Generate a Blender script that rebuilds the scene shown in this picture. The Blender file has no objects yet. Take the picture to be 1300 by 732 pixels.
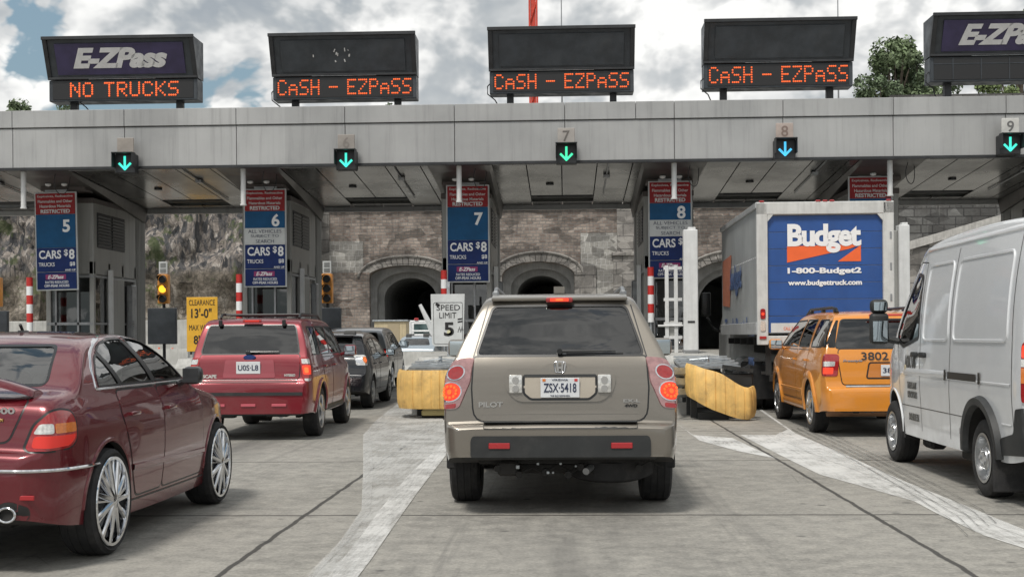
import bpy, bmesh, math, random
import numpy as np
from mathutils import Vector, Matrix
from mathutils.bvhtree import BVHTree

random.seed(7)
R = math.radians
SC = bpy.context.scene
COL = SC.collection

# ------------------------------------------------------------------ camera
F_PX, W_PX, HOR, CX = 1600.0, 1300.0, 425.0, 650.0
CAM_H = 1.42
YAW = math.atan(68.0 / F_PX)
ROLL = 0.0075
cam_d = bpy.data.cameras.new('camera')
cam = bpy.data.objects.new('camera', cam_d)
COL.objects.link(cam)
cam_d.sensor_width = 36.0
cam_d.lens = 36.0 * F_PX / W_PX
cam_d.shift_y = (HOR - 366.0) / W_PX
cam_d.clip_start = 0.1
cam_d.clip_end = 3000
CAMM = (Matrix.Translation((0, 0, CAM_H)) @ Matrix.Rotation(YAW, 4, 'Z')
                    @ Matrix.Rotation(math.pi / 2, 4, 'X') @ Matrix.Rotation(-ROLL, 4, 'Z'))
cam.matrix_world = CAMM
SC.camera = cam


def ray(px, py):
    u, v = (px - CX) / F_PX, -(py - HOR) / F_PX
    return CAMM.to_3x3() @ Vector((u, v, -1.0))


def pt(px, py, Y):
    """world x, z of the point seen at photo pixel (px, py) when it stands at distance Y"""
    d = ray(px, py)
    t = Y / d.y
    return d.x * t, CAM_H + d.z * t


def gnd(px, py, z=0.0):
    d = ray(px, py)
    t = (z - CAM_H) / d.z
    return d.x * t, d.y * t


# ------------------------------------------------------------------ light
SUN_EL, SUN_AZ = R(58), R(205)      # azimuth from +Y towards +X : behind the camera, a little to the left
SC.view_settings.view_transform = 'Standard'
SC.view_settings.look = 'None'
SC.view_settings.gamma = 1
SC.view_settings.exposure = 0.62
sun_d = bpy.data.lights.new('sun', 'SUN')
sun_d.energy = 1.9
sun_d.angle = R(11)
sun_d.color = (1.0, 0.95, 0.88)
sun = bpy.data.objects.new('sun', sun_d)
COL.objects.link(sun)
sd = Vector((math.sin(SUN_AZ) * math.cos(SUN_EL), math.cos(SUN_AZ) * math.cos(SUN_EL), math.sin(SUN_EL)))
sun.rotation_euler = sd.to_track_quat('Z', 'Y').to_euler()
sun.location = sd * 60

world = bpy.data.worlds.new('World')
SC.world = world
world.use_nodes = True


class NT:
    """tiny node-tree builder"""
    def __init__(s, tree):
        s.t = tree
        s.n = tree.nodes
        s.l = tree.links

    def new(s, typ, **kw):
        n = s.n.new(typ)
        for k, v in kw.items():
            if k.startswith('i_'):
                key = k[2:]
                key = int(key) if key.isdigit() else key.replace('_', ' ')
                s.set(n.inputs[key], v)
            else:
                setattr(n, k, v)
        return n

    def set(s, inp, v):
        if isinstance(v, bpy.types.NodeSocket):
            s.l.new(v, inp)
        elif isinstance(v, bpy.types.Node):
            s.l.new(v.outputs[0], inp)
        else:
            if hasattr(inp, 'default_value') and hasattr(inp.default_value, '__len__') and not hasattr(v, '__len__'):
                v = (v,) * len(inp.default_value)
            if hasattr(v, '__len__') and len(v) == 3 and len(inp.default_value) == 4:
                v = (*v, 1)
            inp.default_value = v

    def math(s, op, a, b=0.0, c=None, clamp=False):
        n = s.new('ShaderNodeMath', operation=op, use_clamp=clamp)
        s.set(n.inputs[0], a)
        s.set(n.inputs[1], b)
        if c is not None:
            s.set(n.inputs[2], c)
        return n.outputs[0]

    def noise(s, vec, scale, detail=4, rough=0.55, dist=0.0, out=0):
        n = s.new('ShaderNodeTexNoise', i_Scale=scale, i_Detail=detail, i_Roughness=rough, i_Distortion=dist)
        if vec is not None:
            s.l.new(vec, n.inputs['Vector'])
        return n.outputs[out]

    def map(s, vec, loc=(0, 0, 0), rot=(0, 0, 0), scale=(1, 1, 1)):
        n = s.new('ShaderNodeMapping')
        s.l.new(vec, n.inputs[0])
        n.inputs[1].default_value = loc
        n.inputs[2].default_value = rot
        n.inputs[3].default_value = scale
        return n.outputs[0]

    def ramp(s, fac, stops, interp='LINEAR'):
        n = s.new('ShaderNodeValToRGB')
        s.set(n.inputs[0], fac)
        r = n.color_ramp
        r.interpolation = interp
        while len(r.elements) > 1:
            r.elements.remove(r.elements[0])
        first = True
        for p, c in stops:
            if not hasattr(c, '__len__'):
                c = (c, c, c)
            e = r.elements[0] if first else r.elements.new(p)
            e.position = p
            e.color = (*c[:3], 1)
            first = False
        return n.outputs[0]

    def mix(s, fac, a, b, blend='MIX'):
        n = s.new('ShaderNodeMix', data_type='RGBA', blend_type=blend)
        s.set(n.inputs[0], fac)
        s.set(n.inputs[6], a)
        s.set(n.inputs[7], b)
        return n.outputs[2]

    def smooth(s, v, a, b, lo=0.0, hi=1.0):
        n = s.new('ShaderNodeMapRange', interpolation_type='SMOOTHSTEP')
        s.set(n.inputs[0], v)
        n.inputs[1].default_value = a
        n.inputs[2].default_value = b
        n.inputs[3].default_value = lo
        n.inputs[4].default_value = hi
        return n.outputs[0]


CLO, CHI = 0.510, 0.530
OFF = (5.3, 1.7, 3.1)


def build_world():
    w = NT(world.node_tree)
    w.n.clear()
    out = w.new('ShaderNodeOutputWorld')
    sky = w.new('ShaderNodeTexSky', sky_type='NISHITA')
    sky.sun_disc = False
    sky.sun_elevation = SUN_EL
    sky.sun_rotation = SUN_AZ
    sky.air_density = 1.5
    sky.dust_density = 2.0
    bg = w.new('ShaderNodeBackground')
    w.l.new(sky.outputs[0], bg.inputs[0])
    bg.inputs[1].default_value = 0.085
    tc = w.new('ShaderNodeTexCoord')
    d = tc.outputs['Generated']
    sep = w.new('ShaderNodeSeparateXYZ')
    w.l.new(d, sep.inputs[0])
    # cumulus: rounded billows from a fractal cell pattern, grouped by a broad noise
    def field(off, fine=True):
        v = w.map(d, loc=off, scale=(1.0, 1.0, 1.35))
        warp = w.new('ShaderNodeVectorMath', operation='SCALE')
        wn = w.noise(v, 7.0, 4, 0.55, out=1)
        w.l.new(wn, warp.inputs[0])
        warp.inputs['Scale'].default_value = 0.07
        add = w.new('ShaderNodeVectorMath', operation='ADD')
        w.l.new(v, add.inputs[0])
        w.l.new(warp.outputs[0], add.inputs[1])
        vo = w.new('ShaderNodeTexVoronoi', feature='F1', i_Scale=11.0, i_Detail=4.0, i_Roughness=0.55)
        vo.normalize = True
        w.l.new(add.outputs[0], vo.inputs['Vector'])
        big = w.noise(v, 3.3, 3, 0.5)
        bil = w.math('SUBTRACT', 1.0, vo.outputs['Distance'])
        return w.math('ADD', w.math('MULTIPLY', big, 0.6), w.math('MULTIPLY', bil, 0.4)), bil
    f0, b0 = field(OFF)
    f1, b1 = field((OFF[0] - 0.010, OFF[1] - 0.006, OFF[2] + 0.022))     # sample nearer the sun for relief
    dens = w.smooth(f0, CLO, CHI)
    relief = w.smooth(w.math('SUBTRACT', b0, b1), -0.10, 0.09)
    soft = w.noise(w.map(d, scale=(1, 1, 1.8)), 5.0, 5, 0.55)
    edge = w.smooth(f0, 0.50, 0.60)
    shade = w.math('ADD', w.math('MULTIPLY', relief, 0.55), w.math('MULTIPLY', w.smooth(soft, 0.34, 0.64), 0.50))
    shade = w.math('SUBTRACT', w.math('ADD', shade, 0.12), w.math('MULTIPLY', edge, 0.22))
    ccol = w.ramp(shade, [(0.0, (0.38, 0.42, 0.46)), (0.22, (0.50, 0.53, 0.55)), (0.48, (0.74, 0.75, 0.75)), (0.74, (1.0, 1.0, 0.98))])
    bgc = w.new('ShaderNodeBackground')
    w.l.new(ccol, bgc.inputs[0])
    bgc.inputs[1].default_value = 0.66
    # thin veil over the open sky
    veil = w.new('ShaderNodeBackground', i_Color=(0.24, 0.36, 0.45), i_Strength=0.60)
    m0 = w.new('ShaderNodeMixShader')
    m0.inputs[0].default_value = 0.72
    w.l.new(bg.outputs[0], m0.inputs[1])
    w.l.new(veil.outputs[0], m0.inputs[2])
    m = w.new('ShaderNodeMixShader')
    w.l.new(dens, m.inputs[0])
    w.l.new(m0.outputs[0], m.inputs[1])
    w.l.new(bgc.outputs[0], m.inputs[2])
    # below the horizon plain sky colour
    w.l.new(m.outputs[0], out.inputs[0])


build_world()

# ------------------------------------------------------------------ materials
MATS = {}


def pmat(name, color, rough=0.5, metal=0.0, var=0.0, vscale=4.0, bump=0.0, bscale=30.0, dirt=0.0,
         dirt_col=(0.05, 0.045, 0.04), coat=0.0, spec=0.5, emit=None, estr=0.0, streak=0.0, rvar=0.0):
    if name in MATS:
        return MATS[name]
    m = bpy.data.materials.new(name)
    m.use_nodes = True
    t = NT(m.node_tree)
    b = t.n['Principled BSDF']
    tc = t.new('ShaderNodeTexCoord').outputs['Object']
    col = None
    if var > 0:
        nz = t.noise(tc, vscale, 5, 0.6)
        col = t.mix(t.smooth(nz, 0.3, 0.7), tuple(c * (1 - var) for c in color), tuple(min(1, c * (1 + var)) for c in color))
    if streak > 0:
        ns = t.noise(t.map(tc, scale=(6, 6, 0.35)), 2.2, 5, 0.65)
        col = t.mix(t.smooth(ns, 0.42, 0.75, 0, streak), col if col is not None else color, tuple(c * 0.45 for c in color))
    if dirt > 0:
        nd = t.noise(tc, vscale * 0.7, 6, 0.7)
        col = t.mix(t.smooth(nd, 0.45, 0.75, 0, dirt), col if col is not None else color, dirt_col)
    if col is None:
        b.inputs['Base Color'].default_value = (*color, 1)
    else:
        t.l.new(col, b.inputs['Base Color'])
    if rvar > 0:
        t.l.new(t.smooth(t.noise(tc, vscale * 1.7, 4, 0.6), 0.3, 0.7, max(0.02, rough - rvar), min(1, rough + rvar)), b.inputs['Roughness'])
    else:
        b.inputs['Roughness'].default_value = rough
    b.inputs['Metallic'].default_value = metal
    b.inputs['Specular IOR Level'].default_value = spec
    b.inputs['Coat Weight'].default_value = coat
    b.inputs['Coat Roughness'].default_value = 0.04
    if emit:
        b.inputs['Emission Color'].default_value = (*emit, 1)
        b.inputs['Emission Strength'].default_value = estr
    if bump > 0:
        bp = t.new('ShaderNodeBump', i_Strength=bump, i_Distance=0.01)
        t.l.new(t.noise(tc, bscale, 4, 0.6), bp.inputs['Height'])
        t.l.new(bp.outputs[0], b.inputs['Normal'])
    MATS[name] = m
    return m


def paint(name, color, metal=0.35, rough=0.38, grime=0.25):
    """car paint: flakes under clear coat, road film low on the body"""
    if name in MATS:
        return MATS[name]
    m = bpy.data.materials.new(name)
    m.use_nodes = True
    t = NT(m.node_tree)
    b = t.n['Principled BSDF']
    tc = t.new('ShaderNodeTexCoord').outputs['Object']
    fl = t.noise(tc, 900, 1, 0.5)
    c1 = t.mix(t.smooth(fl, 0.35, 0.65), tuple(c * 0.86 for c in color), tuple(min(1, c * 1.14) for c in color))
    sep = t.new('ShaderNodeSeparateXYZ')
    t.l.new(tc, sep.inputs[0])
    low = t.smooth(sep.outputs[2], 0.95, 0.15)
    dn = t.smooth(t.noise(tc, 3.2, 6, 0.65), 0.35, 0.75)
    gm = t.math('MULTIPLY', t.math('MULTIPLY', low, dn), grime)
    gm = t.math('ADD', gm, t.math('MULTIPLY', dn, 0.05))
    c2 = t.mix(gm, c1, (0.17, 0.15, 0.13))
    t.l.new(c2, b.inputs['Base Color'])
    b.inputs['Metallic'].default_value = metal
    t.l.new(t.math('ADD', t.math('MULTIPLY', gm, 0.5), rough), b.inputs['Roughness'])
    b.inputs['Coat Weight'].default_value = 0.9
    t.l.new(t.math('ADD', t.math('MULTIPLY', gm, 0.4), 0.03), b.inputs['Coat Roughness'])
    bp = t.new('ShaderNodeBump', i_Strength=0.04, i_Distance=0.01)
    t.l.new(t.noise(tc, 4.0, 2, 0.5), bp.inputs['Height'])
    t.l.new(bp.outputs[0], b.inputs['Coat Normal'])
    MATS[name] = m
    return m


def glass(name, tint=(0.05, 0.06, 0.06), rough=0.0):
    if name in MATS:
        return MATS[name]
    m = bpy.data.materials.new(name)
    m.use_nodes = True
    t = NT(m.node_tree)
    t.n.clear()
    out = t.new('ShaderNodeOutputMaterial')
    tr = t.new('ShaderNodeBsdfTransparent', i_Color=tint)
    gl = t.new('ShaderNodeBsdfGlossy', i_Color=(1, 1, 1), i_Roughness=rough)
    fr = t.new('ShaderNodeFresnel', i_IOR=1.55)
    tc = t.new('ShaderNodeTexCoord').outputs['Object']
    bp = t.new('ShaderNodeBump', i_Strength=0.05, i_Distance=0.01)
    t.l.new(t.noise(tc, 3.0, 2, 0.5), bp.inputs['Height'])
    t.l.new(bp.outputs[0], gl.inputs['Normal'])
    # a light film of dust
    df = t.new('ShaderNodeBsdfDiffuse', i_Color=(0.25, 0.25, 0.24))
    mx0 = t.new('ShaderNodeMixShader')
    t.l.new(t.smooth(t.noise(tc, 2.5, 5, 0.6), 0.4, 0.8, 0.005, 0.05), mx0.inputs[0])
    t.l.new(tr.outputs[0], mx0.inputs[1])
    t.l.new(df.outputs[0], mx0.inputs[2])
    mx = t.new('ShaderNodeMixShader')
    f2 = t.math('ADD', t.math('MULTIPLY', fr.outputs[0], 1.5), 0.03, clamp=True)
    t.l.new(f2, mx.inputs[0])
    t.l.new(mx0.outputs[0], mx.inputs[1])
    t.l.new(gl.outputs[0], mx.inputs[2])
    t.l.new(mx.outputs[0], out.inputs[0])
    MATS[name] = m
    return m


def M(n):
    return MATS[n]


pmat('black_plastic', (0.018, 0.02, 0.021), 0.55, var=0.2, bump=0.15, bscale=160, dirt=0.25, dirt_col=(0.10, 0.095, 0.09))
pmat('dark_trim', (0.012, 0.013, 0.014), 0.35)
pmat('rubber', (0.016, 0.016, 0.017), 0.8, var=0.25, vscale=9, bump=0.3, bscale=90, dirt=0.45, dirt_col=(0.075, 0.07, 0.065))
pmat('chrome', (0.66, 0.67, 0.69), 0.07, 1.0)
pmat('alloy', (0.52, 0.53, 0.54), 0.28, 0.9, var=0.1, dirt=0.35, dirt_col=(0.10, 0.09, 0.08))
pmat('steel_grey', (0.32, 0.33, 0.34), 0.45, 0.7, var=0.15, dirt=0.35)
pmat('underbody', (0.02, 0.019, 0.018), 0.8, var=0.4, bump=0.3)
pmat('interior', (0.03, 0.03, 0.031), 0.7, var=0.2)
pmat('seat_grey', (0.09, 0.09, 0.088), 0.8, var=0.15)
pmat('seat_tan', (0.30, 0.26, 0.20), 0.75, var=0.15)
pmat('red_lens', (0.30, 0.012, 0.014), 0.12, coat=1.0, var=0.12, vscale=50)
pmat('pink_lens', (0.36, 0.20, 0.20), 0.1, 0.35, coat=1.0, var=0.14, vscale=30)
pmat('red_reflector', (0.35, 0.015, 0.02), 0.2, coat=0.6)
pmat('clear_lens', (0.62, 0.62, 0.60), 0.1, 0.35, coat=1.0, var=0.25, vscale=45)
pmat('amber_lens', (0.62, 0.17, 0.02), 0.15, coat=1.0, var=0.12, vscale=50)
pmat('brake_glow', (0.6, 0.05, 0.02), 0.3, emit=(1.0, 0.05, 0.02), estr=0.40)
pmat('brake_core', (0.7, 0.15, 0.04), 0.3, emit=(1.0, 0.10, 0.02), estr=0.60)
pmat('brake_dim', (0.5, 0.03, 0.02), 0.3, emit=(1.0, 0.03, 0.02), estr=0.12)
pmat('plate_white', (0.62, 0.64, 0.66), 0.4, var=0.05)
pmat('plate_ink', (0.02, 0.03, 0.07), 0.5)
pmat('plate_red', (0.5, 0.04, 0.04), 0.5)
pmat('white_paint', (0.66, 0.67, 0.67), 0.45, var=0.06, dirt=0.18, dirt_col=(0.30, 0.28, 0.26), streak=0.25)
pmat('white_vinyl', (0.78, 0.79, 0.80), 0.45)
pmat('black_ink', (0.015, 0.015, 0.016), 0.5)
pmat('galvanised', (0.42, 0.45, 0.47), 0.4, 0.75, var=0.22, vscale=7, dirt=0.35, rvar=0.12)
pmat('sign_back', (0.28, 0.29, 0.29), 0.5, 0.6, var=0.1)
glass('tinted_glass', (0.035, 0.04, 0.043))
glass('mid_glass', (0.20, 0.24, 0.24))
glass('clear_glass', (0.78, 0.86, 0.83))

# ------------------------------------------------------------------ object helpers


def link(o, parent=None):
    COL.objects.link(o)
    if parent is not None:
        o.parent = parent
    return o


def tag(o, label=None, cat=None, group=None, kind=None):
    if label:
        o['label'] = label
    if cat:
        o['category'] = cat
    if group:
        o['group'] = group
    if kind:
        o['kind'] = kind
    return o


def thing(name, label, cat, loc=(0, 0, 0), rz=0.0, group=None):
    o = bpy.data.objects.new(name, None)
    o.empty_display_size = 0.2
    link(o)
    o.location = loc
    o.rotation_euler = (0, 0, rz)
    return tag(o, label, cat, group)


def copy_tree(o, parent=None):
    c = o.copy()
    COL.objects.link(c)
    if parent is not None:
        c.parent = parent
    for ch in list(o.children):
        copy_tree(ch, c)
    return c


def finish(me, angle=35):
    for p in me.polygons:
        p.use_smooth = True
    me.set_sharp_from_angle(angle=R(angle))


def mesh_obj(name, me, mat, parent=None, smooth=35):
    if mat is not None and len(me.materials) == 0:
        for m in (mat if isinstance(mat, (list, tuple)) else [mat]):
            me.materials.append(m)
    if smooth:
        finish(me, smooth)
    return link(bpy.data.objects.new(name, me), parent)


class MB:
    """collects shapes, then links them as ONE mesh object"""
    def __init__(s):
        s.bm = bmesh.new()

    def _xf(s, vs, mtx):
        if mtx is not None:
            bmesh.ops.transform(s.bm, matrix=mtx, verts=vs)

    def box(s, c, size, bevel=0.0, rot=None, seg=1):
        r = bmesh.ops.create_cube(s.bm, size=1.0)
        vs = r['verts']
        bmesh.ops.scale(s.bm, vec=size, verts=vs)
        if bevel > 0:
            es = list({e for v in vs for e in v.link_edges})
            rb = bmesh.ops.bevel(s.bm, geom=es, offset=bevel, segments=seg, affect='EDGES', profile=0.5)
            vs = list({v for f in rb['faces'] for v in f.verts} | {v for v in vs if v.is_valid})
            more = set(vs)
            for v in vs:
                for e in v.link_edges:
                    more.add(e.other_vert(v))
            vs = list(more)
        m = Matrix.Translation(c)
        if rot is not None:
            m = m @ (rot if isinstance(rot, Matrix) else Matrix.Rotation(rot[1], 4, rot[0]))
        s._xf(vs, m)
        return s

    def cyl(s, p0, p1, r0, r1=None, n=16, caps=True):
        p0, p1 = Vector(p0), Vector(p1)
        r1 = r0 if r1 is None else r1
        d = p1 - p0
        q = d.to_track_quat('Z', 'Y').to_matrix().to_4x4()
        bmesh.ops.create_cone(s.bm, cap_ends=caps, cap_tris=False, segments=n, radius1=r0, radius2=r1,
                              depth=d.length, matrix=Matrix.Translation((p0 + p1) / 2) @ q)
        return s

    def tube(s, pts, r, n=8, closed=False):
        pts = [Vector(p) for p in pts]
        rings = []
        N = len(pts)
        up = Vector((0, 0, 1))
        for i, p in enumerate(pts):
            a = pts[i - 1] if (i > 0 or closed) else pts[0]
            b = pts[(i + 1) % N] if (i < N - 1 or closed) else pts[-1]
            t = (b - a).normalized()
            x = t.cross(up)
            if x.length < 1e-3:
                x = t.cross(Vector((0, 1, 0)))
            x.normalize()
            y = t.cross(x)
            rr = r[i] if hasattr(r, '__len__') else r
            rings.append([s.bm.verts.new(p + (x * math.cos(k * 2 * math.pi / n) + y * math.sin(k * 2 * math.pi / n)) * rr) for k in range(n)])
        for i in range(N if closed else N - 1):
            A, B = rings[i], rings[(i + 1) % N]
            for k in range(n):
                s.bm.faces.new((A[k], A[(k + 1) % n], B[(k + 1) % n], B[k]))
        if not closed:
            s.bm.faces.new(rings[0][::-1])
            s.bm.faces.new(rings[-1])
        return s

    def lathe(s, prof, n=40, mtx=None, closed=False):
        """prof: list of (radius, height) around local Z"""
        rings = []
        for (r, h) in prof:
            if r < 1e-5:
                rings.append([s.bm.verts.new((0, 0, h))])
            else:
                rings.append([s.bm.verts.new((r * math.cos(2 * math.pi * k / n), r * math.sin(2 * math.pi * k / n), h)) for k in range(n)])
        seq = list(zip(rings[:-1], rings[1:]))
        if closed:
            seq.append((rings[-1], rings[0]))
        for A, B in seq:
            for k in range(n):
                a = [A[0]] if len(A) == 1 else [A[k], A[(k + 1) % n]]
                b = [B[0]] if len(B) == 1 else [B[(k + 1) % n], B[k]]
                if len(a) + len(b) >= 3:
                    s.bm.faces.new(a + b)
        s._xf([v for r_ in rings for v in r_], mtx)
        return s

    def prism(s, poly, h0, h1, axis='Z', mtx=None):
        """extrude polygon; axis X: poly=(y,z), Y: poly=(x,z), Z: poly=(x,y)"""
        def P(u, v, h):
            return {'Z': (u, v, h), 'Y': (u, h, v), 'X': (h, u, v)}[axis]
        A = [s.bm.verts.new(P(u, v, h0)) for u, v in poly]
        B = [s.bm.verts.new(P(u, v, h1)) for u, v in poly]
        n = len(poly)
        s.bm.faces.new(A[::-1])
        s.bm.faces.new(B)
        for i in range(n):
            s.bm.faces.new((A[i], A[(i + 1) % n], B[(i + 1) % n], B[i]))
        s._xf(A + B, mtx)
        return s

    def quad(s, a, b, c, d):
        s.bm.faces.new([s.bm.verts.new(p) for p in (a, b, c, d)])
        return s

    def mesh(s, name):
        bmesh.ops.recalc_face_normals(s.bm, faces=s.bm.faces[:])
        me = bpy.data.meshes.new(name)
        s.bm.to_mesh(me)
        s.bm.free()
        return me

    def build(s, name, mat, parent=None, smooth=35):
        return mesh_obj(name, s.mesh(name), mat, parent, smooth)


def chaikin(P, it=2, closed=False):
    P = [tuple(p) for p in P]
    for _ in range(it):
        Q = [] if closed else [P[0]]
        n = len(P)
        for i in range(n if closed else n - 1):
            a, b = P[i], P[(i + 1) % n]
            Q.append(tuple(0.75 * x + 0.25 * y for x, y in zip(a, b)))
            Q.append(tuple(0.25 * x + 0.75 * y for x, y in zip(a, b)))
        if not closed:
            Q.append(P[-1])
        P = Q
    return P


def fillet(poly, r, n=4):
    """round the corners of a closed polygon; r number or list"""
    out = []
    N = len(poly)
    for i in range(N):
        p = Vector(poly[i]); a = Vector(poly[i - 1]); b = Vector(poly[(i + 1) % N])
        ri = r[i] if hasattr(r, '__len__') else r
        da, db = (a - p), (b - p)
        k = min(ri, da.length * 0.45, db.length * 0.45)
        if k < 1e-4:
            out.append(tuple(p)); continue
        p0 = p + da.normalized() * k
        p1 = p + db.normalized() * k
        for j in range(n + 1):
            t = j / n
            q = p0 * (1 - t) ** 2 + p * 2 * t * (1 - t) + p1 * t * t
            out.append((q.x, q.y))
    return out


FONT_CACHE = {}


def text_mesh(s, width=None, height=0.2, bold=0.0, shear=0.0, depth=0.004, spacing=1.0, align='CENTER', line=1.0):
    cu = bpy.data.curves.new('lettering', 'FONT')
    cu.body = s
    cu.size = 1.0
    cu.offset = bold
    cu.shear = shear
    cu.align_x = align
    cu.align_y = 'CENTER'
    cu.space_character = spacing
    cu.space_line = line
    cu.extrude = 0.5
    cu.resolution_u = 4
    o = bpy.data.objects.new('lettering', cu)
    COL.objects.link(o)
    dg = bpy.context.evaluated_depsgraph_get()
    me = bpy.data.meshes.new_from_object(o.evaluated_get(dg))
    bpy.data.objects.remove(o)
    bpy.data.curves.remove(cu)
    n = len(me.vertices)
    co = np.empty(n * 3, 'f'); me.vertices.foreach_get('co', co)
    co = co.reshape(-1, 3)
    lo, hi = co.min(0), co.max(0)
    sy = height / (hi[1] - lo[1])
    sx = sy if width is None else width / (hi[0] - lo[0])
    co[:, 0] = (co[:, 0] - ((lo[0] + hi[0]) / 2 if align == 'CENTER' else lo[0])) * sx
    co[:, 1] = (co[:, 1] - (lo[1] + hi[1]) / 2) * sy
    co[:, 2] = co[:, 2] * depth
    me.vertices.foreach_set('co', co.ravel())
    me.update()
    return me


def text(s, loc, mat, parent, facing='back', name='lettering', **kw):
    """facing 'back': reads from -Y ; 'left': reads from -X ; 'right': from +X"""
    me = text_mesh(s, **kw)
    me.materials.clear()
    me.materials.append(mat)
    o = link(bpy.data.objects.new(name, me), parent)
    o.location = loc
    o.rotation_euler = {'back': (R(90), 0, 0), 'left': (R(90), 0, R(-90)), 'right': (R(90), 0, R(90))}[facing]
    return o


def pchip(xs, ys):
    xs, ys = np.asarray(xs, float), np.asarray(ys, float)
    h = np.diff(xs); d = np.diff(ys) / h
    m = np.zeros_like(ys)
    if len(xs) > 2:
        for i in range(1, len(xs) - 1):
            if d[i - 1] * d[i] > 0:
                w1, w2 = 2 * h[i] + h[i - 1], h[i] + 2 * h[i - 1]
                m[i] = (w1 + w2) / (w1 / d[i - 1] + w2 / d[i])
    m[0], m[-1] = d[0], d[-1]

    def f(x):
        x = min(max(x, xs[0]), xs[-1])
        i = min(int(np.searchsorted(xs, x, 'right')) - 1, len(xs) - 2)
        t = (x - xs[i]) / h[i]
        return float(ys[i] * (1 + 2 * t) * (1 - t) ** 2 + h[i] * m[i] * t * (1 - t) ** 2 + ys[i + 1] * t * t * (3 - 2 * t) + h[i] * m[i + 1] * t * t * (t - 1))
    return f


# ================================================================== SETTING
def concrete_ground():
    m = bpy.data.materials.new('road_concrete')
    m.use_nodes = True
    t = NT(m.node_tree)
    b = t.n['Principled BSDF']
    tc = t.new('ShaderNodeTexCoord').outputs['Object']
    sep = t.new('ShaderNodeSeparateXYZ')
    t.l.new(tc, sep.inputs[0])
    wob = t.math('MULTIPLY', t.math('SUBTRACT', t.noise(tc, 2.5, 4, 0.6), 0.5), 0.05)
    x = t.math('ADD', sep.outputs[0], wob)
    y = t.math('ADD', sep.outputs[1], wob)
    sx = t.math('DIVIDE', t.math('ADD', x, 2.08 + 44.5), 4.45)
    sy = t.math('DIVIDE', t.math('ADD', y, -9.96 + 42.5 + 0.02), 4.25)
    ex = t.math('MULTIPLY', t.math('ABSOLUTE', t.math('SUBTRACT', sx, t.math('ROUND', sx))), 4.45)
    ey = t.math('MULTIPLY', t.math('ABSOLUTE', t.math('SUBTRACT', sy, t.math('ROUND', sy))), 4.25)
    jx = t.smooth(ex, 0.026, 0.013)
    jy = t.smooth(ey, 0.034, 0.012, 0, 0.95)
    joint = t.math('MAXIMUM', jx, jy)
    # slab tone
    cell = t.new('ShaderNodeCombineXYZ')
    t.l.new(t.math('FLOOR', sx), cell.inputs[0])
    t.l.new(t.math('FLOOR', sy), cell.inputs[1])
    wn = t.new('ShaderNodeTexWhiteNoise', noise_dimensions='2D')
    t.l.new(cell.outputs[0], wn.inputs[0])
    base = t.mix(wn.outputs[0], (0.25, 0.24, 0.215), (0.305, 0.292, 0.262))
    big = t.noise(tc, 0.7, 6, 0.65)
    base = t.mix(t.smooth(big, 0.35, 0.68, 0, 0.85), base, (0.185, 0.178, 0.16))
    med = t.noise(tc, 5.5, 6, 0.75)
    base = t.mix(t.smooth(med, 0.42, 0.66, 0, 0.7), base, (0.38, 0.362, 0.32))
    base = t.mix(t.smooth(med, 0.47, 0.28, 0, 0.75), base, (0.12, 0.113, 0.10))
    fine = t.noise(tc, 38, 5, 0.7)
    base = t.mix(t.smooth(fine, 0.3, 0.72), t.mix(0.28, base, (0.08, 0.08, 0.075)), t.mix(0.2, base, (0.5, 0.49, 0.45)))
    # dark wheel/oil band down each lane (oil drips have their place in the middle of the lane)
    lane = t.math('MULTIPLY', t.math('ABSOLUTE', t.math('SUBTRACT', t.math('SUBTRACT', sx, 0.5), t.math('ROUND', t.math('SUBTRACT', sx, 0.5)))), 4.45)
    stre = t.noise(t.map(tc, scale=(1.6, 0.14, 1)), 1.6, 5, 0.6)
    oil = t.math('MULTIPLY', t.smooth(lane, 0.9, 0.05), t.smooth(stre, 0.3, 0.75))
    base = t.mix(t.math('MULTIPLY', oil, 0.8), base, (0.10, 0.098, 0.092))
    # rubber streaks along the wheel paths
    wheel = t.math('MULTIPLY', t.smooth(t.math('ABSOLUTE', t.math('SUBTRACT', lane, 0.95)), 0.5, 0.1), t.smooth(t.noise(t.map(tc, scale=(5, 0.12, 1)), 2.2, 5, 0.65), 0.42, 0.75))
    base = t.mix(t.math('MULTIPLY', wheel, 0.5), base, (0.09, 0.088, 0.085))
    # small pocks and spots
    vor = t.new('ShaderNodeTexVoronoi', i_Scale=2.6, i_Randomness=1.0)
    t.l.new(tc, vor.inputs['Vector'])
    sp = t.math('MULTIPLY', t.smooth(vor.outputs['Distance'], 0.13, 0.05), t.smooth(t.noise(tc, 3, 2, 0.5), 0.46, 0.54))
    base = t.mix(t.math('MULTIPLY', sp, 0.7), base, (0.06, 0.06, 0.058))
    # hairline crazing
    vc = t.new('ShaderNodeTexVoronoi', feature='DISTANCE_TO_EDGE', i_Scale=0.55)
    t.l.new(t.map(tc, scale=(1, 0.8, 1)), vc.inputs['Vector'])
    crack = t.math('MULTIPLY', t.smooth(vc.outputs[0], 0.006, 0.0), t.smooth(t.noise(tc, 0.45, 3, 0.5), 0.55, 0.62))
    base = t.mix(t.math('MULTIPLY', crack, 0.35), base, (0.06, 0.06, 0.055))
    base = t.mix(t.math('MULTIPLY', joint, 0.92), base, (0.035, 0.033, 0.03))
    t.l.new(base, b.inputs['Base Color'])
    t.l.new(t.smooth(big, 0.3, 0.7, 0.72, 0.9), b.inputs['Roughness'])
    hgt = t.math('SUBTRACT', t.math('MULTIPLY', fine, 0.35), joint)
    bp = t.new('ShaderNodeBump', i_Strength=0.5, i_Distance=0.012)
    t.l.new(hgt, bp.inputs['Height'])
    t.l.new(bp.outputs[0], b.inputs['Normal'])
    g = MB()
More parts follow.
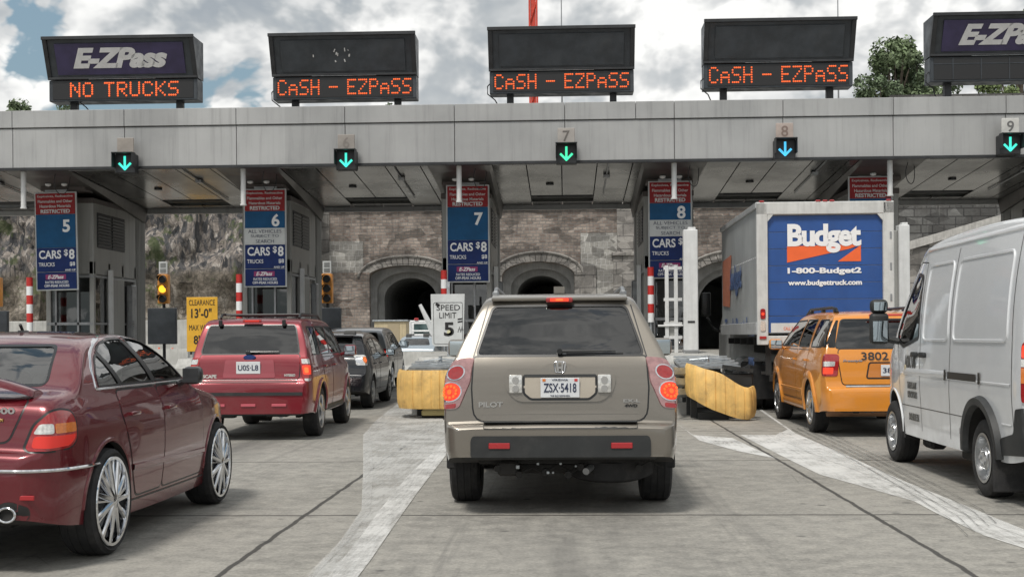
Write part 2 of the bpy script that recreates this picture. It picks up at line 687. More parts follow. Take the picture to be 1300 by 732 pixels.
    g.quad((-900, -200, 0), (900, -200, 0), (900, 1800, 0), (-900, 1800, 0))
    o = g.build('road', m, smooth=0)
    tag(o, kind='structure')


concrete_ground()


def worn_paint(name, color, wear, scale=1.0, amax=0.8, soft=0.09):
    m = bpy.data.materials.new(name)
    m.use_nodes = True
    t = NT(m.node_tree)
    b = t.n['Principled BSDF']
    out = t.n['Material Output']
    tc = t.new('ShaderNodeTexCoord').outputs['Object']
    n1 = t.noise(tc, 1.3 * scale, 6, 0.7)
    n2 = t.noise(t.map(tc, rot=(0, 0, 0.25), scale=(9, 0.8, 1)), 2.2 * scale, 5, 0.7)
    n3 = t.noise(tc, 30 * scale, 4, 0.75)
    s = t.math('ADD', t.math('ADD', t.math('MULTIPLY', n1, 0.45), t.math('MULTIPLY', n2, 0.35)), t.math('MULTIPLY', n3, 0.2))
    a = t.smooth(s, wear - soft, wear + soft, 0, amax)
    t.l.new(t.mix(t.smooth(n1, 0.3, 0.7), tuple(c * 0.8 for c in color), color), b.inputs['Base Color'])
    b.inputs['Roughness'].default_value = 0.75
    tr = t.new('ShaderNodeBsdfTransparent')
    mx = t.new('ShaderNodeMixShader')
    t.l.new(a, mx.inputs[0])
    t.l.new(tr.outputs[0], mx.inputs[1])
    t.l.new(b.outputs[0], mx.inputs[2])
    t.l.new(mx.outputs[0], out.inputs[0])
    return m


def flat(name, polys, mat, z):
    g = MB()
    for poly in polys:
        vs = [g.bm.verts.new((x, y, z)) for x, y in poly]
        g.bm.faces.new(vs)
    o = g.build(name, mat, smooth=0)
    return tag(o, kind='structure')


PW = worn_paint('worn_white', (0.70, 0.70, 0.68), 0.42, 1.0, .85, .12)
PW2 = worn_paint('fresher_white', (0.70, 0.70, 0.68), 0.45, 1.3, .8, .13)
left_area = [gnd(*p) for p in [(505, 512), (478, 533), (461, 552), (461, 600), (459, 648), (430, 690), (388, 736), (330, 800), (440, 800), (455, 732), (500, 655), (540, 610), (566, 575), (566, 535), (540, 515)]]
flat('road_marking', [left_area], worn_paint('ghost_white', (0.58, 0.58, 0.56), 0.45, 1.2, 0.74, 0.12), 0.004)
flat('road_marking', [[gnd(*p) for p in [(566, 560), (566, 578), (528, 628), (500, 668), (470, 712), (445, 745), (400, 800), (372, 800), (412, 738), (452, 690), (482, 648), (520, 602)]]], PW2, 0.008)
flat('road_marking', [[gnd(*p) for p in [(461, 552), (470, 545), (474, 600), (470, 650), (440, 690), (395, 736), (385, 736), (430, 690), (459, 648), (461, 600)]]], worn_paint('thin_white', (0.66, 0.66, 0.64), 0.47, 1.1, .35, .12), 0.012)
# right hand gore: two broad diverging bands
r1 = [gnd(*p) for p in [(852, 532), (880, 552), (930, 556), (985, 582), (935, 572), (888, 559)]]
r2 = [gnd(*p) for p in [(952, 512), (962, 516), (1010, 550), (1080, 580), (1150, 612), (1230, 645), (1320, 680), (1320, 702), (1250, 680), (1190, 652), (1160, 636), (1090, 616), (1040, 602), (985, 575), (940, 552), (985, 552), (1000, 545)]]
flat('road_marking', [r1, r2], PW, 0.004)
flat('road_marking', [[gnd(*p) for p in [(990, 548), (1100, 592), (1230, 644), (1322, 682), (1322, 690), (1232, 656), (1120, 610), (1040, 580), (985, 556)]]], PW2, 0.008)
dk = pmat('rubber_mark', (0.07, 0.07, 0.068), 0.8, var=0.3)
scr = []
for k in range(5):
    a = [(1004 + k * 7, 545 - k * 1), (1080 + k * 8, 583 - k * 1), (1150 + k * 9, 624 - k * 2), (1205 + k * 10, 660 - k * 3), (1228 + k * 9, 682 - k * 4)]
    L_ = [gnd(*p) for p in a]
    Rr = [gnd(p[0] + 1.7, p[1] - 0.1) for p in a]
    scr.append(L_ + Rr[::-1])
flat('tyre_marks', scr, worn_paint('skid', (0.07, 0.07, 0.068), 0.46, 2.0, .6, .12), 0.016)

# ---------------------------------------------------------------- stone materials


def masonry(name, c1, c2, mortar, bw, bh, scale=1.0, dark=0.5):
    m = bpy.data.materials.new(name)
    m.use_nodes = True
    t = NT(m.node_tree)
    b = t.n['Principled BSDF']
    tc = t.new('ShaderNodeTexCoord').outputs['Object']
    sw = t.new('ShaderNodeSeparateXYZ')
    t.l.new(tc, sw.inputs[0])
    cb = t.new('ShaderNodeCombineXYZ')
    t.l.new(t.math('ADD', sw.outputs[0], sw.outputs[1]), cb.inputs[0])
    t.l.new(sw.outputs[2], cb.inputs[1])
    warp = t.mix(0.03, cb.outputs[0], t.noise(cb.outputs[0], 1.3, 3, 0.6, out=1), 'ADD')
    br = t.new('ShaderNodeTexBrick', i_Scale=scale, i_Color1=c1, i_Color2=c2, i_Mortar=mortar, i_Mortar_Size=0.035, i_Bias=-0.1)
    br.inputs['Brick Width'].default_value = bw
    br.inputs['Row Height'].default_value = bh
    br.offset_frequency = 2
    br.squash = 0.7
    br.squash_frequency = 3
    t.l.new(warp, br.inputs['Vector'])
    n1 = t.noise(tc, 0.35, 6, 0.65)
    n2 = t.noise(t.map(tc, scale=(3, 3, 0.35)), 0.9, 5, 0.65)
    # per block colour
    vb = t.new('ShaderNodeTexVoronoi', i_Scale=1.1)
    t.l.new(t.map(cb.outputs[0], scale=(0.7, 1.4, 1)), vb.inputs['Vector'])
    hs = t.new('ShaderNodeHueSaturation', i_Saturation=0.9)
    t.l.new(br.outputs[0], hs.inputs['Color'])
    sepc = t.new('ShaderNodeSeparateColor')
    t.l.new(vb.outputs['Color'], sepc.inputs[0])
    t.l.new(t.smooth(sepc.outputs[0], 0, 1, 0.6, 1.35), hs.inputs['Value'])
    c = t.mix(t.smooth(n1, 0.4, 0.68, 0, dark), hs.outputs[0], (0.06, 0.055, 0.052))
    c = t.mix(t.smooth(n2, 0.5, 0.75, 0, dark), c, (0.05, 0.047, 0.045))
    c = t.mix(t.smooth(n2, 0.42, 0.25, 0, 0.25), c, (0.5, 0.49, 0.46))
    t.l.new(c, b.inputs['Base Color'])
    b.inputs['Roughness'].default_value = 0.9
    bp = t.new('ShaderNodeBump', i_Strength=0.8, i_Distance=0.15)
    t.l.new(t.math('ADD', br.outputs['Fac'], t.math('MULTIPLY', t.noise(tc, 3, 5, 0.7), -0.8)), bp.inputs['Height'])
    bp.invert = True
    t.l.new(bp.outputs[0], b.inputs['Normal'])
    MATS[name] = m
    return m


masonry('portal_stone', (0.31, 0.255, 0.215), (0.15, 0.108, 0.088), (0.20, 0.185, 0.17), 0.55, 0.27, dark=.5)
masonry('pale_stone', (0.34, 0.33, 0.305), (0.25, 0.24, 0.22), (0.42, 0.41, 0.39), 0.55, 0.5, dark=0.25)
masonry('smooth_stone', (0.26, 0.245, 0.225), (0.22, 0.205, 0.19), (0.12, 0.115, 0.11), 2.2, 1.1, dark=0.4)
masonry('dark_stone', (0.13, 0.13, 0.125), (0.09, 0.09, 0.088), (0.05, 0.05, 0.05), 1.0, 0.5, dark=0.6)

YP = 110.0


def PX(px, Y=YP):
    return pt(px, HOR, Y)[0]


def PZ(px, py, Y=YP):
    return pt(px, py, Y)[1]


def arch_poly(cx, hw, zs, zt, n=20, z0=-1.0):
    P = [(cx - hw, z0), (cx - hw, zs)]
    for i in range(1, n):
        a = math.pi - math.pi * i / n
        P.append((cx + hw * math.cos(a), zs + (zt - zs) * math.sin(a)))
    P += [(cx + hw, zs), (cx + hw, z0)]
    return P


def boolean(me, cutters, solver='EXACT', mat_idx=None):
    o = bpy.data.objects.new('tmp', me)
    COL.objects.link(o)
    cs = []
    for c in cutters:
        co = bpy.data.objects.new('cut', c)
        COL.objects.link(co)
        cs.append(co)
        md = o.modifiers.new('b', 'BOOLEAN')
        md.operation = 'DIFFERENCE'
        md.object = co
        md.solver = solver
        if solver == 'EXACT':
            md.use_self = False
    dg = bpy.context.evaluated_depsgraph_get()
    res = bpy.data.meshes.new_from_object(o.evaluated_get(dg))
    for x in cs + [o]:
        bpy.data.objects.remove(x)
    return res


# ---------------------------------------------------------------- tunnel portals
portals = [(PX(516), 3.35, PZ(516, 352), PZ(516, 337), PX(517), 2.35, PZ(517, 378), PZ(517, 351)),
           (PX(684), 3.15, PZ(684, 350), PZ(684, 332), PX(687), 2.15, PZ(687, 372), PZ(687, 348)),
           (PX(934), 4.3, PZ(934, 365), PZ(934, 330), PX(938), 3.2, PZ(938, 385), PZ(938, 345))]


def build_portals():
    root = thing('tunnel_portal', 'grey brown stone portal building with three arched tunnel mouths behind the toll canopy', 'tunnel portal', (0, YP, 0))
    xl, xr = PX(404), PX(1010)
    wall = MB().box(((xl + xr) / 2, 15, 10), (xr - xl, 30, 22)).mesh('wall')
    wall.materials.append(M('portal_stone'))
    cuts = []
    for (cx, hw, zs, zt, ix, ihw, izs, izt) in portals:
        cuts.append(MB().prism(arch_poly(cx, hw, zs, zt), -2, 1.4, 'Y').mesh('c'))
        cuts.append(MB().prism(arch_poly(ix, (hw + ihw) / 2, (zs + izs) / 2 - .2, (zt + izt) / 2), -2, 2.6, 'Y').mesh('c'))
        cuts.append(MB().prism(arch_poly(ix, ihw, izs, izt), -2, 27, 'Y').mesh('c'))
    me = boolean(wall, cuts)
    dark = pmat('tunnel_deep_grey', (0.16, 0.165, 0.165), 0.85, var=0.25, vscale=.6, streak=.4)  # deep tunnel faces, a darker grey than the arch rings
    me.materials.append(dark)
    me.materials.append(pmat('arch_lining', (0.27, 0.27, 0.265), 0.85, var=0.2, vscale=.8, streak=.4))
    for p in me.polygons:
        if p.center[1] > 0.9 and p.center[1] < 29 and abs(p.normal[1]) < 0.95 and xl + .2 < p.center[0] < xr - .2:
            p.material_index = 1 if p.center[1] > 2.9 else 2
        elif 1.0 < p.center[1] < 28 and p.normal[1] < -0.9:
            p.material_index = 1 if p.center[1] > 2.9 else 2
    o = link(bpy.data.objects.new('wall', me), root)
    # voussoir rings
    for (cx, hw, zs, zt, ix, ihw, izs, izt) in portals:
        g = MB()
        n = 23
        outer = 0.75
        for i in range(n):
            a0, a1 = math.pi * i / n + 0.006, math.pi * (i + 1) / n - 0.006
            P = []
            for a, rr in ((a0, 0.02), (a1, 0.02), (a1, outer), (a0, outer)):
                P.append((cx + (hw + rr) * math.cos(a), zs + (zt - zs + rr) * math.sin(a)))
            g.prism(P, -0.22, 0.1, 'Y')
        for sgn in (-1, 1):
            g.prism([(cx + sgn * (hw + .02), 0), (cx + sgn * (hw + .7), 0), (cx + sgn * (hw + .7), zs - .05), (cx + sgn * (hw + .02), zs - .05)], -0.2, 0.1, 'Y')
        g.build('arch_ring', M('smooth_stone'), root)
        # hood mould above
        pts = [(cx + (hw + .82) * math.cos(math.pi * i / 24), -0.25, zs + (zt - zs + .82) * math.sin(math.pi * i / 24)) for i in range(25)]
        MB().tube(pts, 0.13, 6).build('hood_mould', M('smooth_stone'), root)
    # piers and pale blocks standing proud of the wall
    def blk(x0, x1, ytop, mat, proud, name='pier', cap=True):
        X0, X1 = PX(x0), PX(x1)
        zt = PZ((x0 + x1) / 2, ytop)
        MB().box(((X0 + X1) / 2, -proud / 2 + .05, zt / 2), (X1 - X0, proud + .1, zt)).build(name, M(mat), root, 0)
        if cap:
            MB().box(((X0 + X1) / 2, -proud / 2 - .06, zt + .15), (X1 - X0 + .3, proud + .3, .3), .04).build('coping', M('smooth_stone'), root)
    blk(404, 419, 200, 'smooth_stone', .15, cap=False)
    blk(419, 462, 306, 'pale_stone', .06, cap=False)
    blk(424, 470, 346, 'portal_stone', .25, cap=False)
    blk(738, 784, 296, 'pale_stone', .06, cap=False)
    blk(784, 811, 200, 'smooth_stone', .45, cap=False)
    blk(779, 822, 325, 'smooth_stone', .6)
    blk(740, 757, 338, 'smooth_stone', .3, cap=False)
    # doorway shed at tunnel mouth, and a string course
    MB().box(((xl + xr) / 2, -.12, PZ(700, 262)), (xr - xl, .3, .35), .03).build('string_course', M('smooth_stone'), root)
    return root


build_portals()


# ---------------------------------------------------------------- cliffs
def rock_mat():
    m = bpy.data.materials.new('rock_face')
    m.use_nodes = True
    t = NT(m.node_tree)
    b = t.n['Principled BSDF']
    tc = t.new('ShaderNodeTexCoord').outputs['Object']
    sep = t.new('ShaderNodeSeparateXYZ')
    t.l.new(tc, sep.inputs[0])
    up = t.smooth(t.math('ADD', sep.outputs[2], t.math('MULTIPLY', t.noise(tc, 0.3, 3, 0.5), 1.5)), 7.2, 8.2)
    n1 = t.noise(tc, 0.55, 8, 0.72)
    cols = t.ramp(n1, [(0.32, (0.03, 0.027, 0.022)), (0.44, (0.11, 0.095, 0.075)), (0.53, (0.22, 0.19, 0.155)), (0.66, (0.46, 0.42, 0.37))])
    vs = t.map(tc, scale=(3.4, 3.4, 1.25))
    wv = t.mix(0.10, vs, t.noise(vs, 2.0, 4, 0.6, out=1), 'ADD')
    vb = t.new('ShaderNodeTexVoronoi', i_Scale=1.0, i_Randomness=1.0)
    t.l.new(wv, vb.inputs['Vector'])
    sc_ = t.new('ShaderNodeSeparateColor')
    t.l.new(vb.outputs['Color'], sc_.inputs[0])
    n2 = t.noise(t.map(tc, scale=(1.3, 1.3, 0.35)), 1.1, 6, 0.7)
    mixv = t.math('ADD', t.math('MULTIPLY', sc_.outputs[0], 0.34), t.math('MULTIPLY', n2, 0.72))
    cols2 = t.ramp(mixv, [(0.34, (0.03, 0.032, 0.036)), (0.46, (0.10, 0.10, 0.105)), (0.55, (0.18, 0.162, 0.148)), (0.65, (0.29, 0.255, 0.228)), (0.79, (0.48, 0.455, 0.42))])
    c = t.mix(up, cols, cols2)
    vo = t.new('ShaderNodeTexVoronoi', i_Scale=1.3, feature='DISTANCE_TO_EDGE')
    t.l.new(t.map(tc, scale=(1.2, 1.2, 0.8)), vo.inputs['Vector'])
    c = t.mix(t.smooth(vo.outputs[0], 0.06, 0.0, 0, 0.55), c, (0.03, 0.028, 0.026))
    gr = t.smooth(t.noise(tc, 0.42, 5, 0.65), 0.56, 0.63, 0, 0.75)
    c = t.mix(gr, c, (0.07, 0.095, 0.03))
    t.l.new(c, b.inputs['Base Color'])
    b.inputs['Roughness'].default_value = 0.92
    bp = t.new('ShaderNodeBump', i_Strength=1.0, i_Distance=0.4)
    t.l.new(t.math('ADD', n1, n2), bp.inputs['Height'])
    t.l.new(bp.outputs[0], b.inputs['Normal'])
    MATS['rock_face'] = m
    return m


rock_mat()
from mathutils import noise as mn


def cliff(x0, x1, Y, h, mat, seed, amp=2.2, y_lean=0.12, name='cliff'):
    nx, nz = int((x1 - x0) / 0.42), int(h / 0.42)
    bm = bmesh.new()
    rows = []
    for j in range(nz + 1):
        row = []
        for i in range(nx + 1):
            x = x0 + (x1 - x0) * i / nx
            z = -0.5 + (h + .5) * j / nz
            v = Vector((x * 0.16, z * 0.12, seed))
            d = mn.turbulence(v * 1.6, 5, True) * amp + mn.noise(Vector((x * 1.1, z * 0.5, seed))) * 0.35
            cell = mn.cell(Vector((x * 0.45, z * 0.35, seed))) * 0.5
            row.append(bm.verts.new((x + cell * .3, Y + z * y_lean - d - cell, z)))
        rows.append(row)
    for j in range(nz):
        for i in range(nx):
            bm.faces.new((rows[j][i], rows[j][i + 1], rows[j + 1][i + 1], rows[j + 1][i]))
    # a back, so the cliff has its thickness
    top = [bm.verts.new((rows[-1][i].co.x, Y + 60, h)) for i in range(nx + 1)]
    for i in range(nx):
        bm.faces.new((rows[-1][i], rows[-1][i + 1], top[i + 1], top[i]))
    me = bpy.data.meshes.new(name)
    bm.to_mesh(me)
    bm.free()
    o = mesh_obj(name, me, mat, None, 50)
    return tag(o, kind='structure')


cliff(-95, PX(404) - 0.1, 106, 17.5, M('rock_face'), 3.3)
cliff(PX(1000, 150), 130, 150, 20.5, M('rock_face'), 9.1, amp=2.5)

# retaining wall on the right with a sloping coping
root = thing('retaining_wall', 'dark stained retaining wall with sloping pale coping right of the box truck', 'wall', (0, 78, 0))
xa, xb = PX(1136, 78), PX(1420, 78)
MB().box(((xa + xb) / 2, 1.2, 8), (xb - xa, 1.4, 16)).build('upper_wall', M('dark_stone'), root, 0)
za, zb = PZ(1150, 322, 78), PZ(1262, 288, 78)
slope = (zb - za) / (PX(1262, 78) - PX(1150, 78))
zc = zb + slope * (xb - PX(1262, 78))
MB().prism([(xa, 0), (xb, 0), (xb, zc), (xa, za)], -0.6, 0.45, 'Y').build('lower_wall', M('smooth_stone'), root, 0)
MB().prism([(xa, za), (xb, zc), (xb, zc + .5), (xa, za + .5)], -0.8, 0.45, 'Y').build('coping', pmat('pale_concrete', (0.42, 0.41, 0.39), 0.85, var=0.15, streak=0.4, bump=0.3), root, 0)

# low far walls behind the plaza on the left
conc = pmat('barrier_concrete', (0.43, 0.43, 0.41), 0.85, var=0.15, vscale=1.5, streak=0.45, bump=0.3, bscale=20)


def jersey(name, label, x0, x1, Y, h, cat='barrier', group=None):
    g = MB()
    n = max(1, round(abs(x1 - x0) / 3.0))
    for i in range(n):
        a = x0 + (x1 - x0) * i / n + .02
        b = x0 + (x1 - x0) * (i + 1) / n - .02
        g.prism([(Y - .3, 0), (Y - .3, .08), (Y - .16, .3), (Y - .09, h), (Y + .09, h), (Y + .16, .3), (Y + .3, .08), (Y + .3, 0)], a, b, 'X')
    o = g.build(name, conc, None, 20)
    return tag(o, label, cat, group)


wl = tag(MB().box(((PX(-60, 70) + PX(240, 70)) / 2, 70, 1.2), (PX(240, 70) - PX(-60, 70), .4, 2.4), .03).build('boundary_wall', conc), 'low pale concrete wall under the rock face behind the first toll booth', 'wall')
wl2 = tag(MB().box(((PX(262, 74) + PX(470, 74)) / 2, 74, .95), (PX(470, 74) - PX(262, 74), .4, 1.9), .03).build('boundary_wall', conc), 'low pale wall seen behind the maroon off-roader and its yellow clearance sign', 'wall')
jersey('concrete_barrier', 'long pale concrete barrier with cones behind it left of the tunnel approach', PX(150, 52), PX(240, 52), 52, .95, group='concrete barriers beyond the plaza')
jersey('concrete_barrier', 'pale concrete barrier just below the white tow truck', PX(498, 48), PX(590, 48), 48, .82, group='concrete barriers beyond the plaza')


# ---------------------------------------------------------------- trees
def leaf_mat(name, col):
    m = bpy.data.materials.new(name)
    m.use_nodes = True
    t = NT(m.node_tree)
    b = t.n['Principled BSDF']
    tc = t.new('ShaderNodeTexCoord').outputs['Object']
    n = t.noise(tc, 1.1, 3, 0.6)
    c = t.mix(t.smooth(n, 0.3, 0.7), tuple(x * 0.6 for x in col), tuple(min(1, x * 1.5) for x in col))
    t.l.new(c, b.inputs['Base Color'])
    b.inputs['Roughness'].default_value = 0.7
    MATS[name] = m
    return m


leaf_mat('leaf_a', (0.125, 0.17, 0.085))
leaf_mat('leaf_b', (0.10, 0.14, 0.075))
leaf_mat('leaf_c', (0.15, 0.20, 0.08))
bark = pmat('bark', (0.11, 0.09, 0.07), 0.9, var=0.3, bump=0.5)


def tree(label, x, y, z0, h, w, seed, mat, leaves=4200, group='trees on the ridge behind the canopy', clumps=14):
    rnd = random.Random(seed)
    root = thing('tree', label, 'tree', (x, y, z0), 0, group)
    g = MB()
    th = h * 0.55
    g.tube([(0, 0, -1), (0.05 * h * rnd.uniform(-1, 1), 0, th * .5), (0, 0, th), (0.1, 0, h * .85)], [h * .028, h * .022, h * .016, h * .004], 8)
    cl = []
    for k in range(clumps):
        a = rnd.uniform(0, 2 * math.pi)
        zz = rnd.uniform(.38, .95)
        rr = w * .5 * math.sqrt(max(0, 1 - ((zz - .58) / .5) ** 2)) * rnd.uniform(.35, 1.0)
        c = Vector((rr * math.cos(a), rr * math.sin(a), h * zz))
        cl.append((c, w * rnd.uniform(.085, .17)))
        s0 = Vector((0, 0, th * rnd.uniform(.55, 1.0)))
        mid = (s0 + c) / 2 + Vector((0, 0, -h * .03))
        g.tube([s0, mid, c], [h * .011, h * .007, h * .002], 5)
    g.build('trunk', bark, root)
    bm = bmesh.new()
    for i in range(leaves):
        c, r = cl[rnd.randrange(len(cl))]
        d = Vector((rnd.gauss(0, 1), rnd.gauss(0, 1), rnd.gauss(0, .75)))
        d = d.normalized() * r * rnd.uniform(0.3, 1.12) ** .6
        p = c + d
        s = rnd.uniform(.10, .24) * h / 11
        n = (d.normalized() * .6 + Vector((rnd.uniform(-1, 1), rnd.uniform(-1, 1), rnd.uniform(-.2, 1)))).normalized()
        t1 = n.orthogonal().normalized()
        t1 = Matrix.Rotation(rnd.uniform(0, 6.28), 3, n) @ t1
        t2 = n.cross(t1)
        vs = [bm.verts.new(p + t1 * s), bm.verts.new(p + t2 * s * .5), bm.verts.new(p - t1 * s), bm.verts.new(p - t2 * s * .5)]
        bm.faces.new(vs)
    me = bpy.data.meshes.new('crown')
    bm.to_mesh(me)
    bm.free()
    mesh_obj('crown', me, mat, root, 0)
    return root


YT = 160


def tz(px, py):
    return PZ(px, py, YT)


tree('tall broad green tree between the fourth and fifth overhead signs', PX(1140, YT), YT, 20, tz(1140, 50) - 20, 10.5, 5, M('leaf_a'), 6000, clumps=26)
tree('lower bushy tree just left of the tall tree behind the canopy', PX(1118, YT), YT - 2, 19, tz(1118, 90) - 19, 8.5, 6, M('leaf_b'), 5000, clumps=22)
tree('dark tree half hidden behind the rightmost overhead sign', PX(1183, YT), YT + 2, 20, tz(1175, 62) - 20, 9.5, 7, M('leaf_b'), 6000, clumps=24)
tree('pale green treetop in the gap under the rightmost overhead sign', PX(1262, YT), YT + 1, 19, tz(1262, 96) - 19, 9, 8, M('leaf_c'), 5000)
tree('green tree whose top peeps over the rightmost overhead sign', PX(1312, YT), YT + 4, 20, tz(1300, 12) - 20, 10, 12, M('leaf_c'), 5000)
tree('small treetop at the far left edge above the canopy roof', PX(38, YT), YT, 18, tz(40, 120) - 18, 9, 9, M('leaf_a'), 4200)
tree('low treetop beside the leftmost overhead sign', PX(78, YT), YT, 18, tz(70, 128) - 18, 7, 10, M('leaf_b'), 3500)
tree('tiny clump of treetop showing under the second overhead sign', PX(484, YT), YT, 18, tz(484, 130) - 18, 4, 11, M('leaf_b'), 1500)
tree('tree behind the left edge of the leftmost overhead sign', PX(112, YT), YT + 3, 18, tz(110, 132) - 18, 6, 13, M('leaf_c'), 1800)

# far lattice mast and aerials above the canopy
xm, zm = pt(677, 45, 172)
g = MB()
for sx in (-1, 1):
    for sy in (-1, 1):
        g.box((sx * .26, sy * .26, 20), (.12, .12, 40))
for k in range(20):
    z = 1 + k * 2
    for s_ in (-1, 1):
        g.tube([(-.26, s_ * .26, z), (.26, s_ * .26, z + 1.6)], .05, 5)
        g.tube([(s_ * .26, -.26, z + 1.6), (s_ * .26, .26, z)], .05, 5)
g.box((0, 0, 20), (.36, .36, 40))
mast = g.build('crane_mast', pmat('mast_red', (0.55, 0.055, 0.03), 0.5, var=0.15))
mast.location = (xm, 172, 0)
mast.scale = (1.9, 1.9, 1.9)
tag(mast, 'red crane mast rising behind the middle overhead sign', 'mast')
for i, (px, lab) in enumerate([(713, 'thin aerial pole rising from the roof behind the middle overhead sign'), (1064, 'thin aerial pole rising behind the fourth overhead sign')]):
    xq, _ = pt(px, 60, 29)
    a = MB().cyl((0, 0, 0), (0, 0, 3.6), .022, .010, 8).cyl((0, 0, 0), (0, 0, .25), .05, .03, 8).build('aerial', M('steel_grey'))
    a.location = (xq, 29, 6.10)
    tag(a, lab, 'aerial', 'aerials on the canopy roof')
# ================================================================== TOLL PLAZA
YC = 26.0
PITCH = 4.5
LANES = {5: -8.98, 6: -4.47, 7: 0.0, 8: 4.47, 9: 9.0}
ISL = {5: -11.2, 6: -6.7, 7: -2.2, 8: 2.3, 9: 6.8, 10: 11.3}
ORD = {5: 'leftmost', 6: 'second from the left', 7: 'middle', 8: 'fourth from the left', 9: 'rightmost'}


def metal_panel(name, col, rough, metal, streak, warm=0.0):
    m = bpy.data.materials.new(name)
    m.use_nodes = True
    t = NT(m.node_tree)
    b = t.n['Principled BSDF']
    tc = t.new('ShaderNodeTexCoord').outputs['Object']
    n1 = t.noise(tc, 0.5, 6, 0.6)
    n2 = t.noise(t.map(tc, scale=(5, 5, 0.25)), 1.6, 6, 0.7)
    sep = t.new('ShaderNodeSeparateXYZ')
    t.l.new(tc, sep.inputs[0])
    cell = t.new('ShaderNodeTexWhiteNoise', noise_dimensions='1D')
    t.l.new(t.math('FLOOR', t.math('DIVIDE', t.math('ADD', sep.outputs[0], 50.6), 2.24)), cell.inputs['W'])
    v = t.math('ADD', t.math('MULTIPLY', cell.outputs[0], 0.12), 0.94)
    c = t.mix(t.smooth(n1, 0.3, 0.7), tuple(x * 0.88 for x in col), tuple(x * 1.1 for x in col))
    c = t.mix(t.smooth(n2, 0.46, 0.78, 0, streak), c, tuple(x * 0.42 for x in col))
    hs = t.new('ShaderNodeHueSaturation')
    t.l.new(c, hs.inputs['Color'])
    t.l.new(v, hs.inputs['Value'])
    t.l.new(hs.outputs[0], b.inputs['Base Color'])
    b.inputs['Metallic'].default_value = metal
    t.l.new(t.smooth(n1, 0.3, 0.7, rough - .08, rough + .12), b.inputs['Roughness'])
    bp = t.new('ShaderNodeBump', i_Strength=0.25, i_Distance=0.02)
    t.l.new(t.noise(tc, 1.1, 3, 0.5), bp.inputs['Height'])
    t.l.new(bp.outputs[0], b.inputs['Normal'])
    MATS[name] = m
    return m


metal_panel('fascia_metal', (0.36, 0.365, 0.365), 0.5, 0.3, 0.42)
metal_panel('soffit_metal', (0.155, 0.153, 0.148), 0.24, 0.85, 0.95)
metal_panel('booth_metal', (0.33, 0.33, 0.315), 0.45, 0.25, 0.55)
pmat('dark_metal', (0.035, 0.037, 0.04), 0.5, 0.4, var=0.2)
pmat('sign_black', (0.040, 0.047, 0.055), 0.42, 0.2, var=0.25, vscale=2.5, dirt=0.15, dirt_col=(0.12, 0.12, 0.12), rvar=0.1)
pmat('sign_purple', (0.035, 0.028, 0.075), 0.35, var=0.25, vscale=2)
pmat('logo_silver', (0.55, 0.55, 0.55), 0.4, var=0.08)
pmat('led_off', (0.014, 0.014, 0.015), 0.35)
pmat('led_amber', (0.7, 0.13, 0.03), 0.5, emit=(1.0, 0.13, 0.03), estr=0.42)
pmat('led_cyan', (0.1, 0.6, 0.5), 0.5, emit=(0.05, 0.95, 0.72), estr=0.6)
pmat('led_green', (0.1, 0.6, 0.4), 0.5, emit=(0.06, 1.0, 0.48), estr=0.6)
pmat('led_blue', (0.1, 0.4, 0.6), 0.5, emit=(0.06, 0.55, 0.95), estr=0.6)
pmat('toll_blue', (0.006, 0.078, 0.195), 0.5, var=0.12, dirt=0.04, spec=.25)
pmat('toll_navy', (0.008, 0.026, 0.125), 0.5, var=0.12, dirt=0.04, spec=.25)
pmat('toll_red', (0.26, 0.016, 0.02), 0.5, var=0.15, dirt=0.06, spec=.25)
pmat('toll_white', (0.55, 0.57, 0.57), 0.5, var=0.08, dirt=0.2, dirt_col=(0.3, 0.3, 0.3))
pmat('logo_magenta', (0.28, 0.02, 0.13), 0.4)
pmat('stripe_red', (0.50, 0.025, 0.02), 0.45, var=0.1)
pmat('signal_yellow', (0.62, 0.25, 0.04), 0.5, var=0.15, dirt=0.3)
pmat('amber_lit', (0.9, 0.5, 0.05), 0.4, emit=(1.0, 0.5, 0.03), estr=1.1)
pmat('clear_yellow', (0.72, 0.40, 0.035), 0.5, var=0.08)
pmat('booth_glass', (0.05, 0.085, 0.085), 0.06, 0.0, var=0.5, vscale=1.5, spec=1.0)

XL, XR = -15.7, 15.8
ZT, ZM, ZB = 6.20, 5.83, 4.99
YB = 31.4
ZS = 4.62

canopy = thing('toll_canopy', 'long grey metal canopy spanning all the toll lanes', 'canopy', (0, YC, 0))


def cx_(px):
    return pt(px, HOR, YC)[0]


joints = [XL] + [cx_(p) for p in (-122, 18, 160, 302, 440, 579, 719, 858, 996, 1136, 1279, 1420)] + [XR]
up, lo = MB(), MB()
for a, b in zip(joints[:-1], joints[1:]):
    lo.box(((a + b) / 2, .04, (ZB + ZM) / 2), (b - a - .010, .08, ZM - ZB - .014), .008)
joints_u = sorted(joints + [cx_(809)])
for a, b in zip(joints_u[:-1], joints_u[1:]):
    up.box(((a + b) / 2, .02, (ZM + ZT) / 2), (b - a - .009, .1, ZT - ZM - .012), .008)
lo.build('fascia', M('fascia_metal'), canopy)
up.build('parapet', M('fascia_metal'), canopy)
MB().box(((XL + XR) / 2, .16, (ZB + ZT) / 2), (XR - XL, .12, ZT - ZB - .06)).build('fascia_frame', M('booth_metal'), canopy)
MB().box(((XL + XR) / 2, .03, ZB - .02), (XR - XL, .14, .05)).build('drip_edge', M('dark_metal'), canopy)
# roof slab
MB().box(((XL + XR) / 2, (YB - YC) / 2 + .3, ZT - .12), (XR - XL, YB - YC - .3, .14)).build('roof', M('booth_metal'), canopy)
# soffit: sloping panels between islands with a lamp slot near the back of each lane
sof = MB()
slope = (ZS - ZB) / (YB - YC)


def zsof(y):
    return ZB + .03 + slope * y


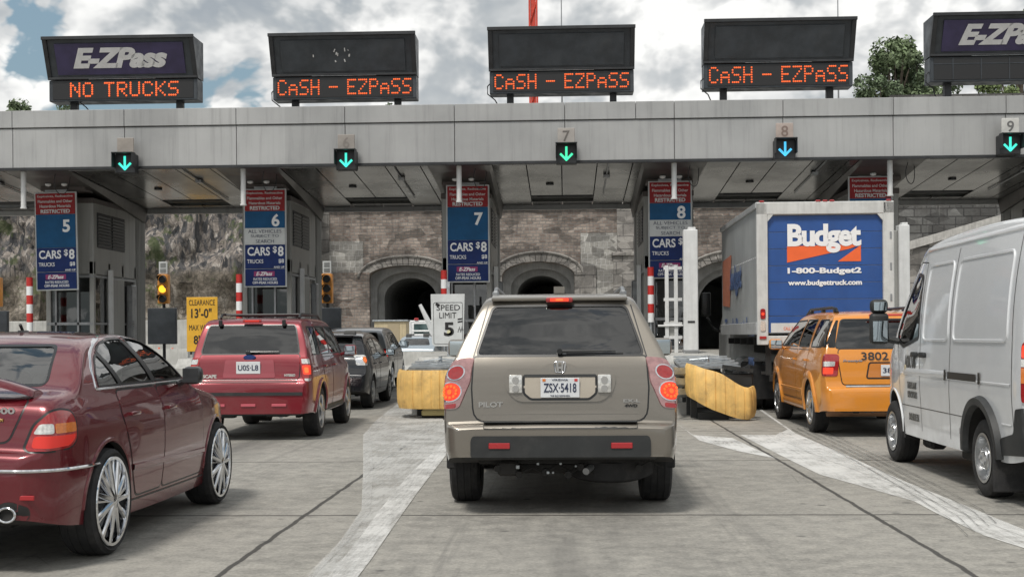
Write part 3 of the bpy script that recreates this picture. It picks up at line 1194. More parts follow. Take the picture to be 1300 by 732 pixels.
def sof_panel(x0, x1, y0, y1, g=None, dz=0.0, th=.05):
    g = g or sof
    a, b = zsof(y0) + dz, zsof(y1) + dz
    g.bm.faces.new([g.bm.verts.new(p) for p in ((x0, y0, a), (x1, y0, a), (x1, y1, b), (x0, y1, b))])
    # turned up edges so that seams read as gaps
    for (p, q, za, zb_) in (((x0, y0), (x0, y1), a, b), ((x1, y0), (x1, y1), a, b)):
        g.bm.faces.new([g.bm.verts.new(v) for v in ((p[0], p[1], za), (q[0], q[1], zb_), (q[0], q[1], zb_ + th), (p[0], p[1], za + th))])


depth = YB - YC
slots = []
for k in range(4, 11):
    lx = -8.98 + (k - 5) * PITCH
    slots.append((lx - .78, lx + .78))
xs = []
x = XL
while x < XR - .05:
    x1 = min(x + .745, XR)
    xs.append((x + .012, x1 - .012))
    x = x1
for a, b in xs:
    mid = (a + b) / 2
    inslot = any(s0 < mid < s1 for s0, s1 in slots)
    if inslot:
        sof_panel(a, b, .12, depth - 1.35)
        sof_panel(a, b, depth - .45, depth)
    else:
        sof_panel(a, b, .12, depth)
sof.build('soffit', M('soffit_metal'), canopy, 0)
bk = MB()
sof_panel(XL, XR, .12, depth, bk, .16, 0.0)
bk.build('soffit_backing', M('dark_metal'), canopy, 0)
for s0, s1 in slots:
    y0, y1 = depth - 1.35, depth - .45
    g = MB()
    g.box(((s0 + s1) / 2, (y0 + y1) / 2, zsof((y0 + y1) / 2) + .12), (s1 - s0, y1 - y0 - .1, .03))
    for q in (.32, .5, .68):
        g.cyl((s0 + .1, y0 + (y1 - y0) * q, zsof(y0) + .05), (s1 - .1, y0 + (y1 - y0) * q, zsof(y0) + .05), .02, n=8)
    g.build('lamp_slot', M('dark_metal'), canopy)
# joints, small round openings and stained haunch beams over each island
for k, ix in ISL.items():
    g = MB()
    w = .62
    n = 14
    for i in range(n):
        y0, y1 = .2 + (depth - .2) * i / n, .2 + (depth - .2) * (i + 1) / n
        def drop(y):
            return .04 + .30 * (y / depth) ** 1.3
        g.bm.faces.new([g.bm.verts.new(p) for p in ((ix - w, y0, zsof(y0) - drop(y0)), (ix + w, y0, zsof(y0) - drop(y0)), (ix + w, y1, zsof(y1) - drop(y1)), (ix - w, y1, zsof(y1) - drop(y1)))])
        for sg in (-1, 1):
            g.bm.faces.new([g.bm.verts.new(p) for p in ((ix + sg * w, y0, zsof(y0) - drop(y0)), (ix + sg * (w + .06), y0, zsof(y0) - .01), (ix + sg * (w + .06), y1, zsof(y1) - .01), (ix + sg * w, y1, zsof(y1) - drop(y1)))])
    bmesh.ops.remove_doubles(g.bm, verts=g.bm.verts[:], dist=.001)
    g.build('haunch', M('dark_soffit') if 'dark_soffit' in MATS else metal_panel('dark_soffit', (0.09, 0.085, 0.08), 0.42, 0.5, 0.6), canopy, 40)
MB().box(((XL + XR) / 2, depth + .1, ZS - .02), (XR - XL, .16, .12), .01).build('rear_trim', M('fascia_metal'), canopy)
MB().box(((XL + XR) / 2, depth + .2, (ZS + ZT) / 2 + .05), (XR - XL, .08, ZT - ZS - .15)).build('rear_fascia', M('booth_metal'), canopy)


# small fittings: header lamps above each price sign, conduit and cable loops under the soffit, cameras on the beam
for k in (5, 6, 7, 8, 9):
    ix = ISL[k]
    for sx in (-.18, .18):
        MB().lathe([(0, .02), (.06, .02), (.07, 0), (.05, -.03), (0, -.045)], 14, Matrix.Translation((ix + sx, 1.35, zsof(1.3) - .12))).build('down_light', M('white_paint'), canopy)
for k in range(4, 10):
    lx = -8.98 + (k - 5) * PITCH
    g = MB().tube([(lx - 1.5, .25, zsof(.25) - .03), (lx + .1, .25, zsof(.25) - .03), (lx + .18, .25, zsof(.2) - .02)], .018, 6)
    g.tube([(lx + .9, .2, zsof(.2) - .02), (lx + .9, depth - 1.4, zsof(depth - 1.4) - .03)], .016, 6)
    g.box((lx + .9, 1.6, zsof(1.6) - .04), (.14, .2, .07), .01)
    g.build('conduit', M('steel_grey'), canopy)
    MB().cyl((lx - .35, 2.6, zsof(2.6) - .03), (lx - .35, 2.6, zsof(2.6) + .01), .09, n=18).build('round_vent', M('dark_metal'), canopy)
for k in (5, 6, 7, 8, 9):
    xx = ISL[k] + .32
    pts = [(xx + .02, .5, zsof(.5) - .02), (xx - .04, .52, zsof(.5) - .22), (xx + .0, .55, zsof(.5) - .42), (xx + .10, .6, zsof(.5) - .50), (xx + .2, .7, zsof(.5) - .40), (xx + .22, .8, zsof(.8) - .05)]
    MB().tube(chaikin(pts, 2), .009, 5).build('cable', M('dark_metal'), canopy)

# hanging white pipes below the fascia
for k in (5, 6, 7, 8, 9):
    pxx = {5: 30, 6: 309, 7: 583, 8: 856, 9: 1130}[k]
    xq, z1 = pt(pxx, 258 - (k - 5) * 4 + 5, 26.3)
    g = MB()
    g.cyl((0, 0, z1), (0, 0, zsof(.3)), .055, n=14)
    g.cyl((0, 0, zsof(.3) - .03), (0, 0, zsof(.3) + .02), .10, n=14)
    g.cyl((0, 0, z1 - .03), (0, 0, z1), .068, n=14)
    nm = {5: 'white pipe hanging from the canopy left of the lane 5 price sign', 6: 'white pipe hanging at the left edge of the lane 6 price sign',
          7: 'white pipe hanging in front of the red panel of the lane 7 price sign', 8: 'white pipe hanging in front of the lane 8 price sign',
          9: 'white pipe hanging over the roof of the box truck'}[k]
    o = g.build('hanging_pipe', M('white_paint'))
    o.location = (xq, 26.3, 0)
    tag(o, nm, 'pipe', 'pipes hanging from the canopy')

# ---------------------------------------------------------------- overhead signs
F57 = {'N': "10001 11001 10101 10101 10011 10001 10001", 'O': "01110 10001 10001 10001 10001 10001 01110",
       'T': "11111 00100 00100 00100 00100 00100 00100", 'R': "11110 10001 10001 11110 10100 10010 10001",
       'U': "10001 10001 10001 10001 10001 10001 01110", 'C': "01110 10001 10000 10000 10000 10001 01110",
       'K': "10001 10010 10100 11000 10100 10010 10001", 'S': "01111 10000 10000 01110 00001 00001 11110",
       'a': "00000 00000 01110 10001 11111 10001 10001", 'H': "10001 10001 10001 11111 10001 10001 10001",
       '-': "00000 00000 00000 11111 00000 00000 00000", 'E': "11111 10000 10000 11110 10000 10000 11111",
       'Z': "11111 00001 00010 00100 01000 10000 11111", 'P': "11110 10001 10001 11110 10000 10000 10000",
       ' ': "000 000 000 000 000 000 000"}


def led_text(s, w, h):
    cols = 0
    pts = []
    starts = []
    for ch in s:
        starts.append(len(pts))
        rows = F57[ch].split()
        for j, r_ in enumerate(rows):
            for i, b in enumerate(r_):
                if b == '1':
                    pts.append((cols + i, j))
        cols += len(rows[0]) + 1
    cols -= 2
    dx, dz = w / cols, h / 6
    r = min(dx, dz) * 0.50
    out = []
    starts.append(len(pts))
    for a_, b_ in zip(starts[:-1], starts[1:]):
      if b_ == a_:
        continue
      g = MB()
      out.append(g)
      for i, j in pts[a_:b_]:
        bmesh.ops.create_cone(g.bm, cap_ends=True, segments=7, radius1=r, radius2=r * .6, depth=.008,
                              matrix=Matrix.Translation((-w / 2 + i * dx, -.004, h / 2 - j * dz)) @ Matrix.Rotation(R(90), 4, 'X'))
    return out


SIGN_PX = {5: (57, 253, 50, 100, 128), 6: (343, 530, 46, 96, 126), 7: (624, 810, 38, 89, 118), 8: (896, 1088, 28, 79, 111), 9: (1183, 1375, 20, 70, 103)}
for k, (x0, x1, yt, ym, yb) in SIGN_PX.items():
    Y = 26.35
    X0, X1 = pt((x0 + 8 if k < 7 else x0), HOR, Y)[0], pt((x1 if k < 7 else x1 - 3), HOR, Y)[0]
    if k == 6:
        X0, X1 = pt(349, HOR, Y)[0], pt(531, HOR, Y)[0]
    cxm = (x0 + x1) / 2
    zt, zm, zb = pt(cxm, yt + 1, Y)[1], pt(cxm, ym, Y)[1], pt(cxm, yb, Y)[1]
    w = X1 - X0
    lab = {5: 'black overhead sign with a silver logo above the amber words NO TRUCKS', 6: 'black overhead sign reading CASH - EZPASS, second from the left, with scratched upper panel',
           7: 'black overhead sign reading CASH - EZPASS in the middle over lane 7', 8: 'black overhead sign reading CASH - EZPASS over lane 8 left of the treetops',
           9: 'rightmost black overhead sign with a silver logo and unlit lower panel'}[k]
    rt = thing('overhead_sign', lab, 'overhead sign', ((X0 + X1) / 2, Y, 0), 0, 'overhead signs on the canopy roof')
    lean = .34
    # upper cabinet leans forward as a hood
    cab = MB()
    cab.prism([(-lean, zt), (-lean + .03, zt - .05), (-.02, zm), (.45, zm), (.45, zt)], -w / 2, w / 2, 'X')
    cab.build('cabinet', M('sign_black'), rt, 20)
    fr = MB()
    fr.box((0, -lean - .012, zt - .02), (w + .05, .05, .07), .006)
    for sg in (-1, 1):
        a = math.atan2(lean - .03, zt - .05 - zm)
        fr.box((sg * (w / 2 - .03), -lean / 2 - .005, (zt - .05 + zm) / 2), (.09, .05, (zt - zm) / math.cos(a) * .96), .006, Matrix.Rotation(a, 4, 'X'))
    fr.box((0, -.035, zm + .01), (w + .02, .06, .05), .006)
    fr.build('hood_frame', M('dark_metal'), rt)
    # inner panel on the leaning face
    a = math.atan2(lean - .03, zt - .05 - zm)
    pm = M('sign_purple') if k in (5, 9) else M('sign_black')
    ph = (zt - zm) * .80
    panel = MB().box((0, 0, 0), (w * .86, .014, ph), .003).build('panel', pm, rt)
    panel.location = (0, -lean / 2 - .012, (zt - .05 + zm) / 2)
    panel.rotation_euler = (a, 0, 0)
    if k in (5, 9):
        tx = text('E-ZPass', (0, -.012, .02), M('logo_silver'), panel, width=w * .64, height=.43, bold=.048, shear=.32, spacing=.92)
    if k == 6:
        g = MB()
        rr = random.Random(3)
        for q in range(9):
            u, v_ = rr.uniform(-.18, .14), rr.uniform(-.12, .14)
            g.box((u, -.010, v_), (rr.uniform(.01, .03), .003, rr.uniform(.02, .09)), 0, ('Y', rr.uniform(-.6, .6)))
        g.box((-.62, -.010, 0), (.02, .003, .05))
        g.build('scratches', M('logo_silver'), panel)
    # LED cabinet
    MB().box((0, .2, (zm + zb) / 2 - .01), (w, .42, zm - zb - .02), .01).build('message_cabinet', M('sign_black'), rt)
    mp = MB().box((0, -.016, (zm + zb) / 2), (w * .95, .012, (zm - zb) * .84), .003).build('message_panel', M('led_off'), rt)
    if k == 9:
        g = MB()
        for q in range(-2, 3):
            g.box((q * w * .19 + .1, -.026, (zm + zb) / 2), (.02, .012, (zm - zb) * .84))
        g.box((0, -.026, (zm + zb) / 2 + .1), (w * .95, .01, .015))
        g.build('panel_seam', M('sign_black'), rt)
    else:
        s = 'NO TRUCKS' if k == 5 else 'CaSH - EZPaSS'
        wd = w * (.72 if k == 5 else .92)
        for gg in led_text(s, wd, (zm - zb) * .58):
            lt = gg.build('led_letter', M('led_amber'), mp, 0)
            lt.location = (0 if k != 5 else .03, -.026, (zm + zb) / 2 + .005)
    MB().box((0, -.05, zm - .005), (w * .45, .03, .022), .004).build('light_bar', M('galvanised'), rt)
    for sg in (-.36, .36):
        g = MB().box((sg * w, .25, (zb + ZT - .12) / 2), (.14, .16, zb - ZT + .22), .01)
        g.box((sg * w, .25, ZT - .03), (.26, .3, .03), .005)
        g.build('post', M('dark_metal'), rt)
    sgn = -1 if k != 5 else 1
    xa = (-w / 2) if k != 5 else -w * .3
    MB().tube([(xa + .02, .1, zb + .25), (xa - .05, .1, zb + .18), (xa - .05, .12, zb + .02), (xa + .1, .14, zb - .1), (xa + .2, .2, ZT + .0)], .013, 6).build('cable', M('dark_metal'), rt)

# ---------------------------------------------------------------- lane arrow signals on the fascia
for k, px in {5: 160, 6: 440, 7: 719, 8: 996, 9: 1281}.items():
    Y = 25.78
    py = {5: 208, 6: 204, 7: 196, 8: 190, 9: 184}[k]
    X, Z = pt(px, py, Y)
    col, cn = {5: ('led_cyan', 'turquoise'), 6: ('led_cyan', 'turquoise'), 7: ('led_green', 'green'), 8: ('led_blue', 'blue'), 9: ('led_cyan', 'turquoise')}[k]
    lab = {5: 'leftmost lane signal with a turquoise down arrow under a blank faded plate', 6: 'lane signal with a turquoise arrow and faded 6 plate, second from the left',
           7: 'lane signal with a green down arrow under a number 7 plate', 8: 'lane signal with a blue down arrow under a number 8 plate', 9: 'rightmost lane signal with a turquoise arrow under a bright 9 plate'}[k]
    rt = thing('lane_signal', lab, 'lane signal', (X, Y, Z), 0, 'lane arrow signals on the canopy edge')
    MB().box((0, .05, 0), (.42, .24, .40), .015).build('housing', M('dark_metal'), rt)
    g = MB()
    g.box((0, -.16, .205), (.44, .20, .015)).box((-.212, -.16, .06), (.012, .20, .30)).box((.212, -.16, .06), (.012, .20, .30))
    g.build('visor', M('dark_metal'), rt)
    g = MB()
    g.box((0, -.075, .03), (.045, .012, .24))
    for sg in (-1, 1):
        g.box((sg * .058, -.075, -.062), (.045, .011, .19), 0, ('Y', -sg * R(-45)))
    g.build('arrow', M(col), rt, 0)
    zp = .37
    pl = MB().box((.02 if k == 9 else 0, -.02, zp), (.35, .03, .33), .01).build('number_plate', pmat('plate_stone' + str(k), {5: (.27, .245, .22), 6: (.26, .24, .22), 7: (.33, .31, .29), 8: (.37, .31, .28), 9: (.5, .5, .48)}[k], .6, var=.12, dirt=.2), rt)
    if k != 5:
        ink = pmat('ink_' + str(k), {6: (.19, .17, .155), 7: (.12, .11, .10), 8: (.19, .14, .12), 9: (.12, .12, .12)}[k], .6)
        text(str(k), (.02 if k == 9 else 0, -.037, zp), ink, pl, height=.22, bold=.012)
    MB().box((0, .13, .2), (.08, .14, .3)).build('bracket', M('steel_grey'), rt)

# ---------------------------------------------------------------- islands, booths, price signs
kerb_m = pmat('kerb_concrete', (0.36, 0.355, 0.335), 0.85, var=0.2, vscale=2.5, dirt=0.4, streak=0.2, bump=0.4, bscale=40)
LANE_TXT = {5: 'lane 5', 6: 'lane 6', 7: 'lane 7', 8: 'lane 8', 9: 'lane 9', 10: 'the right edge'}
for k, ix in ISL.items():
    isl = thing('toll_island', {5: 'raised concrete toll island at the far left', 6: 'raised concrete toll island beside the black hatchback', 7: 'raised concrete island behind the straight yellow crash cushion',
                               8: 'raised concrete island behind the twisted yellow crash cushion', 9: 'raised concrete island between the box truck and the far right lane', 10: 'raised concrete island at the far right under the dark booth'}[k],
                'traffic island', (ix, 22.4, 0), 0, 'toll islands')
    P = fillet([(-.62, 0), (.62, 0), (.62, 18), (-.62, 18)], [.6, .6, .2, .2], 6)
    MB().prism(P, 0, .2, 'Z').build('kerb', kerb_m, isl, 30)
    g = MB()
    g.prism([(.55, .2), (.55, .85), (.75, 1.02), (4.6, 1.08), (4.6, .2)], -.5, .5, 'X')
    g.build('crash_block', pmat('block_concrete', (0.42, 0.42, 0.40), 0.85, var=0.18, vscale=1.6, streak=0.5, dirt=0.3, bump=0.3), isl, 20)
    # bollards behind
    # booth
    bt = thing('toll_booth', {5: 'grey metal toll booth behind the lane 5 price sign', 6: 'grey metal toll booth behind the lane 6 price sign', 7: 'grey metal toll booth behind the lane 7 price sign',
                              8: 'grey metal toll booth behind the lane 8 price sign and white gantry posts', 9: 'grey toll booth hidden behind the box truck', 10: 'dark toll booth at the right edge above the white van'}[k],
               'toll booth', (ix, 28.0, .2), 0, 'toll booths on the islands')
    zt = zsof(31.4 - YC) - .30
    w2 = .55
    body = MB()
    body.box((0, 1.48, 3.49), (2 * w2, 2.8, 1.66), .02)      # upper metal housing
    body.box((0, 1.48, .45), (2 * w2, 2.8, .9), .02)
    for yy in (.13, 1.05, 1.95, 2.82):
        for sx in (-1, 1):
            body.box((sx * (w2 - .05), yy, 1.9), (.1, .1, 2.1))
    body.build('wall', M('booth_metal'), bt)
    gl = MB()
    gl.box((0, .15, 1.85), (2 * w2 - .2, .03, 1.85)).box((0, 2.78, 1.85), (2 * w2 - .2, .03, 1.85))
    gl.box((-w2 + .05, 1.47, 1.85), (.03, 2.6, 1.85)).box((w2 - .05, 1.47, 1.85), (.03, 2.6, 1.85))
    gl.build('window', M('mid_glass'), bt)
    g = MB().box((.1, 1.7, 1.05), (.7, .9, .3), .02).box((-.2, 2.1, 1.35), (.4, .45, .9), .05).box((.22, 1.4, 1.4), (.3, .28, .26), .02)
    g.build('counter', M('interior'), bt)
    fr = MB()
    for zz in (.93, 1.55, 2.62):
        fr.box((0, .10, zz), (2 * w2 - .04, .05, .06))
        for sx in (-1, 1):
            fr.box((sx * (w2 - .01), 1.48, zz), (.04, 2.7, .05))
    fr.box((.18, .10, 1.8), (.04, .05, 1.7)).box((-.33, .10, 1.8), (.04, .05, 1.7))
    fr.build('window_frame', M('steel_grey'), bt)
    # louvred panels on the lane faces
    for sx in (-1, 1):
        g = MB()
        for q in range(2):
            yc = .72 + q * .92
            for r_ in range(10):
                g.box((sx * (w2 + .012), yc, 3.35 + r_ * .072), (.03, .82, .045), 0, ('Y', sx * .5))
            g.box((sx * (w2 + .006), yc, 3.68), (.012, .86, .80))
        g.build('louvre_panel', M('dark_metal'), bt)
    # doors, pipes and boxes on the lane faces
    for sx in (-1, 1):
        MB().box((sx * (w2 + .02), 1.5, 1.45), (.04, .9, 2.3), .01).build('sliding_door', M('booth_metal'), bt)
        MB().box((sx * (w2 + .06), .98, 1.5), (.1, .1, 2.6), .01).build('door_post', M('white_paint'), bt)
        g = MB().box((sx * (w2 + .09), 2.3, 1.55), (.14, .34, 1.9), .02)
        for r_ in range(8):
            g.box((sx * (w2 + .165), 2.3, 1.2 + r_ * .06), (.02, .22, .03))
        g.build('card_machine', M('steel_grey'), bt)
    # fluted rear column carrying the canopy
    g = MB()
    g.box((0, 3.22, (zt + .3) / 2), (2 * w2 + .02, .66, zt + .3), .02)
    for sx in (-1, 1):
        for q in range(6):
            g.box((sx * (w2 + .015), 2.97 + q * .10, (zt + .3) / 2), (.03, .055, zt + .28), .01)
    g.build('column', M('booth_metal'), bt)
    MB().box((0, 1.8, zt - .02), (2 * w2 + .02, 3.5, .12), .01).build('head_beam', metal_panel('head_metal', (0.10, 0.085, 0.08), 0.5, 0.3, 0.5) if 'head_metal' not in MATS else M('head_metal'), bt)
    # header box in front of the booth under the canopy
    MB().box((0, -.05, 4.72), (1.0, .55, .42), .02).build('sign_header', M('head_metal'), bt)

# price signs
LINES = ['Explosives, Radioactive', 'Flammables and Other', 'Hazardous Materials']
for k in (5, 6, 7, 8, 9):
    Y = 27.55
    px = {5: 74, 6: 336, 7: 593.5, 8: 850.5, 9: 1105}[k]
    top = {5: 245, 6: 241, 7: 236, 8: 231, 9: 225}[k]
    bot = {5: 367, 6: 363, 7: 357, 8: 352, 9: 347}[k]
    X, zt = pt(px, top, Y)
    _, zb = pt(px, bot, Y)
    W = .90
    H = zt - zb
    lab = {5: 'blue toll price sign for lane 5 with a red top panel', 6: 'blue toll price sign for lane 6 with a white search notice',
           7: 'plain blue toll price sign for lane 7 behind the tan off-roader', 8: 'toll price sign for lane 8 with a white search notice, partly behind a white post',
           9: 'toll price sign for lane 9, only its red top showing above the box truck'}[k]
    rt = thing('price_sign', lab, 'toll sign', (X, Y, 0), 0, 'toll price signs')
    rt.rotation_euler = (0, R(-.9) if k == 5 else 0, 0)
    MB().box((0, .03, (zt + zb) / 2), (W + .05, .04, H + .05), .008).build('backing', M('toll_white'), rt)
    zr = zt - H * .222
    def panel(name, za, zbb, mat, pad=.012):
        return MB().box((0, 0, (za + zbb) / 2), (W - .012, .02, za - zbb - pad), .003).build(name, M(mat), rt)
    rp = panel('red_panel', zt, zr, 'toll_red')
    for i, s in enumerate(LINES):
        text(s, (0, -.013, zt - .075 - i * .107), M('toll_white'), rp, height=.062, width=[.80, .78, .70][i], bold=.01)
    text('RESTRICTED', (0, -.013, zr + .07), M('toll_white'), rp, height=.085, width=.66, bold=.03)
    lowz = zb + H * .18
    midz = zb + H * .432
    bp = panel('blue_panel', zr, midz, 'toll_blue', 0.0)
    nav = panel('rate_panel', midz, lowz, 'toll_navy', .012)
    text(str(k), (.24, -.013, zr - (.26 if k in (5, 7) else .20)), M('white_vinyl'), bp, height=.28, bold=.03)
    if k in (6, 8, 9):
        wp = MB().box((0, -.008, midz + H * .085), (W - .01, .02, H * .172), .003).build('notice_panel', M('toll_white'), rt)
        for i, s in enumerate(['ALL VEHICLES', 'SUBJECT TO', 'SEARCH']):
            text(s, (0, -.021, midz + H * .085 + .110 - i * .110), M('plate_ink'), wp, height=.075, width=[.74, .62, .40][i], bold=-.005)
    text('CARS', (-.14, -.013, midz - .15), M('white_vinyl'), nav, height=.19, width=.50, bold=.025)
    text('$', (.22, -.013, midz - .12), M('white_vinyl'), nav, height=.16, width=.09, bold=.02)
    text('8', (.35, -.013, midz - .15), M('white_vinyl'), nav, height=.22, width=.125, bold=.03)
    text('TRUCKS', (-.22, -.013, midz - .37), M('white_vinyl'), nav, height=.085, width=.36, bold=.01)
    text('$8', (.36, -.013, midz - .37), M('white_vinyl'), nav, height=.10, width=.12, bold=.02)
    text('AND UP', (.31, -.013, midz - .50), M('white_vinyl'), nav, height=.045, width=.24, bold=.02)
    ep = panel('pass_panel', lowz, zb, 'toll_navy')
    MB().box((-.02, -.013, lowz - .11), (.46, .008, .11), .002).build('logo_patch', M('logo_magenta'), ep)
    text('E-ZPass', (-.02, -.019, lowz - .11), M('white_vinyl'), ep, height=.085, width=.36, bold=.03, shear=.3)
    text('RATES REDUCED', (0, -.013, lowz - .225), M('white_vinyl'), ep, height=.055, width=.52, bold=.015)
    text('OFF-PEAK HOURS', (0, -.013, lowz - .305), M('white_vinyl'), ep, height=.06, width=.56, bold=.02)
    MB().box((0, .09, zt + .02), (.5, .08, .12)).build('bracket', M('steel_grey'), rt)

# striped posts
for k, (px, pyt) in {5: (37.5, 352), 6: (303.5, 348), 7: (563.5, 343), 8: (826, 339)}.items():
    Y = 27.2
    X, zt = pt(px, pyt, Y)
    rt = thing('striped_post', {5: 'red and white striped post left of the lane 5 price sign', 6: 'red and white striped post left of the lane 6 price sign',
                                7: 'red and white striped post behind the speed limit sign', 8: 'red and white striped post left of the lane 8 price sign'}[k], 'post', (X, Y, 0), 0, 'striped posts')
    a, b = MB(), MB()
    h = .197
    n = 6
    for i in range(n):
        MB().cyl((0, 0, zt - i * h), (0, 0, zt - (i + 1) * h), .068, n=16).build('red_band' if i % 2 == 0 else 'white_band', M('stripe_red') if i % 2 == 0 else M('white_vinyl'), rt)
    MB().cyl((0, 0, zt - n * h), (0, 0, 1.05), .035, n=12).cyl((0, 0, 1.05), (0, 0, 1.08), .09, n=12).build('pole', M('galvanised'), rt)
    MB().box((0, 0, .5), (.12, .12, 1.1)).build('base', M('steel_grey'), rt)


# traffic signals with black message boards
def plus_plate(Y):
    pass


for i, (px, lit) in enumerate([(207, True), (415, False), (0, False)]):
    Y = 34.6
    X, zt = pt(px, 348 - i * 0.7, Y)
    if i == 2:
        X, zt = pt(-6, 352, Y)
    lab = ['traffic signal with its amber lamp lit above a black board, left of the clearance sign', 'unlit traffic signal above a black board beside the second booth column', 'traffic signal above a black board at the far left edge'][i]
    rt = thing('traffic_signal', lab, 'traffic light', (X, Y, 0), 0, 'traffic signals beyond the booths')
    hgt = .82
    MB().box((0, .06, zt - hgt / 2), (.30, .22, hgt), .03, seg=2).build('housing', M('signal_yellow'), rt)
    MB().cyl((0, 0.06, .2), (0, .06, zt), .045, n=12).cyl((0, .06, .2), (0, .06, .26), .16, n=12).build('pole', M('dark_metal'), rt)
    for j in range(3):
        zc = zt - .14 - j * .27
        mt = M('amber_lit') if (lit and j == 1) else M('led_off')
        MB().cyl((0, -.075, zc), (0, -.05, zc), .105, n=20).build('lamp', mt, rt)
        if not (lit and j == 1):
            pass
        g = MB()
        pts = [(.118 * math.cos(a), .118 * math.sin(a)) for a in [R(d) for d in range(-20, 201, 20)]]
        vs0 = [g.bm.verts.new((x, -.06, zc + z)) for x, z in pts]
        vs1 = [g.bm.verts.new((x, -.06 - (.20 if 1 < q < len(pts) - 2 else .08), zc + z)) for q, (x, z) in enumerate(pts)]
        for q in range(len(pts) - 1):
            g.bm.faces.new((vs0[q], vs0[q + 1], vs1[q + 1], vs1[q]))
        g.build('visor', M('dark_metal'), rt)
    pl = MB().box((0, .02, zt + .18), (.24, .03, .34), .005).build('plate', M('toll_white'), rt)
    g = MB().box((0, 0.0, zt + .25), (.15, .006, .12)).box((0, -.001, zt + .10), (.16, .006, .1))
    g.build('plate_symbol', M('sign_back'), pl)
    zb_ = zt - hgt
    MB().box((0, -.08, zb_ - .12 - .5), (.80, .14, 1.0), .015).build('message_board', M('sign_black'), rt)

# clearance sign
X, zt = pt(256.5, 377, 39)
_, zb = pt(256.5, 446, 39)
rt = thing('clearance_sign', "yellow clearance sign reading 13'-0\" left of the maroon off-roader", 'sign', (X, 39, 0))
W = .98
bd = MB().box((0, 0, (zt + zb) / 2), (W, .03, zt - zb), .01).build('board', M('clear_yellow'), rt)
text('CLEARANCE', (0, -.02, zt - .17), M('black_ink'), bd, height=.17, width=W * .84)
text("13'-0\"", (-.02, -.02, zt - .50), M('black_ink'), bd, height=.30, width=W * .66, bold=.02)
text('MAX WIDTH', (0, -.02, zt - .95), M('black_ink'), bd, height=.17, width=W * .84)
text("8'-6\"", (0, -.02, zt - 1.33), M('black_ink'), bd, height=.28, width=W * .55, bold=.02)
for sx in (-.3, .3):
    MB().cyl((sx, .05, 0), (sx, .05, zt - .05), .035, n=10).build('post', M('galvanised'), rt)

# speed limit sign on the middle island
Ys = 23.6
X, zt = pt(569, 373, Ys)
_, zb = pt(569, 439, Ys)
rt = thing('speed_limit_sign', 'white speed limit 5 sign with small scrawled marks', 'road sign', (X, Ys, 0))
W = .62
pl = MB().prism(fillet([(-W / 2, zb), (W / 2 - .03, zb), (W / 2, zt), (-W / 2 - .02, zt)], [.07, .07, .01, .01]), -.008, .008, 'Y').build('plate', M('toll_white'), rt)
zc = zb + .40
fr = MB()
P = fillet([(-W / 2 + .035, zb + .04), (W / 2 - .05, zb + .04), (W / 2 - .04, zt - .16), (-W / 2 + .03, zt - .16)], .04, 4)
fr.tube([(x, -.010, z) for x, z in P], .004, 5, True).build('border', M('black_ink'), pl)
text('SPEED', (0, -.011, zt - .255), M('black_ink'), pl, height=.105, width=.44)
text('LIMIT', (-.01, -.011, zt - .40), M('black_ink'), pl, height=.105, width=.32)
text('5', (.01, -.011, zt - .66), M('black_ink'), pl, height=.26, width=.19, bold=.03)
MB().cyl((.02, -.013, zt - .72), (.02, -.010, zt - .72), .05, n=18).build('sticker', pmat('sticker', (.6, .58, .38), .5), pl)
g = MB().box((.22, -.011, zt - .47), (.09, .004, .025), 0, ('Y', -.15)).box((.22, -.011, zt - .52), (.09, .004, .025), 0, ('Y', -.15)).box((-.20, -.011, zt - .20), (.08, .004, .05), 0, ('Y', .5))
for q in range(4):
    g.box((.19 + .025 * q, -.011, zt - .68 + .03 * (q % 2)), (.010, .004, .08), 0, ('Y', .3 * (-1) ** q))
g.build('scrawl', M('black_ink'), pl)
MB().box((0, .05, (zt + .6) / 2), (.06, .05, zt - .15), .005).build('post', M('galvanised'), rt)

# white gantry posts on islands 8 and 9
for k, (pa, pb, top) in {8: (867, 885, 292), 9: (1139, 1153, 286)}.items():
    Y = 24.6
    X0, zt = pt(pa, top, Y)
    X1, _ = pt(pb, top, Y)
    rt = thing('gantry_post', {8: 'white boxed gantry post with ladder frame left of the box truck', 9: 'white boxed gantry post just right of the box truck'}[k], 'post', ((X0 + X1) / 2, Y, 0), 0, 'white gantry posts')
    w = X1 - X0
    MB().box((0, 0, (zt + 1.0) / 2), (w, .22, zt - 1.0), .012).box((w * .1, 0, zt + .02), (w * .55, .16, .06), .01).build('housing', M('white_paint'), rt)
    MB().box((0, -.115, 1.65), (w * .5, .012, .035)).build('handle', M('dark_metal'), rt)
    MB().box((0, 0, .6), (.14, .12, 1.0)).box((0, 0, 1.09), (.3, .3, .03)).build('base', M('steel_grey'), rt)
    if k == 8:
        g = MB()
        for xx in (-.24, -.42):
            g.box((xx, .5, 1.9), (.07, .07, 1.75))
        for zz in (1.35, 1.62, 2.1, 2.72):
            g.box((-.3, .5, zz), (.36, .05, .06))
        g.cyl((-.6, .45, 1.58), (.1, .45, 1.58), .02, n=8)
        g.build('ladder_frame', M('white_paint'), rt)
        MB().box((-.33, .56, 1.5), (.22, .1, .35), .02).build('control_box', M('booth_metal'), rt)
    else:
        MB().box((-w * .9, .05, (zt + .9) / 2), (w * .8, .2, zt - 1.1), .01).build('side_housing', M('booth_metal'), rt)

# ---------------------------------------------------------------- crash cushions
yel = pmat('cushion_yellow', (0.76, 0.49, 0.16), 0.55, var=0.12, vscale=5, streak=.35, dirt=0.55, dirt_col=(0.22, 0.15, 0.08), bump=0.2, bscale=25)


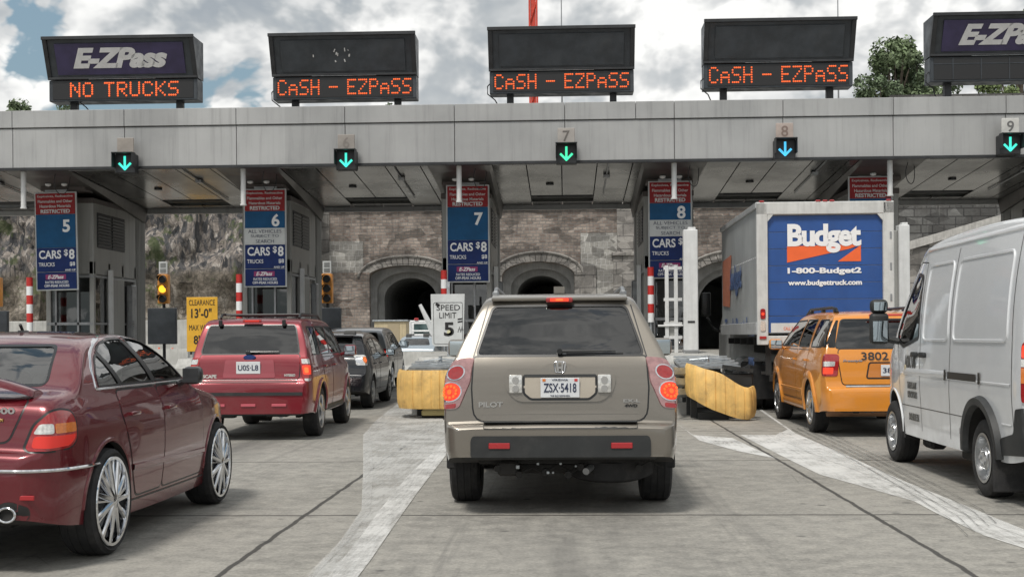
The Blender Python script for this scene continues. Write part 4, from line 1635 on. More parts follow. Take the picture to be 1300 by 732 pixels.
def cushion_nose(bent):
    """ribbed yellow plastic wrap: ribs between vertical grooves"""
    bm = bmesh.new()
    path = []
    if not bent:
        w, d = .70, 1.0
        for i in range(0, 49):
            t = i / 48
            s = -1 + 2 * t
            a = s * math.pi / 2
            x = w * math.copysign(abs(math.sin(a)) ** .62, a)
            y = d * (1 - abs(math.cos(a)) ** .7)
            path.append((x, y, 0.0, .66))
    else:
        for i in range(0, 49):
            t = i / 48
            x = -.50 + 1.20 * t
            y = .02 + .10 * math.sin(t * math.pi) * -1 + .5 * max(0, .12 - t) * 4 + .9 * max(0, t - .82) ** 1.1
            if t > .82:
                x = -.50 + 1.20 * (.82 + (t - .82) * .55)
            f_ = pchip([0, .2, .4, .8, 1], [.42, .26, .15, .02, .07])
            h_ = pchip([0, .2, .4, .8, 1], [.53, .60, .64, .52, .50])
            path.append((x, y, f_(t), h_(t)))
    # arc-length positions for grooves
    L = [0]
    for a, b in zip(path[:-1], path[1:]):
        L.append(L[-1] + math.hypot(b[0] - a[0], b[1] - a[1]))
    dense = []
    n = 200
    for i in range(n + 1):
        s = L[-1] * i / n
        j = max(q for q in range(len(L)) if L[q] <= s + 1e-9)
        j = min(j, len(L) - 2)
        t = (s - L[j]) / max(1e-6, L[j + 1] - L[j])
        p = [a + (b - a) * t for a, b in zip(path[j], path[j + 1])]
        dense.append((*p, s))
    rows = []
    for i, (x, y, dz, h, s) in enumerate(dense):
        a, b = dense[max(0, i - 1)], dense[min(n, i + 1)]
        tx, ty = b[0] - a[0], b[1] - a[1]
        l = math.hypot(tx, ty) or 1
        nx, ny = ty / l, -tx / l
        ph = (s / .155) % 1
        gd = -.012 if abs(ph - .5) > .455 else (.003 * math.sin(s * 13))
        row = []
        for j in range(9):
            v = j / 8
            bul = .035 * (1 - (2 * v - 1) ** 4) + gd
            row.append(bm.verts.new((x + nx * bul, y + ny * bul, dz + h * v)))
        for j in range(8, -1, -1):
            v = j / 8
            row.append(bm.verts.new((x - nx * .03, y - ny * .03, dz + h * v)))
        rows.append(row)
    m = len(rows[0])
    for i in range(n):
        for j in range(m):
            bm.faces.new((rows[i][j], rows[i + 1][j], rows[i + 1][(j + 1) % m], rows[i][(j + 1) % m]))
    bm.faces.new(rows[0][::-1])
    bm.faces.new(rows[-1])
    me = bpy.data.meshes.new('nose')
    bmesh.ops.recalc_face_normals(bm, faces=bm.faces[:])
    bm.to_mesh(me)
    bm.free()
    return me


def thrie_rail(x, y0, y1, z0, side, mat, g, flare=0.0, tilt=0.0):
    prof = [(0, 0), (.05, .03), (.05, .09), (0, .12), (0, .17), (.05, .20), (.05, .26), (0, .29), (0, .34), (.05, .37), (.05, .43), (0, .46)]
    n = 10
    rows = []
    for i in range(n + 1):
        t = i / n
        y = y0 + (y1 - y0) * t
        fl = flare * max(0, 1 - t * 3) ** 2
        rows.append([g.bm.verts.new((x + side * (px_ + fl), y, z0 + pz + tilt * t)) for px_, pz in prof])
    for i in range(n):
        for j in range(len(prof) - 1):
            g.bm.faces.new((rows[i][j], rows[i][j + 1], rows[i + 1][j + 1], rows[i + 1][j]))


Xc, Yc_ = gnd(541, 530)
for bent in (False, True):
    if not bent:
        loc = (pt(541, 450, 21.4)[0] + 0.13, 21.4, 0)
        rt = thing('crash_cushion', 'straight yellow ribbed crash cushion on the island left of the tan off-roader', 'crash cushion', loc, 0, 'yellow crash cushions')
        o = mesh_obj('nose', cushion_nose(False), yel, rt, 40)
        o.location = (0, 0, .17)
        x0 = 0
    else:
        loc = (pt(912, 450, 20.6)[0], 20.6, 0)
        rt = thing('crash_cushion', 'damaged twisted yellow crash cushion leaning right of the tan off-roader', 'crash cushion', loc, 0, 'yellow crash cushions')
        o = mesh_obj('nose', cushion_nose(True), yel, rt, 40)
        o.location = (.0, 0, .0)
        o.rotation_euler = (R(-3), 0, 0)
        x0 = -.05
    cc = MB()
    cc.prism([(-.5, 0), (.5, 0), (.46, 2.2), (-.46, 2.2)], .78 - (.03 if not bent else 0), .82, 'Z', Matrix.Translation((x0, .55 if not bent else .7, 0.05)) @ Matrix.Rotation(R(3), 4, 'X'))
    for q in range(4):
        cc.box((x0, .8 + q * .5, .92 + q * .028), (.96, .05, .03))
    cc.tube([(x0 - .3, 1.2, .97), (x0, 1.1, 1.0), (x0 + .35, 1.3, .97)], .014, 6)
    cc.cyl((x0, 1.15, .93), (x0, 1.15, 1.05), .035, n=10)
    cc.build('cover', M('galvanised'), rt, 30)
    rail = MB()
    thrie_rail(x0 - .5, .4, 2.8, .38, -1, None, rail, .10 if bent else .0, .05)
    thrie_rail(x0 + .5, .4, 2.8, .38, 1, None, rail, .02, .05)
    rail.build('side_rail', M('galvanised'), rt, 30)
    fr = MB()
    for q in range(3):
        y = .55 + q * .75
        fr.box((x0 - .3, y, .38), (.1, .1, .72)).box((x0 + .3, y, .38), (.1, .1, .72)).box((x0, y, .6), (.8, .06, .2))
    fr.box((x0, 1.6, .06), (.5, 2.6, .12))
    if bent:
        # torn inner structure showing behind the leaning nose
        rr = random.Random(4)
        for q in range(9):
            zz = .62 + rr.uniform(-.12, .22)
            fr.box((rr.uniform(-.1, .55), .25 + rr.uniform(0, .3), zz), (rr.uniform(.1, .35), .06, .05), 0, ('Y', rr.uniform(-.7, .7)))
        fr.box((.3, .4, .62), (.6, .2, .28), .02)
        fr.box((.35, .3, .84), (.5, .1, .06), 0, ('Y', .15))
    fr.build('frame', M('black_plastic'), rt)
    if bent:
        # crumpled rail ends fanning out at the left
        g = MB()
        for q in range(3):
            z0 = .88 - q * .17
            zz = [(-.92, .10, z0 + .05), (-.72, .06, z0), (-.56, .2, z0 - .02), (-.4, .4, z0)]
            lo_ = [(-.86, .12, z0 - .05), (-.70, .08, z0 - .12), (-.54, .2, z0 - .12), (-.4, .4, z0 - .1)]
            va = [g.bm.verts.new(p) for p in zz]
            vb = [g.bm.verts.new(p) for p in lo_]
            vc = [g.bm.verts.new((p[0], p[1] + .08, p[2] - .05)) for p in lo_]
            for i in range(3):
                g.bm.faces.new((va[i], va[i + 1], vb[i + 1], vb[i]))
                g.bm.faces.new((vb[i], vb[i + 1], vc[i + 1], vc[i]))
        g.build('crumpled_rail', M('galvanised'), rt, 20)
    else:
        MB().box((-.02, .25, .10), (.42, .3, .1), .02).build('skid_foot', pmat('foot_yellow', (.42, .36, .16), .7, dirt=.4), rt)


# ---------------------------------------------------------------- traffic cones
def cone_mesh():
    a = MB().lathe([(0, .72), (.03, .72), (.13, .04), (0, .04)], 16)
    return a


pmat('cone_orange', (0.75, 0.11, 0.03), 0.5, var=0.1)
proto_cone = None
cones = [(516, 446, 62, 'traffic cone left of the white tow truck behind the barrier', 0.9), (532, 446, 62, 'traffic cone in front of the middle of the white tow truck', 0.9), (545, 446, 62, 'traffic cone right of the other two by the white tow truck', 0.9),
         (219, 449, 54, 'traffic cone between the black board and the maroon off-roader', 0.8), (202, 447, 57, 'traffic cone just left of the black message board foot', 0.8), (30, 449, 54, 'traffic cone seen through the left end of the maroon saloon rear window', .8), (13, 449, 54, 'traffic cone at the left edge of the maroon saloon rear window', .8)]
for px, py, Y, lab, s in cones:
    X, z = pt(px, py, Y)
    rt = thing('traffic_cone', lab, 'traffic cone', (X, Y, 0), 0, 'orange traffic cones')
    if proto_cone is None:
        c1 = cone_mesh().build('cone_body', M('cone_orange'), rt)
        c2 = MB().lathe([(.078, .42), (.062, .52)], 16).build('reflective_band', M('white_vinyl'), rt)
        c2.scale = (1.06, 1.06, 1)
        c3 = MB().box((0, 0, .02), (.36, .36, .04), .01).build('base', M('cone_orange'), rt)
        proto_cone = rt
    else:
        for ch in proto_cone.children:
            q = ch.copy()
            COL.objects.link(q)
            q.parent = rt
    rt.scale = (1.35,) * 3
# ================================================================== VEHICLE KIT
def lerpf(P):
    X, Y = [p[0] for p in P], [p[1] for p in P]
    return lambda x: float(np.interp(x, X, Y))


VIEWS = {}
s2 = math.sqrt(.5)
VIEWS['R'] = (Vector((0, 1, 0)), Vector((0, 0, 1)), Vector((-1, 0, 0)))
VIEWS['L'] = (Vector((0, 1, 0)), Vector((0, 0, 1)), Vector((1, 0, 0)))
VIEWS['B'] = (Vector((1, 0, 0)), Vector((0, 0, 1)), Vector((0, 1, 0)))
VIEWS['F'] = (Vector((1, 0, 0)), Vector((0, 0, 1)), Vector((0, -1, 0)))
VIEWS['T'] = (Vector((1, 0, 0)), Vector((0, 1, 0)), Vector((0, 0, -1)))
VIEWS['BR'] = (Vector((s2, s2, 0)), Vector((0, 0, 1)), Vector((-s2, s2, 0)))
VIEWS['BL'] = (Vector((-s2, s2, 0)), Vector((0, 0, 1)), Vector((s2, s2, 0)))


class Car:
    def __init__(s, name, label, cat, loc, rz, sp, group=None):
        s.root = thing(name, label, cat, loc, rz, group)
        s.sp = sp
        s.top = lerpf(chaikin(sp['top'], 3))
        s.bot = lerpf(chaikin(sp['bot'], 2))
        s.w = pchip(*zip(*sp['w']))
        s.rw = pchip(*zip(*sp['rw']))
        s.low = pchip(*zip(*sp['low']))
        s.r = lerpf(sp['r'])
        s.belt, s.rz = sp['belt'], sp['roofz']
        s.bulge = sp.get('bulge', .02)
        me = s.loft()
        s.orig_me = me
        bm = bmesh.new(); bm.from_mesh(me)
        bmesh.ops.triangulate(bm, faces=bm.faces[:])
        bm.normal_update()
        s.bvh = BVHTree.FromBMesh(bm)
        bm.free()

    def x(s, y, z):
        sp = s.sp
        if z <= s.belt:
            return s.w(y) * s.low(z)
        xb = s.w(y) * s.low(s.belt)
        t = (z - s.belt) / (s.rz - s.belt)
        return xb + (s.rw(y) - xb) * t + s.bulge * 4 * t * (1 - t)

    def section(s, y, bot=None, inset=0.0, topoff=0.0):
        zt = s.top(y) - topoff
        zb = s.bot(y) if bot is None else bot
        r = min(s.r(y), (zt - zb) * .45)
        crown = s.sp.get('crown', .03)
        n = s.sp.get('nz', 30)
        pts = []
        zc = zt - r
        for i in range(n + 1):
            z = zb + (zc - zb) * i / n
            pts.append((s.x(y, z) - inset, z))
        xs = pts[-1][0]
        # direction of side at shoulder, round into the top
        xtop = xs - r * .95 - max(0, (s.x(y, zc) - s.x(y, zt)) * .8)
        xtop = max(xtop, xs * .55)
        m = 6
        for i in range(1, m + 1):
            a = math.pi / 2 * i / m
            pts.append((xtop + (xs - xtop) * math.cos(a), zc + (zt - crown * .3 - zc) * math.sin(a)))
        k = 6
        for i in range(1, k):
            u = xtop * (1 - i / k)
            f = 1 - (u / xtop) ** 2
            pts.append((u, zt - crown * .3 + crown * .3 * f))
        pts.append((0, zt))
        return pts

    def stations(s, y0=None, y1=None):
        ys = [p[0] for p in chaikin(s.sp['top'], 3)] + [p[0] for p in s.sp['w']] + [p[0] for p in chaikin(s.sp['bot'], 2)]
        L0, L1 = s.sp['top'][0][0], s.sp['top'][-1][0]
        y0 = L0 if y0 is None else y0
        y1 = L1 if y1 is None else y1
        a = y0
        while a < y1:
            ys.append(a); a += .075
        ys += [y0, y1]
        ys = sorted(v for v in ys if y0 <= v <= y1)
        out = [ys[0]]
        for v in ys[1:]:
            if v - out[-1] > .012:
                out.append(v)
        if out[-1] < y1 - 1e-6:
            out[-1] = y1
        return out

    def loft(s, ys=None, **kw):
        ys = s.stations() if ys is None else ys
        bm = bmesh.new()
        rows = []
        for y in ys:
            half = s.section(y, **kw)
            ring = [bm.verts.new((x, y, z)) for x, z in half] + [bm.verts.new((-x, y, z)) for x, z in half[-2::-1]]
            rows.append(ring)
        m = len(rows[0])
        for a, b in zip(rows[:-1], rows[1:]):
            for j in range(m):
                bm.faces.new((a[j], a[(j + 1) % m], b[(j + 1) % m], b[j]))
        bm.faces.new(rows[0][::-1])
        bm.faces.new(rows[-1])
        bmesh.ops.recalc_face_normals(bm, faces=bm.faces[:])
        me = bpy.data.meshes.new('body')
        bm.to_mesh(me)
        bm.free()
        return me

    def proj(s, view, u, v, d=None):
        eu, ev, dr = VIEWS[view]
        o = eu * u + ev * v - dr * 12
        hit, n, _, _ = s.bvh.ray_cast(o, dr)
        if hit is None:
            q = eu * u + ev * v
            if view in 'LR':
                q.x = .9 if view == 'R' else -.9
            hit, n, _, _ = s.bvh.find_nearest(q)
        if n.dot(dr) > 0:
            n = -n
        return hit, n

    def patch(s, name, view, poly, off, th, mat, parent=None, step=.06, smooth=40, r=0.0, nrm=False):
        """a skin cut to polygon (view plane), laid on the body, th thick and standing off proud"""
        if r:
            poly = fillet(poly, r)
        eu, ev, dr = VIEWS[view]
        bm = bmesh.new()
        bm.faces.new([bm.verts.new((u, v, 0)) for u, v in poly])
        us = [p[0] for p in poly]; vs = [p[1] for p in poly]
        for ax, lo, hi in ((0, min(us), max(us)), (1, min(vs), max(vs))):
            n = int((hi - lo) / step)
            for i in range(1, n + 1):
                c = lo + (hi - lo) * i / (n + 1)
                pl = Vector((c, 0, 0)) if ax == 0 else Vector((0, c, 0))
                nn = Vector((1, 0, 0)) if ax == 0 else Vector((0, 1, 0))
                bmesh.ops.bisect_plane(bm, geom=bm.verts[:] + bm.edges[:] + bm.faces[:], plane_co=pl, plane_no=nn, dist=1e-5)
        bmesh.ops.remove_doubles(bm, verts=bm.verts[:], dist=1e-5)
        outer = []
        for v in bm.verts:
            hit, n = s.proj(view, v.co.x, v.co.y)
            d = n if nrm else -dr
            v.co = hit + d * off
            outer.append(d)
        bm.normal_update()
        if sum(f.normal.dot(-dr) for f in bm.faces) < 0:
            bmesh.ops.reverse_faces(bm, faces=bm.faces[:])
        if th > 0:
            be = [e for e in bm.edges if e.is_boundary]
            ex = bmesh.ops.extrude_edge_only(bm, edges=be)
            nv = [g_ for g_ in ex['geom'] if isinstance(g_, bmesh.types.BMVert)]
            for v in nv:
                v.co = v.co + dr * th
        me = bpy.data.meshes.new(name)
        bm.to_mesh(me)
        bm.free()
        return mesh_obj(name, me, mat, parent or s.root, smooth)

    def ribbon(s, name, view, pts, w, off, mat, parent=None, closed=False, th=.0, build=True, g=None, round_=False):
        """narrow strip following the body along view-plane points"""
        P = [Vector(p) for p in pts]
        N = len(P)
        if not closed:       # resample long segments
            Q = [P[0]]
            for a, b in zip(P[:-1], P[1:]):
                k = max(1, int((b - a).length / .06))
                Q += [a + (b - a) * i / k for i in range(1, k + 1)]
            P = Q
        else:
            Q = []
            for i in range(N):
                a, b = P[i], P[(i + 1) % N]
                k = max(1, int((b - a).length / .06))
                Q += [a + (b - a) * j / k for j in range(k)]
            P = Q
        N = len(P)
        g = g or MB()
        eu, ev, dr = VIEWS[view]
        L_, R_ = [], []
        for i, p in enumerate(P):
            a = P[i - 1] if (i > 0 or closed) else P[0]
            b = P[(i + 1) % N] if (i < N - 1 or closed) else P[-1]
            t = (b - a).normalized()
            n = Vector((-t.y, t.x)) * w / 2
            rowv = []
            prof = ((-1, 0), (-.6, 1), (.6, 1), (1, 0)) if round_ else ((-1, 1), (1, 1))
            for k, h in prof:
                hit, nn = s.proj(view, p.x + n.x * k, p.y + n.y * k)
                rowv.append(g.bm.verts.new(hit - dr * (off * h if round_ else off)))
            L_.append(rowv)
        for i in range(N if closed else N - 1):
            A, B = L_[i], L_[(i + 1) % N]
            for j in range(len(A) - 1):
                g.bm.faces.new((A[j], A[j + 1], B[j + 1], B[j]))
        if build:
            return g.build(name, mat, parent or s.root, 50)
        return g

    def prism_cut(s, view, poly, a, b, r=0.0):
        """solid prism from depth a to b measured along the view direction (coordinate on that axis)"""
        if r:
            poly = fillet(poly, r)
        g = MB()
        if view in ('R', 'L'):
            g.prism(poly, a, b, 'X')
        elif view in ('B', 'F'):
            g.prism(poly, a, b, 'Y')
        else:
            g.prism(poly, a, b, 'Z')
        return g.mesh('cut')

    def finish_body(s, mat, cutters, arches, cabin=None, inner=None, under=None):
        me = s.orig_me.copy()
        cs = []
        ra, axles, depth = arches
        for ya, zw in axles:
            for sg in (-1, 1):
                g = MB().cyl((sg * (s.w(ya) - depth), ya, zw), (sg * 1.3, ya, zw), ra, n=56)
                cs.append(g.mesh('arch'))
        if cabin:
            y0, y1, zf, inset, toff = cabin
            cav = s.loft([v for v in s.stations(y0, y1)], bot=zf, inset=inset, topoff=toff)
            cs.append(cav)
        cs += cutters
        res = boolean(me, cs, 'EXACT')
        res.materials.clear()
        res.materials.append(mat)
        res.materials.append(inner or M('interior'))
        res.materials.append(under or M('underbody'))
        for p in res.polygons:
            c = p.center
            hit = s.bvh.find_nearest(c)
            if hit[3] is not None and hit[3] > .007:
                p.material_index = 1
                for ya, zw in axles:
                    if abs(math.hypot(c[1] - ya, c[2] - zw) - ra) < .02 or (math.hypot(c[1] - ya, c[2] - zw) < ra and abs(abs(c[0]) - (s.w(ya) - depth)) < .02):
                        p.material_index = 2
            elif p.normal[2] < -.9 and c[2] < s.bot(c[1]) + .02:
                p.material_index = 2
        s.body = mesh_obj('body', res, None, s.root, 28)
        return s.body


def wheel(root, x, y, r, width, rim_r, side, style='spoke', tyre_mat=None):
    """side +1: outer face towards +x"""
    hub = MB()
    hub.cyl((-side * width * .42, 0, 0), (-side * width * .6, 0, 0), rim_r * .62, n=24).cyl((-side * .035, 0, 0), (-side * width * .7, 0, 0), rim_r * .22, n=16)
    w = hub.build('wheel', M('steel_grey') if style != 'steel' else M('underbody'), root)
    w.location = (x, y, r)
    mtx = Matrix.Rotation(R(90) * side, 4, 'Y')
    hw = width / 2
    prof = [(rim_r, -hw * .86), (rim_r + .02, -hw * .96), ((rim_r + r) / 2, -hw * 1.03), (r - .03, -hw * .97), (r - .008, -hw * .84), (r, -hw * .5),
            (r - .004, -hw * .48), (r - .004, -hw * .44), (r, -hw * .42), (r, -hw * .03), (r - .004, -hw * .02), (r - .004, hw * .02), (r, hw * .03), (r, hw * .42),
            (r - .004, hw * .44), (r - .004, hw * .48), (r, hw * .5), (r - .008, hw * .84), (r - .03, hw * .97), ((rim_r + r) / 2, hw * 1.03), (rim_r + .02, hw * .96), (rim_r, hw * .86), (rim_r - .01, 0)]
    prof = [(a, b - hw) for a, b in prof]
    MB().lathe(prof, 56, mtx, True).build('tyre', tyre_mat or M('rubber'), w, 30)
    g = MB()
    if style == 'steel':
        lip = [(rim_r, -.01), (rim_r + .008, .0), (rim_r - .015, .002), (rim_r * .93, -.03), (rim_r * .86, -.075), (rim_r * .8, -.08), (rim_r * .55, -.05), (rim_r * .5, -.02), (rim_r * .42, -.012), (rim_r * .40, .0), (0, .0)]
        g.lathe(lip, 48, mtx)
        for k in range(10):
            a = 2 * math.pi * k / 10
            g.cyl((side * -.07, rim_r * .69 * math.cos(a), rim_r * .69 * math.sin(a)), (side * -.058, rim_r * .69 * math.cos(a), rim_r * .69 * math.sin(a)), .017, n=8)
        for k in range(5):
            a = 2 * math.pi * k / 5
            g.cyl((0, rim_r * .3 * math.cos(a), rim_r * .3 * math.sin(a)), (side * .012, rim_r * .3 * math.cos(a), rim_r * .3 * math.sin(a)), .018, n=6)
        g.build('rim', M('alloy'), w, 30)
    else:
        barrel = [(rim_r, -.012), (rim_r + .009, -.004), (rim_r + .004, .002), (rim_r - .014, 0), (rim_r - .02, -.03), (rim_r - .03, -width * .7)]
        g.lathe(barrel, 56, mtx)
        spec = {'chrome': (11, .046, .030), 'spoke': (5, .075, .05), 'seven': (7, .06, .035)}[style]
        n, wb, wt = spec
        for k in range(n):
            a = 2 * math.pi * k / n
            prs = [(0, 0)]
            # tapered curved spoke, from hub to rim; two fins for the many spoked wheel
            def bar(a_, w0, w1, x0, x1, x2):
                ca, sa = math.cos(a_), math.sin(a_)
                R0, R1, R2 = rim_r * .12, rim_r * .6, rim_r * .985
                sec = []
                for rr_, ww, xo in ((R0, w0, x0), (R1, (w0 + w1) / 2, x1), (R2, w1, x2)):
                    row = []
                    for du, dx in ((-.5, -.018), (-.5, .0), (-.28, .010), (.28, .010), (.5, .0), (.5, -.018)):
                        yy = rr_ * ca - ww * du * sa
                        zz = rr_ * sa + ww * du * ca
                        row.append(g.bm.verts.new((side * (xo + dx), yy, zz)))
                    sec.append(row)
                for A, B in zip(sec[:-1], sec[1:]):
                    for j in range(6):
                        g.bm.faces.new((A[j], A[(j + 1) % 6], B[(j + 1) % 6], B[j]))
                g.bm.faces.new(sec[0]); g.bm.faces.new(sec[-1])
            if style == 'chrome':
                bar(a, wb * .9, wt, .006, -.004, -.016)
                bar(a + .19, wb * .5, wt * .8, .0, -.02, -.03)
            else:
                bar(a, wb, wt * 1.25, .0, .004, -.012)
        g.lathe([(rim_r * .2, -.02), (rim_r * .2, .008), (rim_r * .15, .016), (0, .02)], 24, mtx)
        g.build('rim', M('chrome') if style == 'chrome' else M('alloy'), w, 30)
        MB().cyl((side * -width * .45, 0, 0), (side * -width * .5, 0, 0), rim_r * .8, n=32).build('brake_disc', M('steel_grey'), w)
    return w


def seat(root, x, y, z, mat, w=.5, back=.62, head=True):
    g = MB()
    g.box((x, y, z), (w, .5, .16), .05, seg=2)
    g.box((x, y - .27, z + .32), (w, .15, back), .05, ('X', R(10)), 2)
    if head:
        g.box((x, y - .36, z + back + .14), (w * .5, .1, .19), .04, ('X', R(8)), 2)
        for s_ in (-.06, .06):
            g.cyl((x + s_, y - .34, z + back - .02), (x + s_, y - .35, z + back + .12), .008, n=6)
    return g.build('seat', mat, root)


def mirror(root, x, y, z, side, mat, size=(.22, .13, .17), glass_mat=None):
    g = MB()
    g.box((x, y, z), size, .045, seg=3)
    g.tube([(x - side * size[0] * .4, y + .02, z - .04), (x - side * (size[0] * .5 + .06), y + .04, z - .07)], .025, 8)
    m = g.build('side_mirror', mat, root)
    MB().box((x, y - size[1] / 2 - .001, z), (size[0] * .82, .006, size[2] * .8), .002).build('mirror_glass', glass_mat or M('mirror_glass'), m)
    return m


pmat('mirror_glass', (0.55, 0.62, 0.66), 0.03, 1.0)


def grow(poly, d):
    """offset a convex-ish polygon outwards by d"""
    n = len(poly)
    c = Vector((sum(p[0] for p in poly) / n, sum(p[1] for p in poly) / n))
    area = sum(poly[i - 1][0] * poly[i][1] - poly[i][0] * poly[i - 1][1] for i in range(n))
    sg = 1 if area > 0 else -1
    out = []
    for i in range(n):
        p = Vector(poly[i]); a = Vector(poly[i - 1]); b = Vector(poly[(i + 1) % n])
        e0 = (p - a).normalized(); e1 = (b - p).normalized()
        n0 = Vector((e0.y, -e0.x)) * sg; n1 = Vector((e1.y, -e1.x)) * sg
        m = (n0 + n1)
        if m.length < 1e-4:
            m = n0
        m.normalize()
        k = d / max(.35, m.dot(n0))
        out.append(tuple(p + m * k))
    return out


def add_windows(c, wins, gmat, trim=None, frame_w=.018):
    """wins: list of (view, polygon, depth_a, depth_b, name, radius, glass_mat or None)"""
    for view, poly, a, b, name, r, gm in wins:
        pp = fillet(poly, r) if r else poly
        w = c.patch(name, view, grow(pp, .004), -.004, 0, gm or gmat, step=.09)
        if trim:
            c.ribbon('window_trim', view, pp, frame_w, .003, trim, parent=w, closed=True)


def plate(root, x, y, z, txt, sub=None, top=None, w=.305, h=.155, lean=0.0, ink=None, face='back'):
    p = MB().box((0, 0, 0), (w, .008, h), .003).build('licence_plate', M('plate_white'), root)
    p.location = (x, y, z)
    p.rotation_euler = (lean, 0, 0)
    text(txt, (0, -.006, 0), ink or M('plate_ink'), p, height=h * .46, width=w * .84, bold=.012)
    if top:
        text(top, (0, -.006, h * .40), M('plate_ink'), p, height=h * .10, width=w * .42)
    if sub:
        text(sub, (0, -.006, -h * .40), M('plate_ink'), p, height=h * .075, width=w * .5)
    return p


def lamp_patch(c, name, view, poly, mat, off=.012, th=.03, r=.03, parent=None, nrm=False, step=.05):
    return c.patch(name, view, poly, off, th, mat, parent, step=step, r=r, nrm=nrm)


def shut(c, view, pts, parent=None, w=.008, closed=False, name='shut_line', off=.0015):
    return c.ribbon(name, view, pts, w, off, M('dark_trim'), parent, closed)


def driveline(root, L, axles, r, half, z0=.30, n='chassis'):
    g = MB()
    for ya in axles:
        g.cyl((-half + .2, ya, r * .95), (half - .2, ya, r * .95), .045, n=10)
        g.cyl((-.12, ya, r * .98), (.12, ya, r * .98), .13, n=14)
        for s_ in (-1, 1):
            g.box((s_ * (half - .35), ya + .25, r * .85), (.07, .6, .08), .01)
            g.cyl((s_ * (half - .33), ya, r * .85), (s_ * (half - .36), ya + .02, r * 1.6), .045, n=10)
    for s_ in (-1, 1):
        g.box((s_ * .42, L * .5, z0 + .06), (.08, L * .86, .10))
    g.box((0, L * .5, z0 + .1), (1.1, L * .8, .08))
    return g.build(n, M('underbody'), root)
# ================================================================== VEHICLES
def wagon(name, label, loc, rz, L, H, W, axles, belt, wr, pnt, glass_mat, win, rear, tail, low_z=.30, arch=.05, style='spoke',
          roof_w=.60, hood=None, group='vehicles queuing at the toll', door_y=None, bulge=.03, glass_z=None, cladding=None, seat_mat='seat_grey', width_t=.225, handles=True,
          front_win=True, cat='car', belt_f=.955, bump_top=.72, side_mat=None, roof_in=.0):
    """an estate or off-road body with upright tail. rear=(y,z) list of the tail profile up to the roof"""
    gz0, gz1 = rear['glass']          # z of rear glass
    h = W / 2
    ws0, ws1 = win['ws']               # y of windscreen base and top
    hb = hood or (belt + .02)
    top = rear['prof'] + [(rear['prof'][-1][0] + .6, H), (ws1 - .5, H - .005), (ws1, H - .06), (ws0, hb), (ws0 + .12, hb - .01), (L - .35, hb - .14), (L - .06, hb - .28), (L, hb - .5)]
    bot = [(0, rear['bz']), (.3, low_z + .05), (.6, low_z), (L - .7, low_z), (L, low_z + .12)]
    sp = dict(top=top, bot=bot,
              w=[(0, h * .86), (.03, h * .915), (.10, h * .95), (.3, h * .985), (.8, h), (L * .7, h * .995), (L - .6, h * .95), (L - .2, h * .82), (L, h * .6)],
              rw=[(0, roof_w * .88), (.4, roof_w * .95), (1.0, roof_w), (ws1, roof_w * .98), (ws0, roof_w * .9), (L, roof_w * .8)],
              low=[(.1, .93), (low_z + .05, .965), (.55, .995), (.75, 1.0), (belt - .12, .985), (belt, belt_f)],
              r=[(0, .03), (rear['prof'][-1][0], .05), (rear['prof'][-1][0] + .3, .07), (ws1, .07), (ws0, .10), (L, .10)],
              belt=belt, roofz=H, bulge=bulge, crown=.05, nz=30)
    c = Car(name, label, cat, loc, rz, sp, group)
    r = wr
    cuts = []
    wins = []
    side = [fillet(p, .04) for p in win['side']]
    for p in side:
        for v, a, b in (('R', .35, 1.4), ('L', -1.4, -.35)):
            cuts.append(c.prism_cut(v, p, a, b))
            wins.append((v, p, a, b, 'side_window', 0, win.get('front_glass') if p is side[-1] else None))
    bg = fillet(rear['glass_poly'], .05)
    cuts.append(c.prism_cut('B', bg, -.5, .85))
    wins.append(('B', bg, 0, 0, 'rear_window', 0, None))
    fw = fillet([(-h * .78, hb + .06), (h * .78, hb + .06), (roof_w * .86, H - .13), (-roof_w * .86, H - .13)], .05)
    cuts.append(c.prism_cut('F', fw, ws1 - .45, L + .5))
    wins.append(('F', fw, 0, 0, 'windscreen', 0, M('mid_glass')))
    yc0 = rear['cab0']
    c.finish_body(pnt, cuts, (r + arch, [(a, r + .01) for a in axles], .27), (yc0, ws0 - .12, belt - .42, .05, .055))
    add_windows(c, wins, glass_mat, M('dark_trim'))
    for ya in axles:
        for s_ in (-1, 1):
            wheel(c.root, s_ * (h - .015), ya, r, width_t, r * .66, s_, style)
    for sx in (-.36, .36):
        seat(c.root, sx, ws0 - 1.0, belt - .30, M(seat_mat))
        seat(c.root, sx * 1.05, ws0 - 1.9, belt - .30, M(seat_mat))
    g = MB().box((0, ws0 - .25, belt - .12), (h * 1.7, .4, .25), .05)
    g.tube([(-.36 + .18 * math.cos(a), ws0 - .62 + .05 * math.sin(a), belt + .0 + .17 * math.sin(a)) for a in [i * math.pi / 8 for i in range(16)]], .013, 6, True)
    g.build('dashboard', M('interior'), c.root)
    MB().box((0, ws0 - .55, H - .20), (.24, .03, .07), .02).build('rear_view_mirror', M('interior'), c.root)
    driveline(c.root, L, axles, r, h)
    c.h, c.L, c.H, c.W = h, L, H, W
    return c


def lr(c, fn):
    for v, s_ in (('R', 1), ('L', -1)):
        fn(v, s_)


